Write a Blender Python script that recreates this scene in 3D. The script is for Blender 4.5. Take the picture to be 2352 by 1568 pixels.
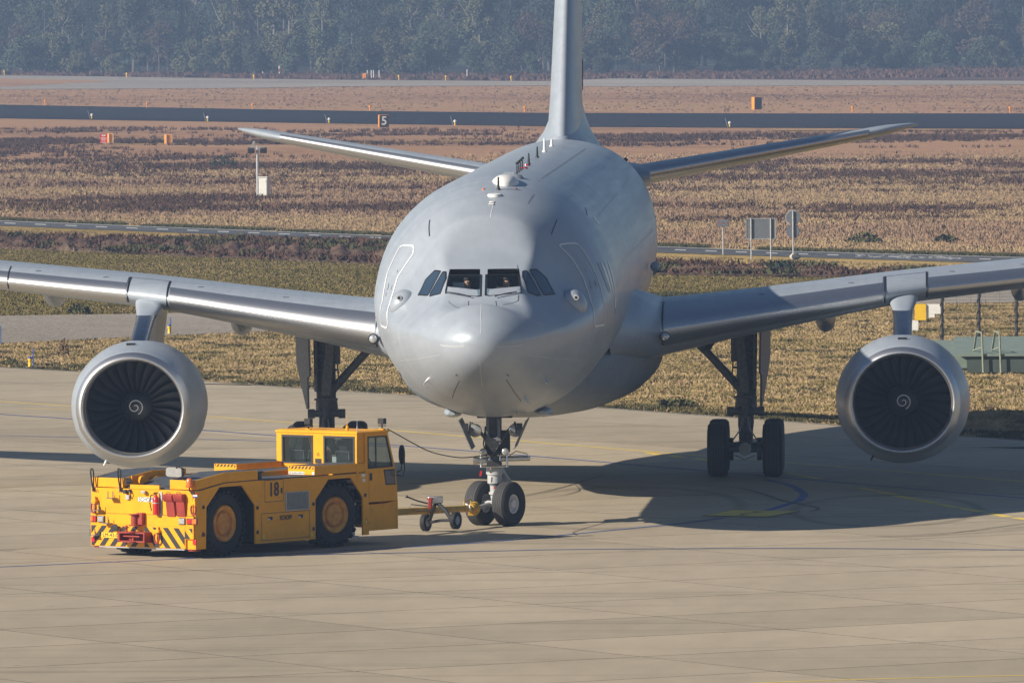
import bpy, math, random
import numpy as np
from mathutils import Vector, Matrix
R = math.radians
random.seed(7); rng = np.random.default_rng(7)
C = bpy.context.scene.collection
scn = bpy.context.scene
for o in list(bpy.data.objects): bpy.data.objects.remove(o)

# ------------------------------------------------------------ camera
CAM = np.array([10.387, -208.172, 12.2006]); YAW, PIT, ROL, F = -0.046353, -0.036963, -0.007953, 21393.93
FW = np.array([math.sin(YAW)*math.cos(PIT), math.cos(YAW)*math.cos(PIT), math.sin(PIT)])
_rt = np.array([math.cos(YAW), -math.sin(YAW), 0.0]); _up = np.cross(_rt, FW)
RT = _rt*math.cos(ROL)+_up*math.sin(ROL); UP = -_rt*math.sin(ROL)+_up*math.cos(ROL)
cd = bpy.data.cameras.new('camera'); cam = bpy.data.objects.new('camera', cd); C.objects.link(cam)
cd.sensor_width = 36; cd.lens = 36*F/2352; cd.clip_start = 1; cd.clip_end = 20000
cam.matrix_world = Matrix(((RT[0], UP[0], -FW[0], CAM[0]), (RT[1], UP[1], -FW[1], CAM[1]), (RT[2], UP[2], -FW[2], CAM[2]), (0, 0, 0, 1)))
scn.camera = cam
# ------------------------------------------------------------ sky, sun, exposure
SUN_EL, SUN_AZ = R(28), R(30)          # azimuth measured from -X towards -Y
SUN = np.array([-math.cos(SUN_EL)*math.cos(SUN_AZ), -math.cos(SUN_EL)*math.sin(SUN_AZ), math.sin(SUN_EL)])
w = bpy.data.worlds.new('World'); scn.world = w; w.use_nodes = True
nt = w.node_tree; sky = nt.nodes.new('ShaderNodeTexSky'); sky.sky_type = 'NISHITA'; sky.sun_disc = False
sky.sun_elevation = SUN_EL; sky.sun_rotation = math.atan2(SUN[0], SUN[1]); sky.air_density = 1.0; sky.dust_density = 0.4; sky.ozone_density = 3.5
nt.links.new(sky.outputs[0], nt.nodes['Background'].inputs[0]); nt.nodes['Background'].inputs[1].default_value = 0.05
sl = bpy.data.lights.new('sun', 'SUN'); sl.energy = 5.0; sl.angle = R(0.55); sl.color = (1.0, 0.90, 0.76)
so = bpy.data.objects.new('sun', sl); C.objects.link(so); so.location = (-60, -60, 80)
so.rotation_euler = Vector(SUN).to_track_quat('Z', 'Y').to_euler()
scn.view_settings.view_transform = 'Standard'; scn.view_settings.look = 'None'
scn.view_settings.exposure = 0.50; scn.view_settings.gamma = 1.0; scn.view_settings.use_curve_mapping = False
scn.render.engine = 'CYCLES'
scn.cycles.max_bounces = 6; scn.cycles.volume_bounces = 0; scn.cycles.transparent_max_bounces = 8

# ------------------------------------------------------------ measuring helpers (photo point -> place)
def ray(u, v):
    d = FW+RT*(u-1176)/F+UP*(784-v)/F
    return d
def at(u, v, y):
    d = ray(u, v); return CAM+d*(y-CAM[1])/d[1]
def G(u, v, z=0.0):
    d = ray(u, v); return CAM+d*(z-CAM[2])/d[2]
def pix(P):
    Q = np.atleast_2d(P)-CAM; d = Q@FW
    return 1176+F*(Q@RT)/d, 784-F*(Q@UP)/d

# ------------------------------------------------------------ materials
def mat(name, col, rough=.6, metal=0., var=0., scale=3., bump=0., bscale=20., col2=None, objrand=0., stretch=None, spec=.5, coat=0., dirt=0.):
    m = bpy.data.materials.new(name); m.use_nodes = True; n = m.node_tree; b = n.nodes['Principled BSDF']
    b.inputs['Roughness'].default_value = rough; b.inputs['Metallic'].default_value = metal
    b.inputs['Specular IOR Level'].default_value = spec; b.inputs['Coat Weight'].default_value = coat
    L = n.links.new
    tc = n.nodes.new('ShaderNodeTexCoord'); mp = n.nodes.new('ShaderNodeMapping'); L(tc.outputs['Object'], mp.inputs[0])
    if stretch: mp.inputs['Rotation'].default_value[2] = stretch[0]; mp.inputs['Scale'].default_value = stretch[1:4]
    out = None
    if var or col2:
        nz = n.nodes.new('ShaderNodeTexNoise'); nz.inputs['Scale'].default_value = scale; nz.inputs['Detail'].default_value = 7; nz.inputs['Roughness'].default_value = .62
        L(mp.outputs[0], nz.inputs[0])
        mr = n.nodes.new('ShaderNodeMapRange'); L(nz.outputs[0], mr.inputs[0]); mr.inputs[1].default_value = .32; mr.inputs[2].default_value = .68
        mx = n.nodes.new('ShaderNodeMix'); mx.data_type = 'RGBA'; L(mr.outputs[0], mx.inputs[0])
        c2 = col2 or tuple(c*(1+var) for c in col); c1 = col if col2 else tuple(c*(1-var) for c in col)
        mx.inputs[6].default_value = (*c1, 1); mx.inputs[7].default_value = (*c2, 1); out = mx.outputs[2]
    if dirt:
        nz = n.nodes.new('ShaderNodeTexNoise'); nz.inputs['Scale'].default_value = scale*3.1; nz.inputs['Detail'].default_value = 9; nz.inputs['Roughness'].default_value = .75
        L(mp.outputs[0], nz.inputs[0])
        mr = n.nodes.new('ShaderNodeMapRange'); L(nz.outputs[0], mr.inputs[0]); mr.inputs[1].default_value = .52; mr.inputs[2].default_value = .75; mr.inputs[4].default_value = dirt
        mx = n.nodes.new('ShaderNodeMix'); mx.data_type = 'RGBA'; L(mr.outputs[0], mx.inputs[0])
        if out: L(out, mx.inputs[6])
        else: mx.inputs[6].default_value = (*col, 1)
        mx.inputs[7].default_value = (.07, .055, .04, 1); out = mx.outputs[2]
    if objrand:
        oi = n.nodes.new('ShaderNodeObjectInfo'); hs = n.nodes.new('ShaderNodeHueSaturation')
        mr = n.nodes.new('ShaderNodeMapRange'); L(oi.outputs['Random'], mr.inputs[0]); mr.inputs[3].default_value = 1-objrand; mr.inputs[4].default_value = 1+objrand
        L(mr.outputs[0], hs.inputs['Value'])
        if out: L(out, hs.inputs['Color'])
        else: hs.inputs['Color'].default_value = (*col, 1)
        out = hs.outputs[0]
    if out: L(out, b.inputs['Base Color'])
    else: b.inputs['Base Color'].default_value = (*col, 1)
    if bump:
        nb = n.nodes.new('ShaderNodeTexNoise'); nb.inputs['Scale'].default_value = bscale; nb.inputs['Detail'].default_value = 6; L(mp.outputs[0], nb.inputs[0])
        bp = n.nodes.new('ShaderNodeBump'); bp.inputs['Strength'].default_value = bump; bp.inputs['Distance'].default_value = .05
        L(nb.outputs[0], bp.inputs['Height']); L(bp.outputs[0], b.inputs['Normal'])
    return m
M = {}
M['paint'] = mat('aircraft_grey', (.345, .39, .445), .42, .16, var=.04, scale=.6, bump=.015, bscale=1.2, spec=.5)
M['paint2'] = mat('aircraft_grey_panel', (.29, .32, .365), .4, var=.05, scale=2)
M['paint3'] = mat('aircraft_grey_plug', (.335, .37, .415), .36, var=.05, scale=2)
M['metal'] = mat('bare_aluminium', (.56, .57, .59), .46, 1, var=.05, scale=6, stretch=(0, .3, 3, 3))
M['steel'] = mat('bright_steel', (.62, .62, .62), .3, 1, var=.1, scale=12)
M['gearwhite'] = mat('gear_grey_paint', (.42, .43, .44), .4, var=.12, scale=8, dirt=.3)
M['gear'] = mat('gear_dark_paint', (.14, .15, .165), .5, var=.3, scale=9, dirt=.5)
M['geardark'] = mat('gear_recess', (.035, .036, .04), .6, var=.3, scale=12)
M['tyre'] = mat('tyre_rubber', (.014, .014, .016), .75, var=.3, scale=14, bump=.2, bscale=60)
M['tyregrey'] = mat('tyre_tread_worn', (.045, .045, .047), .8, var=.2, scale=10)
M['rimwhite'] = mat('wheel_white', (.62, .62, .62), .4, var=.08, scale=10, dirt=.2)
M['black'] = mat('black_rubber', (.012, .012, .013), .5, var=.2, scale=10)
M['line'] = mat('panel_gap', (.06, .065, .075), .6, var=.2, scale=10)
M['belly'] = mat('belly_grey_shade', (.23, .26, .295), .6, var=.08, scale=1.2, dirt=.25)  # darker than the hull paint: underside shade put into the colour, plus grime
M['pylonmetal'] = mat('pylon_metal', (.36, .37, .40), .27, 1, var=.15, scale=3)
M['linedim'] = mat('light_grey_strip', (.52, .54, .56), .4, var=.05, scale=10)
M['linew'] = mat('white_marking', (.75, .76, .77), .4, var=.05, scale=10)
M['fan'] = mat('fan_titanium', (.035, .037, .043), .5, .3, var=.15, scale=4)
M['spinner'] = mat('spinner_grey', (.03, .033, .038), .45, var=.1, scale=4)
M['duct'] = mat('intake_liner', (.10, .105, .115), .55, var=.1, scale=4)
M['exh'] = mat('exhaust_metal', (.2, .19, .18), .4, 1, var=.2, scale=4)
M['domewhite'] = mat('antenna_white', (.72, .72, .70), .4, var=.05, scale=5)
M['amber'] = mat('beacon_amber', (.75, .16, .02), .25, var=.1, scale=5, coat=.6)
M['redlamp'] = mat('red_lens', (.5, .01, .015), .2, var=.1, scale=5, coat=.6)
M['clearlamp'] = mat('clear_lens', (.55, .57, .58), .12, .6, var=.2, scale=30)
M['yel'] = mat('tug_yellow', (.80, .355, .004), .48, var=.07, scale=1.7, bump=.03, bscale=3, dirt=.28, spec=.3)
M['yelrust'] = mat('wheel_yellow_rusty', (.74, .36, .03), .6, col2=(.46, .17, .04), scale=5, dirt=.4)
M['deck'] = mat('deck_tread_plate', (.10, .11, .125), .55, .3, var=.35, scale=5, bump=.5, bscale=60)
M['dark'] = mat('dark_steel', (.025, .026, .03), .5, var=.3, scale=8)
M['redp'] = mat('red_paint', (.30, .035, .025), .5, var=.2, scale=6, dirt=.5)
M['redx'] = mat('extinguisher_red', (.5, .01, .012), .25, var=.05, scale=6, coat=.5)
M['blackp'] = mat('black_paint', (.02, .02, .022), .5, var=.2, scale=6)
M['plate'] = mat('plate_white', (.75, .75, .72), .5, var=.05, scale=6)
M['plateyel'] = mat('plate_yellow', (.80, .50, .02), .5, var=.04, scale=6)
M['flagblue'] = mat('flag_blue', (.03, .07, .35), .5, var=.04, scale=6)
M['baryel'] = mat('towbar_yellow', (.50, .29, .02), .55, var=.25, scale=5, dirt=.8)
M['seat'] = mat('seat_fabric', (.03, .032, .035), .9, var=.3, scale=20)
M['cabinwall'] = mat('cockpit_lining', (.14, .15, .16), .7, var=.3, scale=6)
M['skin'] = mat('skin', (.5, .28, .2), .55, var=.08, scale=9)
M['olive'] = mat('flight_suit', (.07, .08, .05), .9, var=.2, scale=20)
M['vest'] = mat('red_jacket', (.65, .05, .02), .8, var=.1, scale=12)
M['hair'] = mat('dark_hair', (.02, .015, .012), .7, var=.3, scale=40)
M['galv'] = mat('galvanised_post', (.45, .46, .47), .45, .6, var=.15, scale=10)
M['signback'] = mat('sign_back_grey', (.12, .135, .155), .6, var=.1, scale=3)
M['orange'] = mat('marker_orange', (.75, .27, .01), .6, var=.1, scale=3)
M['cabinet'] = mat('cabinet_light_grey', (.6, .6, .56), .6, var=.08, scale=3, dirt=.2)
M['blue'] = mat('blue_stake', (.03, .09, .35), .5, var=.1, scale=3)
M['rock'] = mat('pale_rock', (.55, .5, .42), .9, var=.2, scale=4, bump=.5, bscale=6)
M['bunker'] = mat('bunker_green', (.05, .07, .065), .8, var=.15, scale=2)
M['bunkertop'] = mat('bunker_roof_green', (.17, .22, .19), .85, var=.15, scale=1.5)
M['rail'] = mat('railing_green', (.25, .28, .2), .7, var=.2, scale=6)
M['bark'] = mat('bark', (.12, .10, .085), .9, var=.3, scale=2)
M['birch'] = mat('birch_bark', (.22, .20, .18), .8, var=.3, scale=2)

def glass(name, col, rough=.04, alpha=.5):
    m = bpy.data.materials.new(name); m.use_nodes = True; n = m.node_tree; L = n.links.new
    b = n.nodes['Principled BSDF']; b.inputs['Base Color'].default_value = (*col, 1); b.inputs['Roughness'].default_value = rough
    b.inputs['Specular IOR Level'].default_value = .8
    t = n.nodes.new('ShaderNodeBsdfTransparent'); t.inputs[0].default_value = (.8, .9, .92, 1)
    mx = n.nodes.new('ShaderNodeMixShader'); mx.inputs[0].default_value = alpha
    L(t.outputs[0], mx.inputs[1]); L(b.outputs[0], mx.inputs[2]); L(mx.outputs[0], n.nodes['Material Output'].inputs[0])
    return m
M['glass'] = glass('cab_glass', (.02, .035, .035), .05, .42)
M['cglass'] = glass('cockpit_glass', (.012, .02, .035), .05, .16)
M['sglass'] = mat('side_window_glass', (.03, .05, .08), .07, var=.1, scale=2, spec=.9)

def apron_mat():
    m = bpy.data.materials.new('apron_concrete'); m.use_nodes = True; n = m.node_tree; L = n.links.new; b = n.nodes['Principled BSDF']
    b.inputs['Roughness'].default_value = .75; b.inputs['Specular IOR Level'].default_value = .35
    g = n.nodes.new('ShaderNodeNewGeometry')
    def noise(scale, rot, sx, sy, lo, hi, a, bb, det=6):
        mp = n.nodes.new('ShaderNodeMapping'); L(g.outputs['Position'], mp.inputs[0]); mp.inputs['Rotation'].default_value[2] = rot; mp.inputs['Scale'].default_value = (sx, sy, 1)
        z = n.nodes.new('ShaderNodeTexNoise'); z.inputs['Scale'].default_value = scale; z.inputs['Detail'].default_value = det; z.inputs['Roughness'].default_value = .6; L(mp.outputs[0], z.inputs[0])
        r = n.nodes.new('ShaderNodeMapRange'); L(z.outputs[0], r.inputs[0]); r.inputs[1].default_value = lo; r.inputs[2].default_value = hi; r.inputs[3].default_value = a; r.inputs[4].default_value = bb
        return r.outputs[0]
    oi = n.nodes.new('ShaderNodeObjectInfo'); r0 = n.nodes.new('ShaderNodeMapRange'); L(oi.outputs['Random'], r0.inputs[0]); r0.inputs[3].default_value = .89; r0.inputs[4].default_value = 1.06
    f = [noise(.12, 0, 1, .35, .3, .7, .86, 1.12), noise(1.3, .2, 1, .3, .3, .7, .93, 1.06), noise(9, 0, 1, 1, .3, .7, .95, 1.05),
         noise(.55, -.06, .10, 1.1, .56, .72, 1, .72), noise(.9, .14, .05, 1.6, .60, .72, 1, .62), noise(.8, -.45, .05, 1.5, .62, .74, 1, .68),
         noise(1.4, .45, .04, 1.2, .63, .7, 1, .75), noise(2.2, 0, .5, .5, .68, .74, 1, .6), r0.outputs[0]]
    cur = None
    for q in f:
        if cur is None: cur = q; continue
        mm = n.nodes.new('ShaderNodeMath'); mm.operation = 'MULTIPLY'; L(cur, mm.inputs[0]); L(q, mm.inputs[1]); cur = mm.outputs[0]
    # thin arcs of turned tyres
    for (cx, cy, rad, wd, k, squash) in ((2, 60, 78, .05, .2, 1), (4, 62, 81, .05, .2, 1), (2.5, 14, 3.0, .12, .25, 3), (9, 12, 2.2, .1, .3, 3)):
        vs = n.nodes.new('ShaderNodeVectorMath'); vs.operation = 'SUBTRACT'; L(g.outputs['Position'], vs.inputs[0]); vs.inputs[1].default_value = (cx, cy, 0)
        v2 = n.nodes.new('ShaderNodeVectorMath'); v2.operation = 'MULTIPLY'; L(vs.outputs[0], v2.inputs[0]); v2.inputs[1].default_value = (1, 1/squash, 1)
        ln = n.nodes.new('ShaderNodeVectorMath'); ln.operation = 'LENGTH'; L(v2.outputs[0], ln.inputs[0])
        s = n.nodes.new('ShaderNodeMath'); s.operation = 'SUBTRACT'; L(ln.outputs['Value'], s.inputs[0]); s.inputs[1].default_value = rad
        a = n.nodes.new('ShaderNodeMath'); a.operation = 'ABSOLUTE'; L(s.outputs[0], a.inputs[0])
        r = n.nodes.new('ShaderNodeMapRange'); L(a.outputs[0], r.inputs[0]); r.inputs[1].default_value = wd*.5; r.inputs[2].default_value = wd*2; r.inputs[3].default_value = 1-k; r.inputs[4].default_value = 1
        mm = n.nodes.new('ShaderNodeMath'); mm.operation = 'MULTIPLY'; L(cur, mm.inputs[0]); L(r.outputs[0], mm.inputs[1]); cur = mm.outputs[0]
    mx = n.nodes.new('ShaderNodeMix'); mx.data_type = 'RGBA'; mx.blend_type = 'MULTIPLY'; mx.inputs[0].default_value = 1; mx.inputs[6].default_value = (.40, .335, .238, 1)
    L(cur, mx.inputs[7]); L(mx.outputs[2], b.inputs['Base Color'])
    bp = n.nodes.new('ShaderNodeBump'); bp.inputs['Strength'].default_value = .12; bp.inputs['Distance'].default_value = .02
    z = n.nodes.new('ShaderNodeTexNoise'); z.inputs['Scale'].default_value = 6; z.inputs['Detail'].default_value = 8; L(g.outputs['Position'], z.inputs[0]); L(z.outputs[0], bp.inputs['Height']); L(bp.outputs[0], b.inputs['Normal'])
    return m
M['apron'] = apron_mat()
def field_mat(name, cols, s1=.03, s2=.6, rot=1.0, rough=.95, stops=(.25, .42, .55, .72), sq=.3, fine=2.5):
    m = bpy.data.materials.new(name); m.use_nodes = True; n = m.node_tree; L = n.links.new; b = n.nodes['Principled BSDF']
    b.inputs['Roughness'].default_value = rough; b.inputs['Specular IOR Level'].default_value = .1
    g = n.nodes.new('ShaderNodeNewGeometry'); mp = n.nodes.new('ShaderNodeMapping'); mp.vector_type = 'TEXTURE'; L(g.outputs['Position'], mp.inputs[0])
    mp.inputs['Rotation'].default_value[2] = -rot; mp.inputs['Scale'].default_value = (1/sq, 1, 1)
    def nz(s, d):
        z = n.nodes.new('ShaderNodeTexNoise'); z.inputs['Scale'].default_value = s; z.inputs['Detail'].default_value = d; z.inputs['Roughness'].default_value = .65; L(mp.outputs[0], z.inputs[0]); return z.outputs[0]
    a = nz(s1, 6); c = nz(s2, 8)
    mf = n.nodes.new('ShaderNodeMapping'); mf.inputs['Scale'].default_value = (1, .12, 1); L(g.outputs['Position'], mf.inputs[0])
    zf = n.nodes.new('ShaderNodeTexNoise'); zf.inputs['Scale'].default_value = fine; zf.inputs['Detail'].default_value = 4; zf.inputs['Roughness'].default_value = .8; L(mf.outputs[0], zf.inputs[0])
    m0 = n.nodes.new('ShaderNodeMath'); m0.operation = 'MULTIPLY_ADD'; L(zf.outputs[0], m0.inputs[0]); m0.inputs[1].default_value = .45; L(a, m0.inputs[2])
    m1 = n.nodes.new('ShaderNodeMath'); m1.operation = 'SUBTRACT'; L(m0.outputs[0], m1.inputs[0]); m1.inputs[1].default_value = .225
    mm = n.nodes.new('ShaderNodeMath'); mm.operation = 'MULTIPLY_ADD'; L(c, mm.inputs[0]); mm.inputs[1].default_value = .55; L(m1.outputs[0], mm.inputs[2])
    sb = n.nodes.new('ShaderNodeMath'); sb.operation = 'SUBTRACT'; L(mm.outputs[0], sb.inputs[0]); sb.inputs[1].default_value = .275
    cr = n.nodes.new('ShaderNodeValToRGB'); L(sb.outputs[0], cr.inputs[0]); e = cr.color_ramp.elements
    while len(e) < len(cols): e.new(.5)
    for i, cc in enumerate(cols): e[i].position = stops[i]; e[i].color = (*cc, 1)
    L(cr.outputs[0], b.inputs['Base Color'])
    bp = n.nodes.new('ShaderNodeBump'); bp.inputs['Strength'].default_value = .6; bp.inputs['Distance'].default_value = .15; L(nz(5, 5), bp.inputs['Height']); L(bp.outputs[0], b.inputs['Normal'])
    return m
M['field'] = field_mat('dry_heath', [(0.147, 0.078, 0.048), (0.294, 0.165, 0.090), (0.397, 0.229, 0.127), (0.353, 0.217, 0.106)], .02, .5)
M['lawn'] = field_mat('mown_grass', [(0.103, 0.099, 0.022), (0.172, 0.138, 0.038), (0.230, 0.171, 0.049), (0.310, 0.220, 0.075)], .05, .8)
M['verge'] = field_mat('straw_verge', [(0.169, 0.121, 0.034), (0.312, 0.217, 0.072), (0.428, 0.302, 0.111), (0.493, 0.351, 0.136)], .06, .9)
M['soil'] = field_mat('bank_soil', [(.04, .025, .018), (.09, .055, .04), (.14, .09, .065), (.2, .15, .09)], .3, 2.5)
M['asphalt'] = field_mat('runway_asphalt', [(.012, .013, .018), (.016, .017, .023), (.02, .021, .027), (.026, .027, .034)], .03, .3, rough=.85)
M['road'] = field_mat('road_asphalt', [(.07, .075, .085), (.085, .09, .10), (.10, .105, .115), (.13, .13, .14)], .05, .8, rough=.85)
M['taxi'] = field_mat('taxiway_concrete', [(.24, .21, .175), (.29, .255, .21), (.32, .285, .24), (.36, .32, .27)], .03, .4, rough=.85)
M['joint'] = mat('joint_filler', (.07, .06, .05), .9, var=.3, scale=3)
M['yline'] = mat('yellow_line_paint', (.72, .53, .09), .7, var=.12, scale=.8, dirt=.2)
M['yfaint'] = mat('faded_yellow_paint', (.42, .34, .14), .75, var=.15, scale=.8, dirt=.4)
M['bline'] = mat('blue_line_paint', (.035, .09, .30), .7, var=.2, scale=.8, dirt=.3)
M['wline'] = mat('white_road_paint', (.6, .6, .58), .7, var=.1, scale=.8)
def leaf(name, col, rough=.8, rnd=.3, hue=.0, up=.6):
    m = bpy.data.materials.new(name); m.use_nodes = True; n = m.node_tree; L = n.links.new; b = n.nodes['Principled BSDF']
    b.inputs['Roughness'].default_value = rough; b.inputs['Specular IOR Level'].default_value = .15
    g = n.nodes.new('ShaderNodeNewGeometry'); oi = n.nodes.new('ShaderNodeObjectInfo')
    ad = n.nodes.new('ShaderNodeMath'); ad.operation = 'MULTIPLY_ADD'; L(g.outputs['Random Per Island'], ad.inputs[0]); ad.inputs[1].default_value = rnd
    mr = n.nodes.new('ShaderNodeMapRange'); L(oi.outputs['Random'], mr.inputs[0]); mr.inputs[3].default_value = .7; mr.inputs[4].default_value = 1.15; L(mr.outputs[0], ad.inputs[2])
    hs = n.nodes.new('ShaderNodeHueSaturation'); hs.inputs['Color'].default_value = (*col, 1); L(ad.outputs[0], hs.inputs['Value'])
    m2 = n.nodes.new('ShaderNodeMapRange'); L(oi.outputs['Random'], m2.inputs[0]); m2.inputs[3].default_value = .5-hue; m2.inputs[4].default_value = .5+hue; L(m2.outputs[0], hs.inputs['Hue'])
    L(hs.outputs[0], b.inputs['Base Color'])
    vm = n.nodes.new('ShaderNodeMix'); vm.data_type = 'VECTOR'; vm.inputs[0].default_value = up; L(g.outputs['Normal'], vm.inputs[4]); vm.inputs[5].default_value = (-.15, -.1, 1)
    nv_ = n.nodes.new('ShaderNodeVectorMath'); nv_.operation = 'NORMALIZE'; L(vm.outputs[1], nv_.inputs[0]); L(nv_.outputs[0], b.inputs['Normal'])
    return m
M['leafd'] = leaf('leaf_dark_green', (.028, .042, .030), hue=.02)
M['leafg'] = leaf('leaf_olive', (.06, .075, .045), hue=.03)
M['leafb'] = leaf('leaf_autumn_brown', (.085, .062, .042), hue=.02)
M['leafy'] = leaf('leaf_pale_birch', (.10, .10, .05), hue=.02)
M['straw'] = leaf('straw_blades', (.43, .285, .18), rnd=.25, up=.93)
M['straw2'] = leaf('straw_blades_pale', (.54, .39, .20), rnd=.25, up=.93)
M['olivegrass'] = leaf('olive_grass_blades', (.26, .21, .065), rnd=.25, up=.93)
M['greengrass'] = leaf('green_grass_blades', (.12, .12, .05), rnd=.25, up=.93)
M['heather'] = leaf('heather_brown', (.13, .07, .048), rnd=.5, up=.93)

# ------------------------------------------------------------ mesh helpers
class MB:
    def __init__(s): s.v = []; s.f = []; s.m = []
    def add(s, vs, fs, mi=0):
        k = len(s.v); s.v += [tuple(map(float, q)) for q in vs]
        for f in fs: s.f.append([k+i for i in f]); s.m.append(mi)
        return s
    def box(s, c, d, rot=None, mi=0):
        Rm = rot if rot is not None else Matrix.Identity(3)
        vs = [Vector(c)+Rm@Vector((x*d[0]/2, y*d[1]/2, z*d[2]/2)) for x in (-1, 1) for y in (-1, 1) for z in (-1, 1)]
        return s.add(vs, [(0, 1, 3, 2), (4, 6, 7, 5), (0, 4, 5, 1), (2, 3, 7, 6), (0, 2, 6, 4), (1, 5, 7, 3)], mi)
    def rings(s, rs, cap=(True, True), mi=0, closed=True):
        k = len(s.v); n = len(rs[0])
        for r in rs: s.v += [tuple(map(float, q)) for q in r]
        for i in range(len(rs)-1):
            for j in range(n if closed else n-1):
                a = k+i*n+j; b = k+i*n+(j+1) % n
                s.f.append([a, b, b+n, a+n]); s.m.append(mi[i] if isinstance(mi, (list, tuple)) else mi)
        m0 = mi[0] if isinstance(mi, (list, tuple)) else mi
        if cap[0]: s.f.append([k+j for j in range(n)][::-1]); s.m.append(m0)
        if cap[1]: s.f.append([k+(len(rs)-1)*n+j for j in range(n)]); s.m.append(m0)
        return s
    def lathe(s, prof, o, ax, n=32, cap=(False, False), mi=0, ref=None, sq=None):
        # prof: (distance along ax, radius)
        ax = Vector(ax).normalized(); a = Vector(ref) if ref else ax.orthogonal(); a = (a-ax*a.dot(ax)).normalized(); b = ax.cross(a)
        o = Vector(o); rs = []
        for t, r in prof:
            rs.append([o+ax*t+(a*math.cos(x)+b*math.sin(x))*r*(sq(x) if sq else 1) for x in [2*math.pi*j/n for j in range(n)]])
        return s.rings(rs, cap, mi)
    def cyl(s, p0, p1, r0, r1=None, n=12, mi=0, cap=True):
        p0 = Vector(p0); p1 = Vector(p1); d = (p1-p0)
        return s.lathe([(0, r0), (d.length, r0 if r1 is None else r1)], p0, d, n, (cap, cap), mi)
    def tube(s, pts, r, n=8, mi=0):
        pts = [Vector(q) for q in pts]; rs = []; up = None
        for i, q in enumerate(pts):
            t = (pts[min(i+1, len(pts)-1)]-pts[max(i-1, 0)]).normalized()
            a = t.orthogonal().normalized() if up is None else (up-t*up.dot(t)).normalized()
            up = a; b = t.cross(a); rr = r[i] if isinstance(r, (list, tuple)) else r
            rs.append([q+(a*math.cos(x)+b*math.sin(x))*rr for x in [2*math.pi*j/n for j in range(n)]])
        return s.rings(rs, (True, True), mi)
    def sph(s, c, r, n=12, mi=0, sc=(1, 1, 1)):
        rs = []
        for i in range(n//2+1):
            th = math.pi*i/(n//2); rr = max(math.sin(th), .002)
            rs.append([(c[0]+r*sc[0]*rr*math.cos(2*math.pi*j/n), c[1]+r*sc[1]*rr*math.sin(2*math.pi*j/n), c[2]-r*sc[2]*math.cos(th)) for j in range(n)])
        return s.rings(rs, (True, True), mi)
    def prism(s, poly, fn0, fn1, mi=0):
        n = len(poly); a = [fn0(*q) for q in poly]; b = [fn1(*q) for q in poly]
        return s.rings([a, b], (True, True), mi)
    def build(s, name, mats, parent=None, smooth=35, bevel=0):
        me = bpy.data.meshes.new(name); me.from_pydata(s.v, [], s.f); me.validate(clean_customdata=False)
        if not isinstance(mats, (list, tuple)): mats = [mats]
        for q in mats: me.materials.append(M[q] if isinstance(q, str) else q)
        if len(mats) > 1 and len(me.polygons) == len(s.m): me.polygons.foreach_set('material_index', s.m)
        import bmesh
        b = bmesh.new(); b.from_mesh(me); bmesh.ops.recalc_face_normals(b, faces=b.faces); b.to_mesh(me); b.free()
        if smooth:
            me.polygons.foreach_set('use_smooth', [True]*len(me.polygons)); me.set_sharp_from_angle(angle=R(smooth))
        o = bpy.data.objects.new(name, me); C.objects.link(o)
        if parent: o.parent = parent
        if bevel:
            q = o.modifiers.new('bevel', 'BEVEL'); q.width = bevel; q.segments = 2; q.limit_method = 'ANGLE'; q.angle_limit = R(40)
        return o
def thing(name, label, cat, loc=(0, 0, 0), rz=0, group=None):
    o = bpy.data.objects.new(name, None); C.objects.link(o); o.location = loc; o.rotation_euler = (0, 0, rz)
    o.empty_display_size = .3; return tag(o, label, cat, group)
def tag(o, label, cat, group=None):
    o['label'] = label; o['category'] = cat
    if group: o['group'] = group
    return o
def kids(o): return [q for q in bpy.data.objects if q.parent is o]
def copy_tree(o, parent=None, mapping=None):
    mapping = mapping or CH
    c = o.copy(); C.objects.link(c)
    if parent: c.parent = parent
    for ch in mapping(o): copy_tree(ch, c, mapping)
    return c
def CH(o): return list(o.children)
def struct(name, b, m, z=None, smooth=0):
    o = b.build(name, m, smooth=smooth); o['kind'] = 'structure'; return o
def text(name, s, m, parent, org, right, up, size, ext=.002, width=None, align='CENTER', bold=0):
    cu = bpy.data.curves.new(name, 'FONT'); cu.body = s; cu.size = size; cu.align_x = align; cu.align_y = 'CENTER'; cu.extrude = ext; cu.offset = bold; cu.resolution_u = 3
    t = bpy.data.objects.new(name, cu); C.objects.link(t); dg = bpy.context.evaluated_depsgraph_get(); me = bpy.data.meshes.new_from_object(t.evaluated_get(dg))
    bpy.data.objects.remove(t); me.materials.clear(); me.materials.append(M[m]); me.name = name
    o = bpy.data.objects.new(name, me); C.objects.link(o)
    r = Vector(right).normalized(); u = Vector(up).normalized(); nn = r.cross(u)
    sx = 1
    if width: xs = [q.co.x for q in me.vertices]; sx = width/(max(xs)-min(xs))
    mt = Matrix(((r.x*sx, u.x, nn.x, org[0]), (r.y*sx, u.y, nn.y, org[1]), (r.z*sx, u.z, nn.z, org[2]), (0, 0, 0, 1)))
    me.transform(mt); o.parent = parent
    return o
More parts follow.
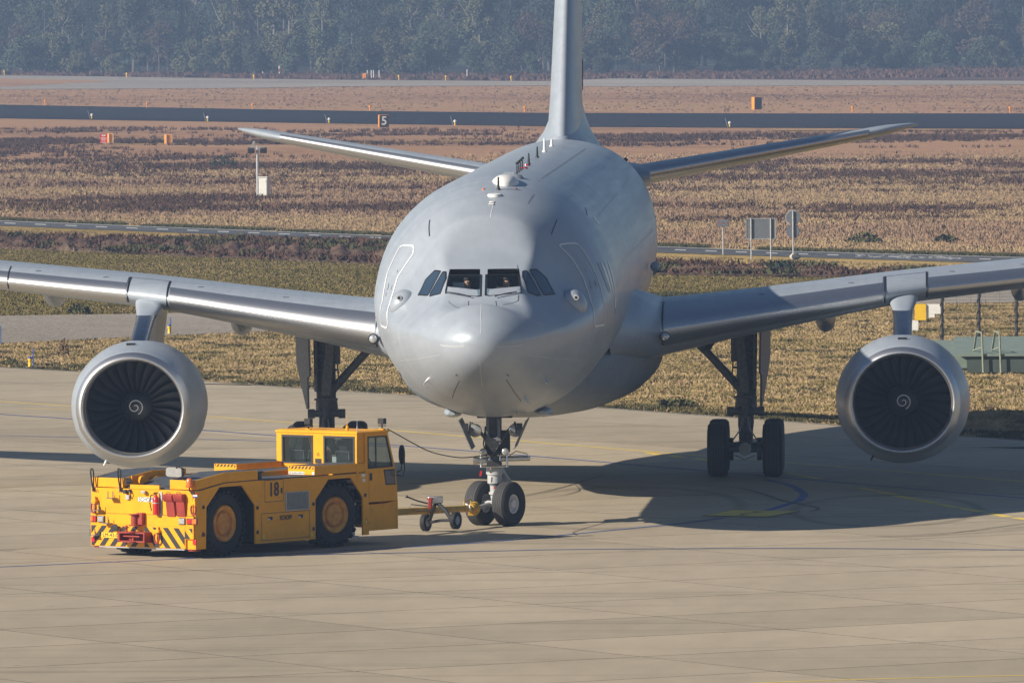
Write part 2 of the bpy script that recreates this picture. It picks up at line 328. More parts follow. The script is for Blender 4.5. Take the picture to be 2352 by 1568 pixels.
def pch(xs, ys):
    # monotone cubic
    xs = np.array(xs, float); ys = np.array(ys, float); h = np.diff(xs); d = np.diff(ys)/h; m = np.zeros(len(xs))
    for i in range(1, len(xs)-1):
        if d[i-1]*d[i] > 0: w1 = 2*h[i]+h[i-1]; w2 = h[i]+2*h[i-1]; m[i] = (w1+w2)/(w1/d[i-1]+w2/d[i])
    m[0] = d[0]; m[-1] = d[-1]
    def f(x):
        x = min(max(x, xs[0]), xs[-1]); i = min(int(np.searchsorted(xs, x, 'right')-1), len(xs)-2); t = (x-xs[i])/h[i]
        return (ys[i]*(2*t**3-3*t**2+1)+h[i]*m[i]*(t**3-2*t**2+t)+ys[i+1]*(-2*t**3+3*t**2)+h[i]*m[i+1]*(t**3-t**2))
    return f
# ============================================================ GROUND
def interp(us, vs): return lambda u: np.interp(u, us, vs)
EDGE = interp([-400, 0, 183, 643, 924, 1409, 1898, 2228, 2352, 2800], [815, 843, 853, 888, 906, 938, 974, 1003, 1010, 1045])
TTOP = interp([-400, 0, 367, 1488, 1697, 2352, 2800], [727, 723, 718, 682, 674, 660, 650]); TBOT = interp([-400, 0, 295, 551, 1500, 2168, 2352, 2800], [805, 786, 772, 761, 718, 694, 692, 684])
RTOP = interp([-400, 0, 919, 1503, 1810, 2352, 2800], [488, 505, 541, 564, 575, 589, 600]); RBOT = interp([-400, 0, 919, 1503, 1810, 2352, 2800], [500, 517, 553, 578, 588, 604, 615])
WTOP = interp([-400, 0, 796, 1263, 1800, 2352, 2800], [232, 240, 254, 259, 260, 260, 260]); WBOT = interp([-400, 0, 796, 1263, 1409, 2352, 2800], [263, 271, 283, 289, 291, 295, 298])
FTOP = interp([-400, 0, 735, 1263, 1409, 1900, 2352, 2800], [166, 172.5, 183, 186.5, 180, 184, 185.5, 187]); FBOT = interp([-400, 0, 600, 796, 1263, 1409, 2352, 2800], [206, 205, 201.5, 198, 196.3, 198.3, 194.5, 192])
FOR = interp([-600, 0, 735, 1263, 1409, 2352, 3000], [171, 171, 174, 174.5, 172, 159, 156])
BTOP = interp([-400, 0, 919, 1503, 2000, 2800], [531, 544, 560, 606, 622, 640]); BBOT = interp([-400, 0, 919, 1503, 2000, 2800], [553, 571, 610, 632, 637, 645])
def strip(name, lo, hi, m, z, u0=-400, u1=2800, n=40, kind='structure'):
    us = np.linspace(u0, u1, n); b = MB()
    a = [G(u, hi(u), 0) for u in us]; c = [G(u, lo(u), 0) for u in us]
    for q in a+c: q[2] = z
    b.add(a+c, [(i, i+1, n+i+1, n+i) for i in range(n-1)]); return struct(name, b, m)
b = MB(); b.add([(-1500, -420, -.07), (1500, -420, -.07), (1500, 2600, -.07), (-1500, 2600, -.07)], [(0, 1, 2, 3)]); struct('ground', b, 'field')
lawn = strip('grass_field', RBOT, TTOP, 'lawn', -.054)
strip('grass_verge', TBOT, EDGE, 'verge', -.052)
strip('grass_border', interp([0, 2352], [495, 575]), interp([-400, 0, 919, 1503, 2800], [531, 544, 560, 606, 640]), 'verge', -.050, n=30)
strip('taxiway', TTOP, TBOT, 'taxi', -.03); strip('road', RTOP, RBOT, 'road', -.03)
strip('runway', WTOP, WBOT, 'asphalt', -.03); strip('far_taxiway', FTOP, FBOT, 'taxi', -.03)
strip('grass_island', interp([-400, 0, 257], [179, 180.4, 185.3]), interp([-400, 0, 257], [201, 199.7, 186]), 'field', -.012, -400, 257, 12)
strip('far_track', interp([1400, 2352, 2800], [175, 160.2, 158]), interp([1400, 2352, 2800], [175.6, 162.5, 161]), 'taxi', -.012, 1400, 2800, 12)
strip('heath_belt', interp([-600, 0, 735, 1263, 1409, 2352, 3000], [163, 163, 168, 169, 166, 153, 150]), FTOP, field_mat('dark_heather', [(.06, .035, .03), (.09, .05, .042), (.12, .07, .05), (.16, .11, .07)], .05, .5), -.045)
# sandy dirt tracks in the heath
b = MB()
for us, v0, th in (([0, 300, 640, 1100], [329, 329, 329.5, 322], 1.0), ([640, 1000, 1260], [327, 321, 317], .8), ([1770, 2000, 2300], [298, 297, 298], 1.6)):
    f = interp(us, v0); uu = np.linspace(us[0], us[-1], 14); k = len(b.v)
    pts = [G(u, f(u)) for u in uu]+[G(u, f(u)+th) for u in uu]
    for q in pts: q[2] = -.02
    b.add(pts, [(i, i+1, 15+i, 14+i) for i in range(13)])
struct('dirt_track', b, 'verge')
# earth bank: a rough low face seen from the apron
nu, nv = 340, 14; b = MB(); us = np.linspace(-200, 1500, nu); vs = []
for j in range(nv):
    t = j/(nv-1)
    for i, u in enumerate(us):
        q = G(u, BBOT(u)*(1-t)+BTOP(u)*t); prof = .62*(1-abs(2*t-1)**1.6)
        q = G(u, BBOT(u)+(BTOP(u)-BBOT(u))*t*.45, 0)
        q[2] = -.04+(t**.8*.52 if t < .75 else .42*(1-(t-.75)/.25)+.02)*(1+.25*math.sin(u*.05)+.2*math.sin(u*.13+1))+rng.normal(0, .045)*(0 < t < 1); q[1] += rng.normal(0, .12)
        vs.append(q)
b.add(vs, [(j*nu+i, j*nu+i+1, (j+1)*nu+i+1, (j+1)*nu+i) for j in range(nv-1) for i in range(nu-1)])
struct('earth_bank', b, 'soil', smooth=60)
us2 = np.linspace(1480, 2150, 120); b = MB(); vs = []
for j in range(10):
    t = j/9
    for u in us2:
        q = G(u, BBOT(u)+(BTOP(u)-BBOT(u))*t*.5); e = min(1, (u-1480)/60, (2150-u)/300)
        q[2] = -.04+(t**.8*.34 if t < .75 else .3*(1-(t-.75)/.25)+.02)*max(e, 0)+rng.normal(0, .03)*(0 < t < 1)*max(e, 0); vs.append(q)
b.add(vs, [(j*120+i, j*120+i+1, (j+1)*120+i+1, (j+1)*120+i) for j in range(9) for i in range(119)])
struct('earth_bank', b, 'soil', smooth=60)
# road dashes, edge line
b = MB()
def quadpx(b, u0, v0, u1, v1, th, z, mi=0):
    P = [G(u0, v0-th/2), G(u1, v1-th/2), G(u1, v1+th/2), G(u0, v0+th/2)]
    for q in P: q[2] = z
    b.add(P, [(0, 1, 2, 3)], mi)
mid = lambda u: (RTOP(u)+RBOT(u))/2
u = -60
while u < 2420:
    quadpx(b, u, mid(u)-.3, u+26, mid(u+26)-.3, 1.5, -.024); u += 70
uu = np.linspace(-300, 2700, 60)
for a, c in zip(uu[:-1], uu[1:]): quadpx(b, a, RTOP(a)+.9, c, RTOP(c)+.9, .7, -.024)
for k in range(26):
    u = rng.uniform(1960, 2200); quadpx(b, u, mid(u)+rng.uniform(-5, 4), u+rng.uniform(8, 34), mid(u)+rng.uniform(-5, 4), rng.uniform(.4, 1.1), -.024)
struct('road_marking', b, 'wline')

# ------------------------------------------------------------ apron slabs
AB = R(33.5); ea = np.array([math.cos(AB), math.sin(AB)]); eb = np.array([-math.sin(AB), math.cos(AB)])
SA, SB = 6.1, 4.66; O0 = np.array([2.19, -32.46])     # a known joint crossing
epts = [G(u, EDGE(u)) for u in np.linspace(-400, 2800, 33)]
ex = np.array([q[0] for q in epts]); ey = np.array([q[1] for q in epts])
def yedge(x): return np.interp(x, ex, ey)
b = MB(); P = [(-60, -70), (60, -70)]; pl = [(60, yedge(60))]+[(q[0], q[1]) for q in epts[::-1]]+[(-60, yedge(-60))]
pts = [(x, y, -.045) for x, y in P+pl]; b.add(pts, [tuple(range(len(pts)))]); struct('apron', b, 'joint'); APRON = bpy.data.objects['apron']
sm = MB(); g_ = .022; h = .05
def slabgeo(b, c, cut=False):
    a, bb = SA/2-g_, SB/2-g_; ch = .0005
    q = lambda x, y, z: (c[0]+ea[0]*x+eb[0]*y, c[1]+ea[1]*x+eb[1]*y, z)
    top = [q(-a+ch, -bb+ch, 0), q(a-ch, -bb+ch, 0), q(a-ch, bb-ch, 0), q(-a+ch, bb-ch, 0)]; mdl = [q(-a, -bb, -ch), q(a, -bb, -ch), q(a, bb, -ch), q(-a, bb, -ch)]; low = [(x, y, -.05) for x, y, z in mdl]
    b.rings([low, mdl, top], (False, False), 1); k = len(b.v)-4; b.f.append([k, k+1, k+2, k+3]); b.m.append(0)
slabgeo(sm, (0, 0)); proto = None; far = MB(); ns = 0
def clip_edge(c):
    cs = [c+ea*x*SA/2+eb*y*SB/2 for x in (-1, 1) for y in (-1, 1)]
    ins = [q[1] < yedge(q[0])-.25 for q in cs]; return all(ins), any(ins)
cands = []
for i in range(-14, 30):
    for j in range(-22, 30):
        c = O0+ea*SA*(i+.5)+eb*SB*(j+.5)
        if not (-60 < c[0] < 60 and -70 < c[1] < 130): continue
        full, some = clip_edge(c)
        if not some: continue
        U, V = pix(np.array([c[0], c[1], 0])); U = U[0]; V = V[0]
        vis = -140 < U < 2500 and V < 1700
        cands.append((V if vis else -V, vis, full, c))
nsl = 0
for sc_, vis, full, c in sorted(cands, key=lambda t: -t[0]):
    if full and vis and nsl < 290:
        if proto is None: proto = sm.build('slab', ['apron', 'joint'], APRON, smooth=0); o = proto
        else: o = proto.copy(); C.objects.link(o)
        o.location = (c[0], c[1], 0); nsl += 1
    elif full: slabgeo(far, c)
    else:
        # slab cut by the curved apron edge
        n = 8; top = []
        for x0, y0, x1, y1 in ((-1, -1, 1, -1), (1, -1, 1, 1), (1, 1, -1, 1), (-1, 1, -1, -1)):
            for k in range(n):
                t = k/n; q = c+ea*(SA/2-g_)*(x0+(x1-x0)*t)+eb*(SB/2-g_)*(y0+(y1-y0)*t); top.append([q[0], min(q[1], yedge(q[0])-.22)])
        if max(q[1] for q in top)-min(q[1] for q in top) < .4: continue
        far.add([(x, y, -.001) for x, y in top], [tuple(range(len(top)))])
o = far.build('slab_field', ['apron', 'joint'], APRON, smooth=0); o['kind'] = 'stuff'
print('slabs', nsl)
# apron edge kerb strip: pieces of flush concrete kerb
b = MB(); xs = np.linspace(-40, 40, 161)
for a, c in zip(xs[:-1], xs[1:]):
    b.add([(a+.01, yedge(a)-.2, .008), (c-.01, yedge(c)-.2, .008), (c-.01, yedge(c)+.1, .008), (a+.01, yedge(a)+.1, .008), (a+.01, yedge(a)+.1, -.07), (c-.01, yedge(c)+.1, -.07)], [(0, 1, 2, 3), (3, 2, 5, 4)])
o = b.build('kerb', 'taxi', APRON, smooth=0); o['kind'] = 'stuff'
# ------------------------------------------------------------ painted lines
def pline(b, px, wd, z=.004, mi=0, sub=6):
    us, vs = [q[0] for q in px], [q[1] for q in px]
    fu = pch(range(len(us)), us); fv = pch(range(len(vs)), vs); pts = []
    for i in range((len(px)-1)*sub+1): t = i/sub; pts.append(G(fu(t), fv(t)))
    L, Rr = [], []
    for i, q in enumerate(pts):
        t = pts[min(i+1, len(pts)-1)]-pts[max(i-1, 0)]; t = t[:2]/np.linalg.norm(t[:2]); n = np.array([-t[1], t[0]])
        ww = wd if not callable(wd) else wd(i/(len(pts)-1))
        L.append((q[0]+n[0]*ww/2, q[1]+n[1]*ww/2, z)); Rr.append((q[0]-n[0]*ww/2, q[1]-n[1]*ww/2, z))
    n = len(L); b.add(L+Rr, [(i, i+1, n+i+1, n+i) for i in range(n-1)], mi)
b = MB(); pline(b, [(-300, 902), (0, 922), (165, 933), (460, 955), (551, 962), (900, 988), (1286, 1020), (1617, 1046.6), (1803, 1061.5), (2352, 1106), (2700, 1134)], .17)
pline(b, [(52, 937.5), (165, 942), (300, 948)], .15)
pline(b, [(1500, 1590), (1761, 1567), (2352, 1550), (2700, 1541)], .13)
for (x, y) in ((440, 130), (557, 145), (690, 159), (1150, 232), (1240, 250), (1515, 308), (1610, 328), (1705, 350), (1808, 370), (1920, 392), (2035, 413), (2165, 437), (2310, 460), (2450, 484), (2600, 510)):
    k = .4531; w_ = 26+x*.011; pline(b, [(1286+x*k, 980+y*k), (1286+x*k+w_, 980+y*k+w_*.17)], .26)
struct('yellow_line', b, 'yline')
b = MB(); pline(b, [(-100, 1131), (0, 1128), (208, 1123.5)], .12); pline(b, [(-100, 1127), (0, 1119), (208, 1105), (330, 1097)], .1)
pline(b, [(700, 1112.5), (919, 1113.3), (1085, 1113.3), (1347, 1114), (1480, 1115)], .11)
struct('faded_line', b, 'yfaint')
b = MB(); pline(b, [(-300, 929), (0, 951), (165, 962), (460, 987), (551, 994), (635, 1000.5), (919, 1023), (1118, 1038.5), (1347, 1057.5), (1617, 1080.5), (1803, 1097), (2352, 1144), (2700, 1176)], .16, .005)
pline(b, [(-300, 993), (0, 1000), (172, 1004), (447, 1008), (551, 1011), (635, 1013.5), (780, 1019.5), (919, 1026.5)], .13, .005)
pline(b, [(1757, 1101), (1807, 1112), (1836, 1125), (1847, 1136), (1836, 1148), (1802, 1160), (1771, 1169), (1752, 1174)], lambda t: .2, .005, sub=8)
pline(b, [(1671, 1188), (1558, 1202), (1286, 1229), (1164, 1241), (742, 1267), (495, 1279), (0, 1301.6), (-300, 1314)], .14, .005)
pline(b, [(400, 1283.5), (460, 1280), (1164, 1264.5), (1286, 1262), (1775, 1259), (2352, 1263), (2700, 1268)], .13, .009)
struct('blue_line', b, 'bline')
# stand number panel
b = MB(); Q = [G(1609, 1185), G(1680, 1171), G(1843, 1174), G(1766, 1187.5)]; cc = sum(Q)/4
for q in Q: q[2] = .010
b.add(Q, [(0, 1, 2, 3)]); struct('stand_marking', b, 'blackp'); SM = bpy.data.objects['stand_marking']
Q2 = [cc+(q-cc)*.93 for q in Q]; b = MB()
for q in Q2: q[2] = .014
b.add(Q2, [(0, 1, 2, 3)]); b.build('yellow_panel', 'yline', SM, smooth=0)
r_ = (Q[2]-Q[1]+Q[3]-Q[0])/2; u_ = (Q[1]-Q[0]+Q[2]-Q[3])/2
cu = text('numeral', '2', 'blackp', SM, (0, 0, 0), (1, 0, 0), (0, 1, 0), 1, ext=.0)
sc_ = Matrix(((-r_[0]*.34*1.0, -u_[0]*.85, 0, cc[0]), (-r_[1]*.34, -u_[1]*.85, 0, cc[1]), (0, 0, 1, .018), (0, 0, 0, 1))); cu.data.transform(sc_)

# rubber marks left by turning wheels
b = MB()
for px, wd in (([(1716, 1233), (2076, 1231), (2352, 1203), (2600, 1174)], .06), ([(1876, 1237), (2120, 1231), (2352, 1216), (2600, 1197)], .05), ([(2026, 1233), (2352, 1211), (2600, 1190)], .05), ([(1800, 1297), (2100, 1302), (2352, 1300), (2600, 1296)], .05),
               ([(0, 1168), (120, 1177), (218, 1183)], .05), ([(-100, 1265), (0, 1264), (62, 1260)], .09), ([(1209, 1138), (1280, 1122), (1335, 1106.5), (1390, 1089)], .06), ([(1209, 1148), (1300, 1136), (1330, 1125), (1322, 1114)], .04), ([(1209, 1165.5), (1347, 1162), (1603, 1155)], .05), ([(1286, 1179), (1450, 1178), (1567, 1176)], .05),
               ([(0, 1004), (300, 1022), (520, 1030)], .05), ([(480, 1000), (640, 996), (800, 1004)], .05), ([(1500, 1300), (1760, 1296), (1900, 1299)], .04), ([(1560, 1112), (1700, 1122), (1800, 1150), (1880, 1168), (1860, 1176)], .10), ([(1000, 1240), (1300, 1236), (1500, 1243)], .04)):
    pline(b, px, (lambda t, w_=wd: w_*(.35+.65*math.sin(math.pi*min(max(t, .02), .98)))), .0165, sub=10)
struct('tyre_mark', b, mat('rubber_mark', (.20, .17, .135), .8, col2=(.10, .09, .075), scale=.7))
# ============================================================ AIRCRAFT
AC = thing('tanker_aircraft', 'large grey twin engined military tanker jet facing the camera on the apron', 'airplane', (0, 0, 0))
ZF = 5.25; RF = 2.82
def ZY(y): return ZF+.007*max(y-6, 0)
def EB(y): return float(np.interp(y, [0, .3, 1.0, 2.0, 4.5, 8.5], [1.0, 1.15, 1.45, 1.5, 1.42, 1.0]))
def sq_(xs): return [math.sqrt(x) for x in xs]
_w = pch(sq_([0, .04, .25, .5, 1, 2, 3, 4, 5, 6, 7, 8.6, 9.5]), [0, .26, .62, .86, 1.20, 1.71, 2.08, 2.36, 2.57, 2.70, 2.78, 2.82, 2.82])
_t = pch(sq_([0, .04, .25, .5, 1, 1.9, 2.9, 4, 5, 6, 7, 8, 9.5]), [-.82, -.62, -.38, -.20, .06, .40, .92, 1.62, 2.13, 2.46, 2.66, 2.77, 2.82])
_b = pch(sq_([0, .04, .25, .5, 1, 2, 3, 4, 5, 6, 7, 8, 9.5]), [-.82, -1.07, -1.37, -1.55, -1.80, -2.13, -2.35, -2.52, -2.64, -2.72, -2.78, -2.81, -2.82])
_m = pch(sq_([0, .5, 1, 2, 3, 4, 5, 6, 7, 9.5]), [-.82, -.76, -.70, -.55, -.40, -.27, -.16, -.08, -.03, 0])
_tw = pch([36, 40, 44, 48, 52, 55, 57.5, 58.8], [2.82, 2.77, 2.62, 2.32, 1.75, 1.15, .6, .25])
_tt = pch([36, 44, 48, 52, 55, 57.5, 58.8], [2.82, 2.80, 2.72, 2.56, 2.40, 2.15, 1.85])
_tb = pch([36, 40, 44, 48, 52, 55, 57.5, 58.8], [-2.82, -2.55, -1.9, -1.05, -.1, .55, 1.05, 1.35])
def fsec(y):
    if y < 9.5: s = math.sqrt(max(y, 0)); return _w(s), _t(s), _b(s), _m(s)
    if y < 36: return RF, RF, -RF, 0.0
    t, bo = _tt(y), _tb(y); return _tw(y), t, bo, (t+bo)/2
# windshield and side-window flats: keep surface behind these planes
PL = []
def plane3(p, q, r):
    p, q, r = map(np.array, (p, q, r)); n = np.cross(q-p, r-p); n = n/np.linalg.norm(n)
    if n[1] > 0: n = -n
    return n, float(n@p)
PL.append(plane3((.03, 1.86, 5.42), (.86, 2.12, 5.49), (.44, 2.88, 5.92)))
PL.append(plane3((-.03, 1.86, 5.42), (-.86, 2.12, 5.49), (-.44, 2.88, 5.92)))
SPL = [(np.array([sx*.775, -.36, .52])/np.linalg.norm([.775, -.36, .52]), np.array([sx*.93, 2.9, 5.93])) for sx in (1, -1)]
def softflat(P):
    P = np.array(P, float)
    if 1.3 < P[1] < 6.6 and P[2] > 4.3:
        for n, q in SPL:
            e = n@(P-q); k = .24
            if e > -k:
                e2 = (e+k)**2/(4*k) if e < k else e
                P = P-n*e2*min(1, max(0, (P[1]-1.3)/1.0))*min(1, max(0, (6.6-P[1])/2.2))*(lambda t: t*t*(3-2*t))(min(1, max(0, (P[2]-4.3)/1.7)))
    if 1.0 < P[1] < 4.6 and P[2] > 5.0:
        for n, d in PL:
            e = n@P-d
            if e > -.06:
                k = .06; e2 = (e+k)**2/(4*k) if e < k else e
                fade = min(1, max(0, (P[1]-1.0)/.7), max(0, (4.6-P[1])/1.0))
                P = P-n*e2*fade
    return P
def fsurf(y, th, off=0.0):
    # th: angle from top, positive to +x
    w, t, bo, m = fsec(y); c, s = math.cos(th), math.sin(th)
    z = m+(t-m)*c**EB(y) if c > 0 else m+(m-bo)*c
    P = softflat((w*s, y, ZY(y)+z))
    if off:
        e = 1e-3
        a = fsurf(y+e, th)-fsurf(max(y-e, 0), th); b2 = fsurf(y, th+e)-fsurf(y, th-e); n = np.cross(b2, a); n = n/np.linalg.norm(n)
        if n@(P-np.array([0, max(y, 3), ZY(y)])) < 0: n = -n
        P = P+n*off
    return P
def onfus(u, v, off=0.0):
    # photo point -> point on the fuselage skin (newton on y, th)
    d = ray(u, v); best = None
    y, th = 3.0, 0.0
    def hit(y0):
        P = CAM+d*(y0-CAM[1])/d[1]; w, t, bo, m = fsec(y0); z = P[2]-ZY(y0)-m; h = (t-m) if z > 0 else (m-bo); q = abs(z/max(h, 1e-6)); q = q**(2/EB(y0)) if z > 0 else q*q
        return P, (P[0]/max(w, 1e-6))**2+q
    lo = 0.001; prev = hit(lo)[1]
    y0 = lo
    while y0 < 60:
        y1 = y0+.05; k = hit(y1)[1]
        if prev > 1 and k <= 1:
            for _ in range(30):
                ym = (y0+y1)/2
                if hit(ym)[1] > 1: y0 = ym
                else: y1 = ym
            break
        prev = k; y0 = y1
    P, _ = hit(y1); w, t, bo, m = fsec(y1); z = P[2]-ZY(y1)-m; h = (t-m) if z > 0 else (m-bo)
    zz = z/h if z < 0 else (z/h)**(1/EB(y1))
    th = math.atan2(P[0]/w, zz)
    if y1 < 9:
        for _ in range(8):
            e = 1e-3; f0 = np.array(pix(fsurf(y1, th))).ravel()-np.array([u, v])
            fy_ = np.array(pix(fsurf(y1+e, th))).ravel()-np.array([u, v]); ft = np.array(pix(fsurf(y1, th+e))).ravel()-np.array([u, v])
            J = np.stack([(fy_-f0)/e, (ft-f0)/e], 1)
            if abs(np.linalg.det(J)) < 1e-3: break
            st = np.linalg.solve(J, f0); st = np.clip(st, -.3, .3); y1 = max(y1-st[0], .002); th = th-st[1]
    return y1, th
def strip_on(b, pts, wd, off=.006, mi=0, closed=False, sub=6):
    # pts: (y, th) ; ribbon lying on the skin
    if closed: pts = pts+[pts[0]]
    q = []
    for (y0, t0), (y1, t1) in zip(pts[:-1], pts[1:]):
        for k in range(sub): q.append((y0+(y1-y0)*k/sub, t0+(t1-t0)*k/sub))
    q.append(pts[-1]); P = [fsurf(y, t, off) for y, t in q]; ins = [fsurf(y, t, -.02) for y, t in q]; A, B2 = [], []
    for i in range(len(P)):
        t = P[min(i+1, len(P)-1)]-P[max(i-1, 0)]; nn = P[i]-ins[i]; s = np.cross(t, nn); s = s/(np.linalg.norm(s)+1e-9)
        A.append(P[i]+s*wd/2); B2.append(P[i]-s*wd/2)
    n = len(A); b.add(A+B2, [(i, i+1, n+i+1, n+i) for i in range(n-1)], mi)
# skin
ys = [(.001+(math.sqrt(9.5)-.001)*i/110)**2 for i in range(111)]+list(np.arange(10, 36, 1.0))+list(np.arange(36, 58.81, .6))+[58.8]
nth = 144; rs = []
for y in ys: rs.append([fsurf(y, 2*math.pi*j/nth) for j in range(nth)])
b = MB(); b.rings(rs, (True, True)); fus = b.build('fuselage', 'paint', AC, smooth=180)
# skin-panel shader lines on fuselage: frame seams and faint streaks
def add_skin(m):
    n = m.node_tree; L = n.links.new; bs = n.nodes['Principled BSDF']; base = bs.inputs['Base Color'].links[0].from_socket
    tc = n.nodes.new('ShaderNodeTexCoord'); sp = n.nodes.new('ShaderNodeSeparateXYZ'); L(tc.outputs['Object'], sp.inputs[0])
    mp = n.nodes.new('ShaderNodeMapping'); mp.inputs['Scale'].default_value = (3.5, .10, 3.5); L(tc.outputs['Object'], mp.inputs[0])
    nz = n.nodes.new('ShaderNodeTexNoise'); nz.inputs['Scale'].default_value = 1.6; nz.inputs['Detail'].default_value = 6; L(mp.outputs[0], nz.inputs[0])
    mp2 = n.nodes.new('ShaderNodeMapping'); mp2.inputs['Scale'].default_value = (.12, 2.4, .12); L(tc.outputs['Object'], mp2.inputs[0])
    nz2 = n.nodes.new('ShaderNodeTexNoise'); nz2.inputs['Scale'].default_value = 1.5; nz2.inputs['Detail'].default_value = 5; L(mp2.outputs[0], nz2.inputs[0])
    a = n.nodes.new('ShaderNodeMath'); a.operation = 'ADD'; L(nz.outputs[0], a.inputs[0]); L(nz2.outputs[0], a.inputs[1])
    mr = n.nodes.new('ShaderNodeMapRange'); L(a.outputs[0], mr.inputs[0]); mr.inputs[1].default_value = .7; mr.inputs[2].default_value = 1.3; mr.inputs[3].default_value = .955; mr.inputs[4].default_value = 1.035
    # seams every 2.4 m behind the nose
    fr = n.nodes.new('ShaderNodeMath'); fr.operation = 'PINGPONG'; L(sp.outputs['Y'], fr.inputs[0]); fr.inputs[1].default_value = 1.33
    s2 = n.nodes.new('ShaderNodeMapRange'); L(fr.outputs[0], s2.inputs[0]); s2.inputs[1].default_value = .006; s2.inputs[2].default_value = .02; s2.inputs[3].default_value = .84; s2.inputs[4].default_value = 1
    g7 = n.nodes.new('ShaderNodeMath'); g7.operation = 'LESS_THAN'; L(sp.outputs['Y'], g7.inputs[0]); g7.inputs[1].default_value = 7.2
    mxx = n.nodes.new('ShaderNodeMath'); mxx.operation = 'MAXIMUM'; L(s2.outputs[0], mxx.inputs[0]); L(g7.outputs[0], mxx.inputs[1])
    mm = n.nodes.new('ShaderNodeMath'); mm.operation = 'MULTIPLY'; L(mr.outputs[0], mm.inputs[0]); L(mxx.outputs[0], mm.inputs[1])
    mx = n.nodes.new('ShaderNodeMix'); mx.data_type = 'RGBA'; mx.blend_type = 'MULTIPLY'; mx.inputs[0].default_value = 1; L(base, mx.inputs[6]); L(mm.outputs[0], mx.inputs[7]); L(mx.outputs[2], bs.inputs['Base Color'])
    ro = n.nodes.new('ShaderNodeMapRange'); L(a.outputs[0], ro.inputs[0]); ro.inputs[1].default_value = .7; ro.inputs[2].default_value = 1.3; ro.inputs[3].default_value = .30; ro.inputs[4].default_value = .44; L(ro.outputs[0], bs.inputs['Roughness'])
add_skin(M['paint'])

# ---- cockpit windows: photo outlines laid on the skin (2352-px photo grid)
def Z4(x, y): return (1400+x*.44643)/1.63265, (950+y*.44643)/1.63265
front = {'L': [(636, 182), (905, 184), (903, 360), (870, 364), (606, 338), (606, 318)], 'R': [(943, 184), (1222, 178), (1246, 318), (1246, 336), (975, 358), (938, 352)]}
sides = [[(516, 146), (566, 152), (458, 354), (378, 350), (440, 222)], [(584, 158), (608, 158), (610, 214), (562, 340), (476, 360), (484, 330)],
         [(1256, 152), (1290, 150), (1404, 352), (1376, 356), (1300, 328), (1254, 200)], [(1314, 142), (1372, 138), (1452, 208), (1524, 342), (1432, 350)]]
def winpoly(px): return [onfus(*Z4(*q)) for q in px]
def fill_on(b, poly, off, mi=0, div=7):
    # triangulated fan of concentric rings on the skin
    n = len(poly); c = (sum(q[0] for q in poly)/n, sum(q[1] for q in poly)/n); dense = []
    for i in range(n):
        a, d = poly[i], poly[(i+1) % n]
        for k in range(5): dense.append((a[0]+(d[0]-a[0])*k/5, a[1]+(d[1]-a[1])*k/5))
    rs = [[fsurf(c[0]+(q[0]-c[0])*t, c[1]+(q[1]-c[1])*t, off) for q in dense] for t in [.02]+[k/div for k in range(1, div+1)]]
    b.rings(rs, (True, False), mi)
cut = MB(); cavs = []
for key, px in front.items():
    P = [at(*Z4(*q), 0) for q in px]; pts = []
    poly = winpoly(px); pts = [fsurf(y, t) for y, t in poly]
    # flat pane fitted through its corners
    cx = sum(pts)/len(pts); _, _, vt = np.linalg.svd(np.array(pts)-cx); nrm = vt[2]; nrm = nrm if nrm[1] < 0 else -nrm
    fl = [q-nrm*((q-cx)@nrm) for q in pts]
    front[key] = (fl, nrm, cx)
    b = MB(); ins = [cx+(q-cx)*.985+nrm*.004 for q in fl]; b.add(ins, [tuple(range(len(ins)))]); wpane = b.build('windshield_pane', 'cglass', AC, smooth=0)
    b = MB(); n = len(fl); o1 = [cx+(q-cx)*1.02+nrm*.014 for q in fl]; o2 = [cx+(q-cx)*.955+nrm*.016 for q in fl]; o3 = [cx+(q-cx)*.955-nrm*.05 for q in fl]; o0 = [cx+(q-cx)*1.03-nrm*.04 for q in fl]
    b.rings([o0, o1, o2, o3], (False, False)); b.build('windshield_frame', 'black', wpane, smooth=30)
    b = MB(); a = [cx+(q-cx)*.96+nrm*.3 for q in fl]; d2 = [cx+(q-cx)*.94+np.array([0, .85, -.02]) for q in fl]; b.rings([a, d2], (True, True)); cavs.append(b)
# cockpit room behind the glass (cut out of the nose)
room = MB(); rr = [(-.98, 2.15), (.98, 2.15)]
room.add([(-.86, 2.32, 5.02), (.86, 2.32, 5.02), (.95, 3.9, 5.02), (-.95, 3.9, 5.02), (-.80, 2.45, 5.50), (.80, 2.45, 5.50), (.86, 3.9, 5.98), (-.86, 3.9, 5.98), (-.74, 3.0, 5.90), (.74, 3.0, 5.90)],
         [(0, 1, 2, 3), (0, 1, 5, 4), (4, 5, 9, 8), (8, 9, 6, 7), (2, 3, 7, 6), (1, 2, 6, 9, 5), (0, 3, 7, 8, 4)])
def boolcut(target, cutter_mb, m):
    c = cutter_mb.build('cutter', m, None, smooth=0)
    md = target.modifiers.new('cut', 'BOOLEAN'); md.operation = 'DIFFERENCE'; md.object = c; md.solver = 'EXACT'; md.material_mode = 'TRANSFER'
    bpy.context.view_layer.update(); dg = bpy.context.evaluated_depsgraph_get(); me = bpy.data.meshes.new_from_object(target.evaluated_get(dg)); target.modifiers.clear(); target.data = me; bpy.data.objects.remove(c)
boolcut(fus, room, 'cabinwall')
for cb in cavs: boolcut(fus, cb, 'cabinwall')
fus.data.set_sharp_from_angle(angle=R(50))
for px in sides:
    poly = winpoly(px); b = MB(); fill_on(b, poly, .008); sp_ = b.build('side_window', 'sglass', AC, smooth=60)
    b = MB(); strip_on(b, poly, .035, .012, closed=True, sub=5); b.build('window_frame', 'black', sp_, smooth=0)
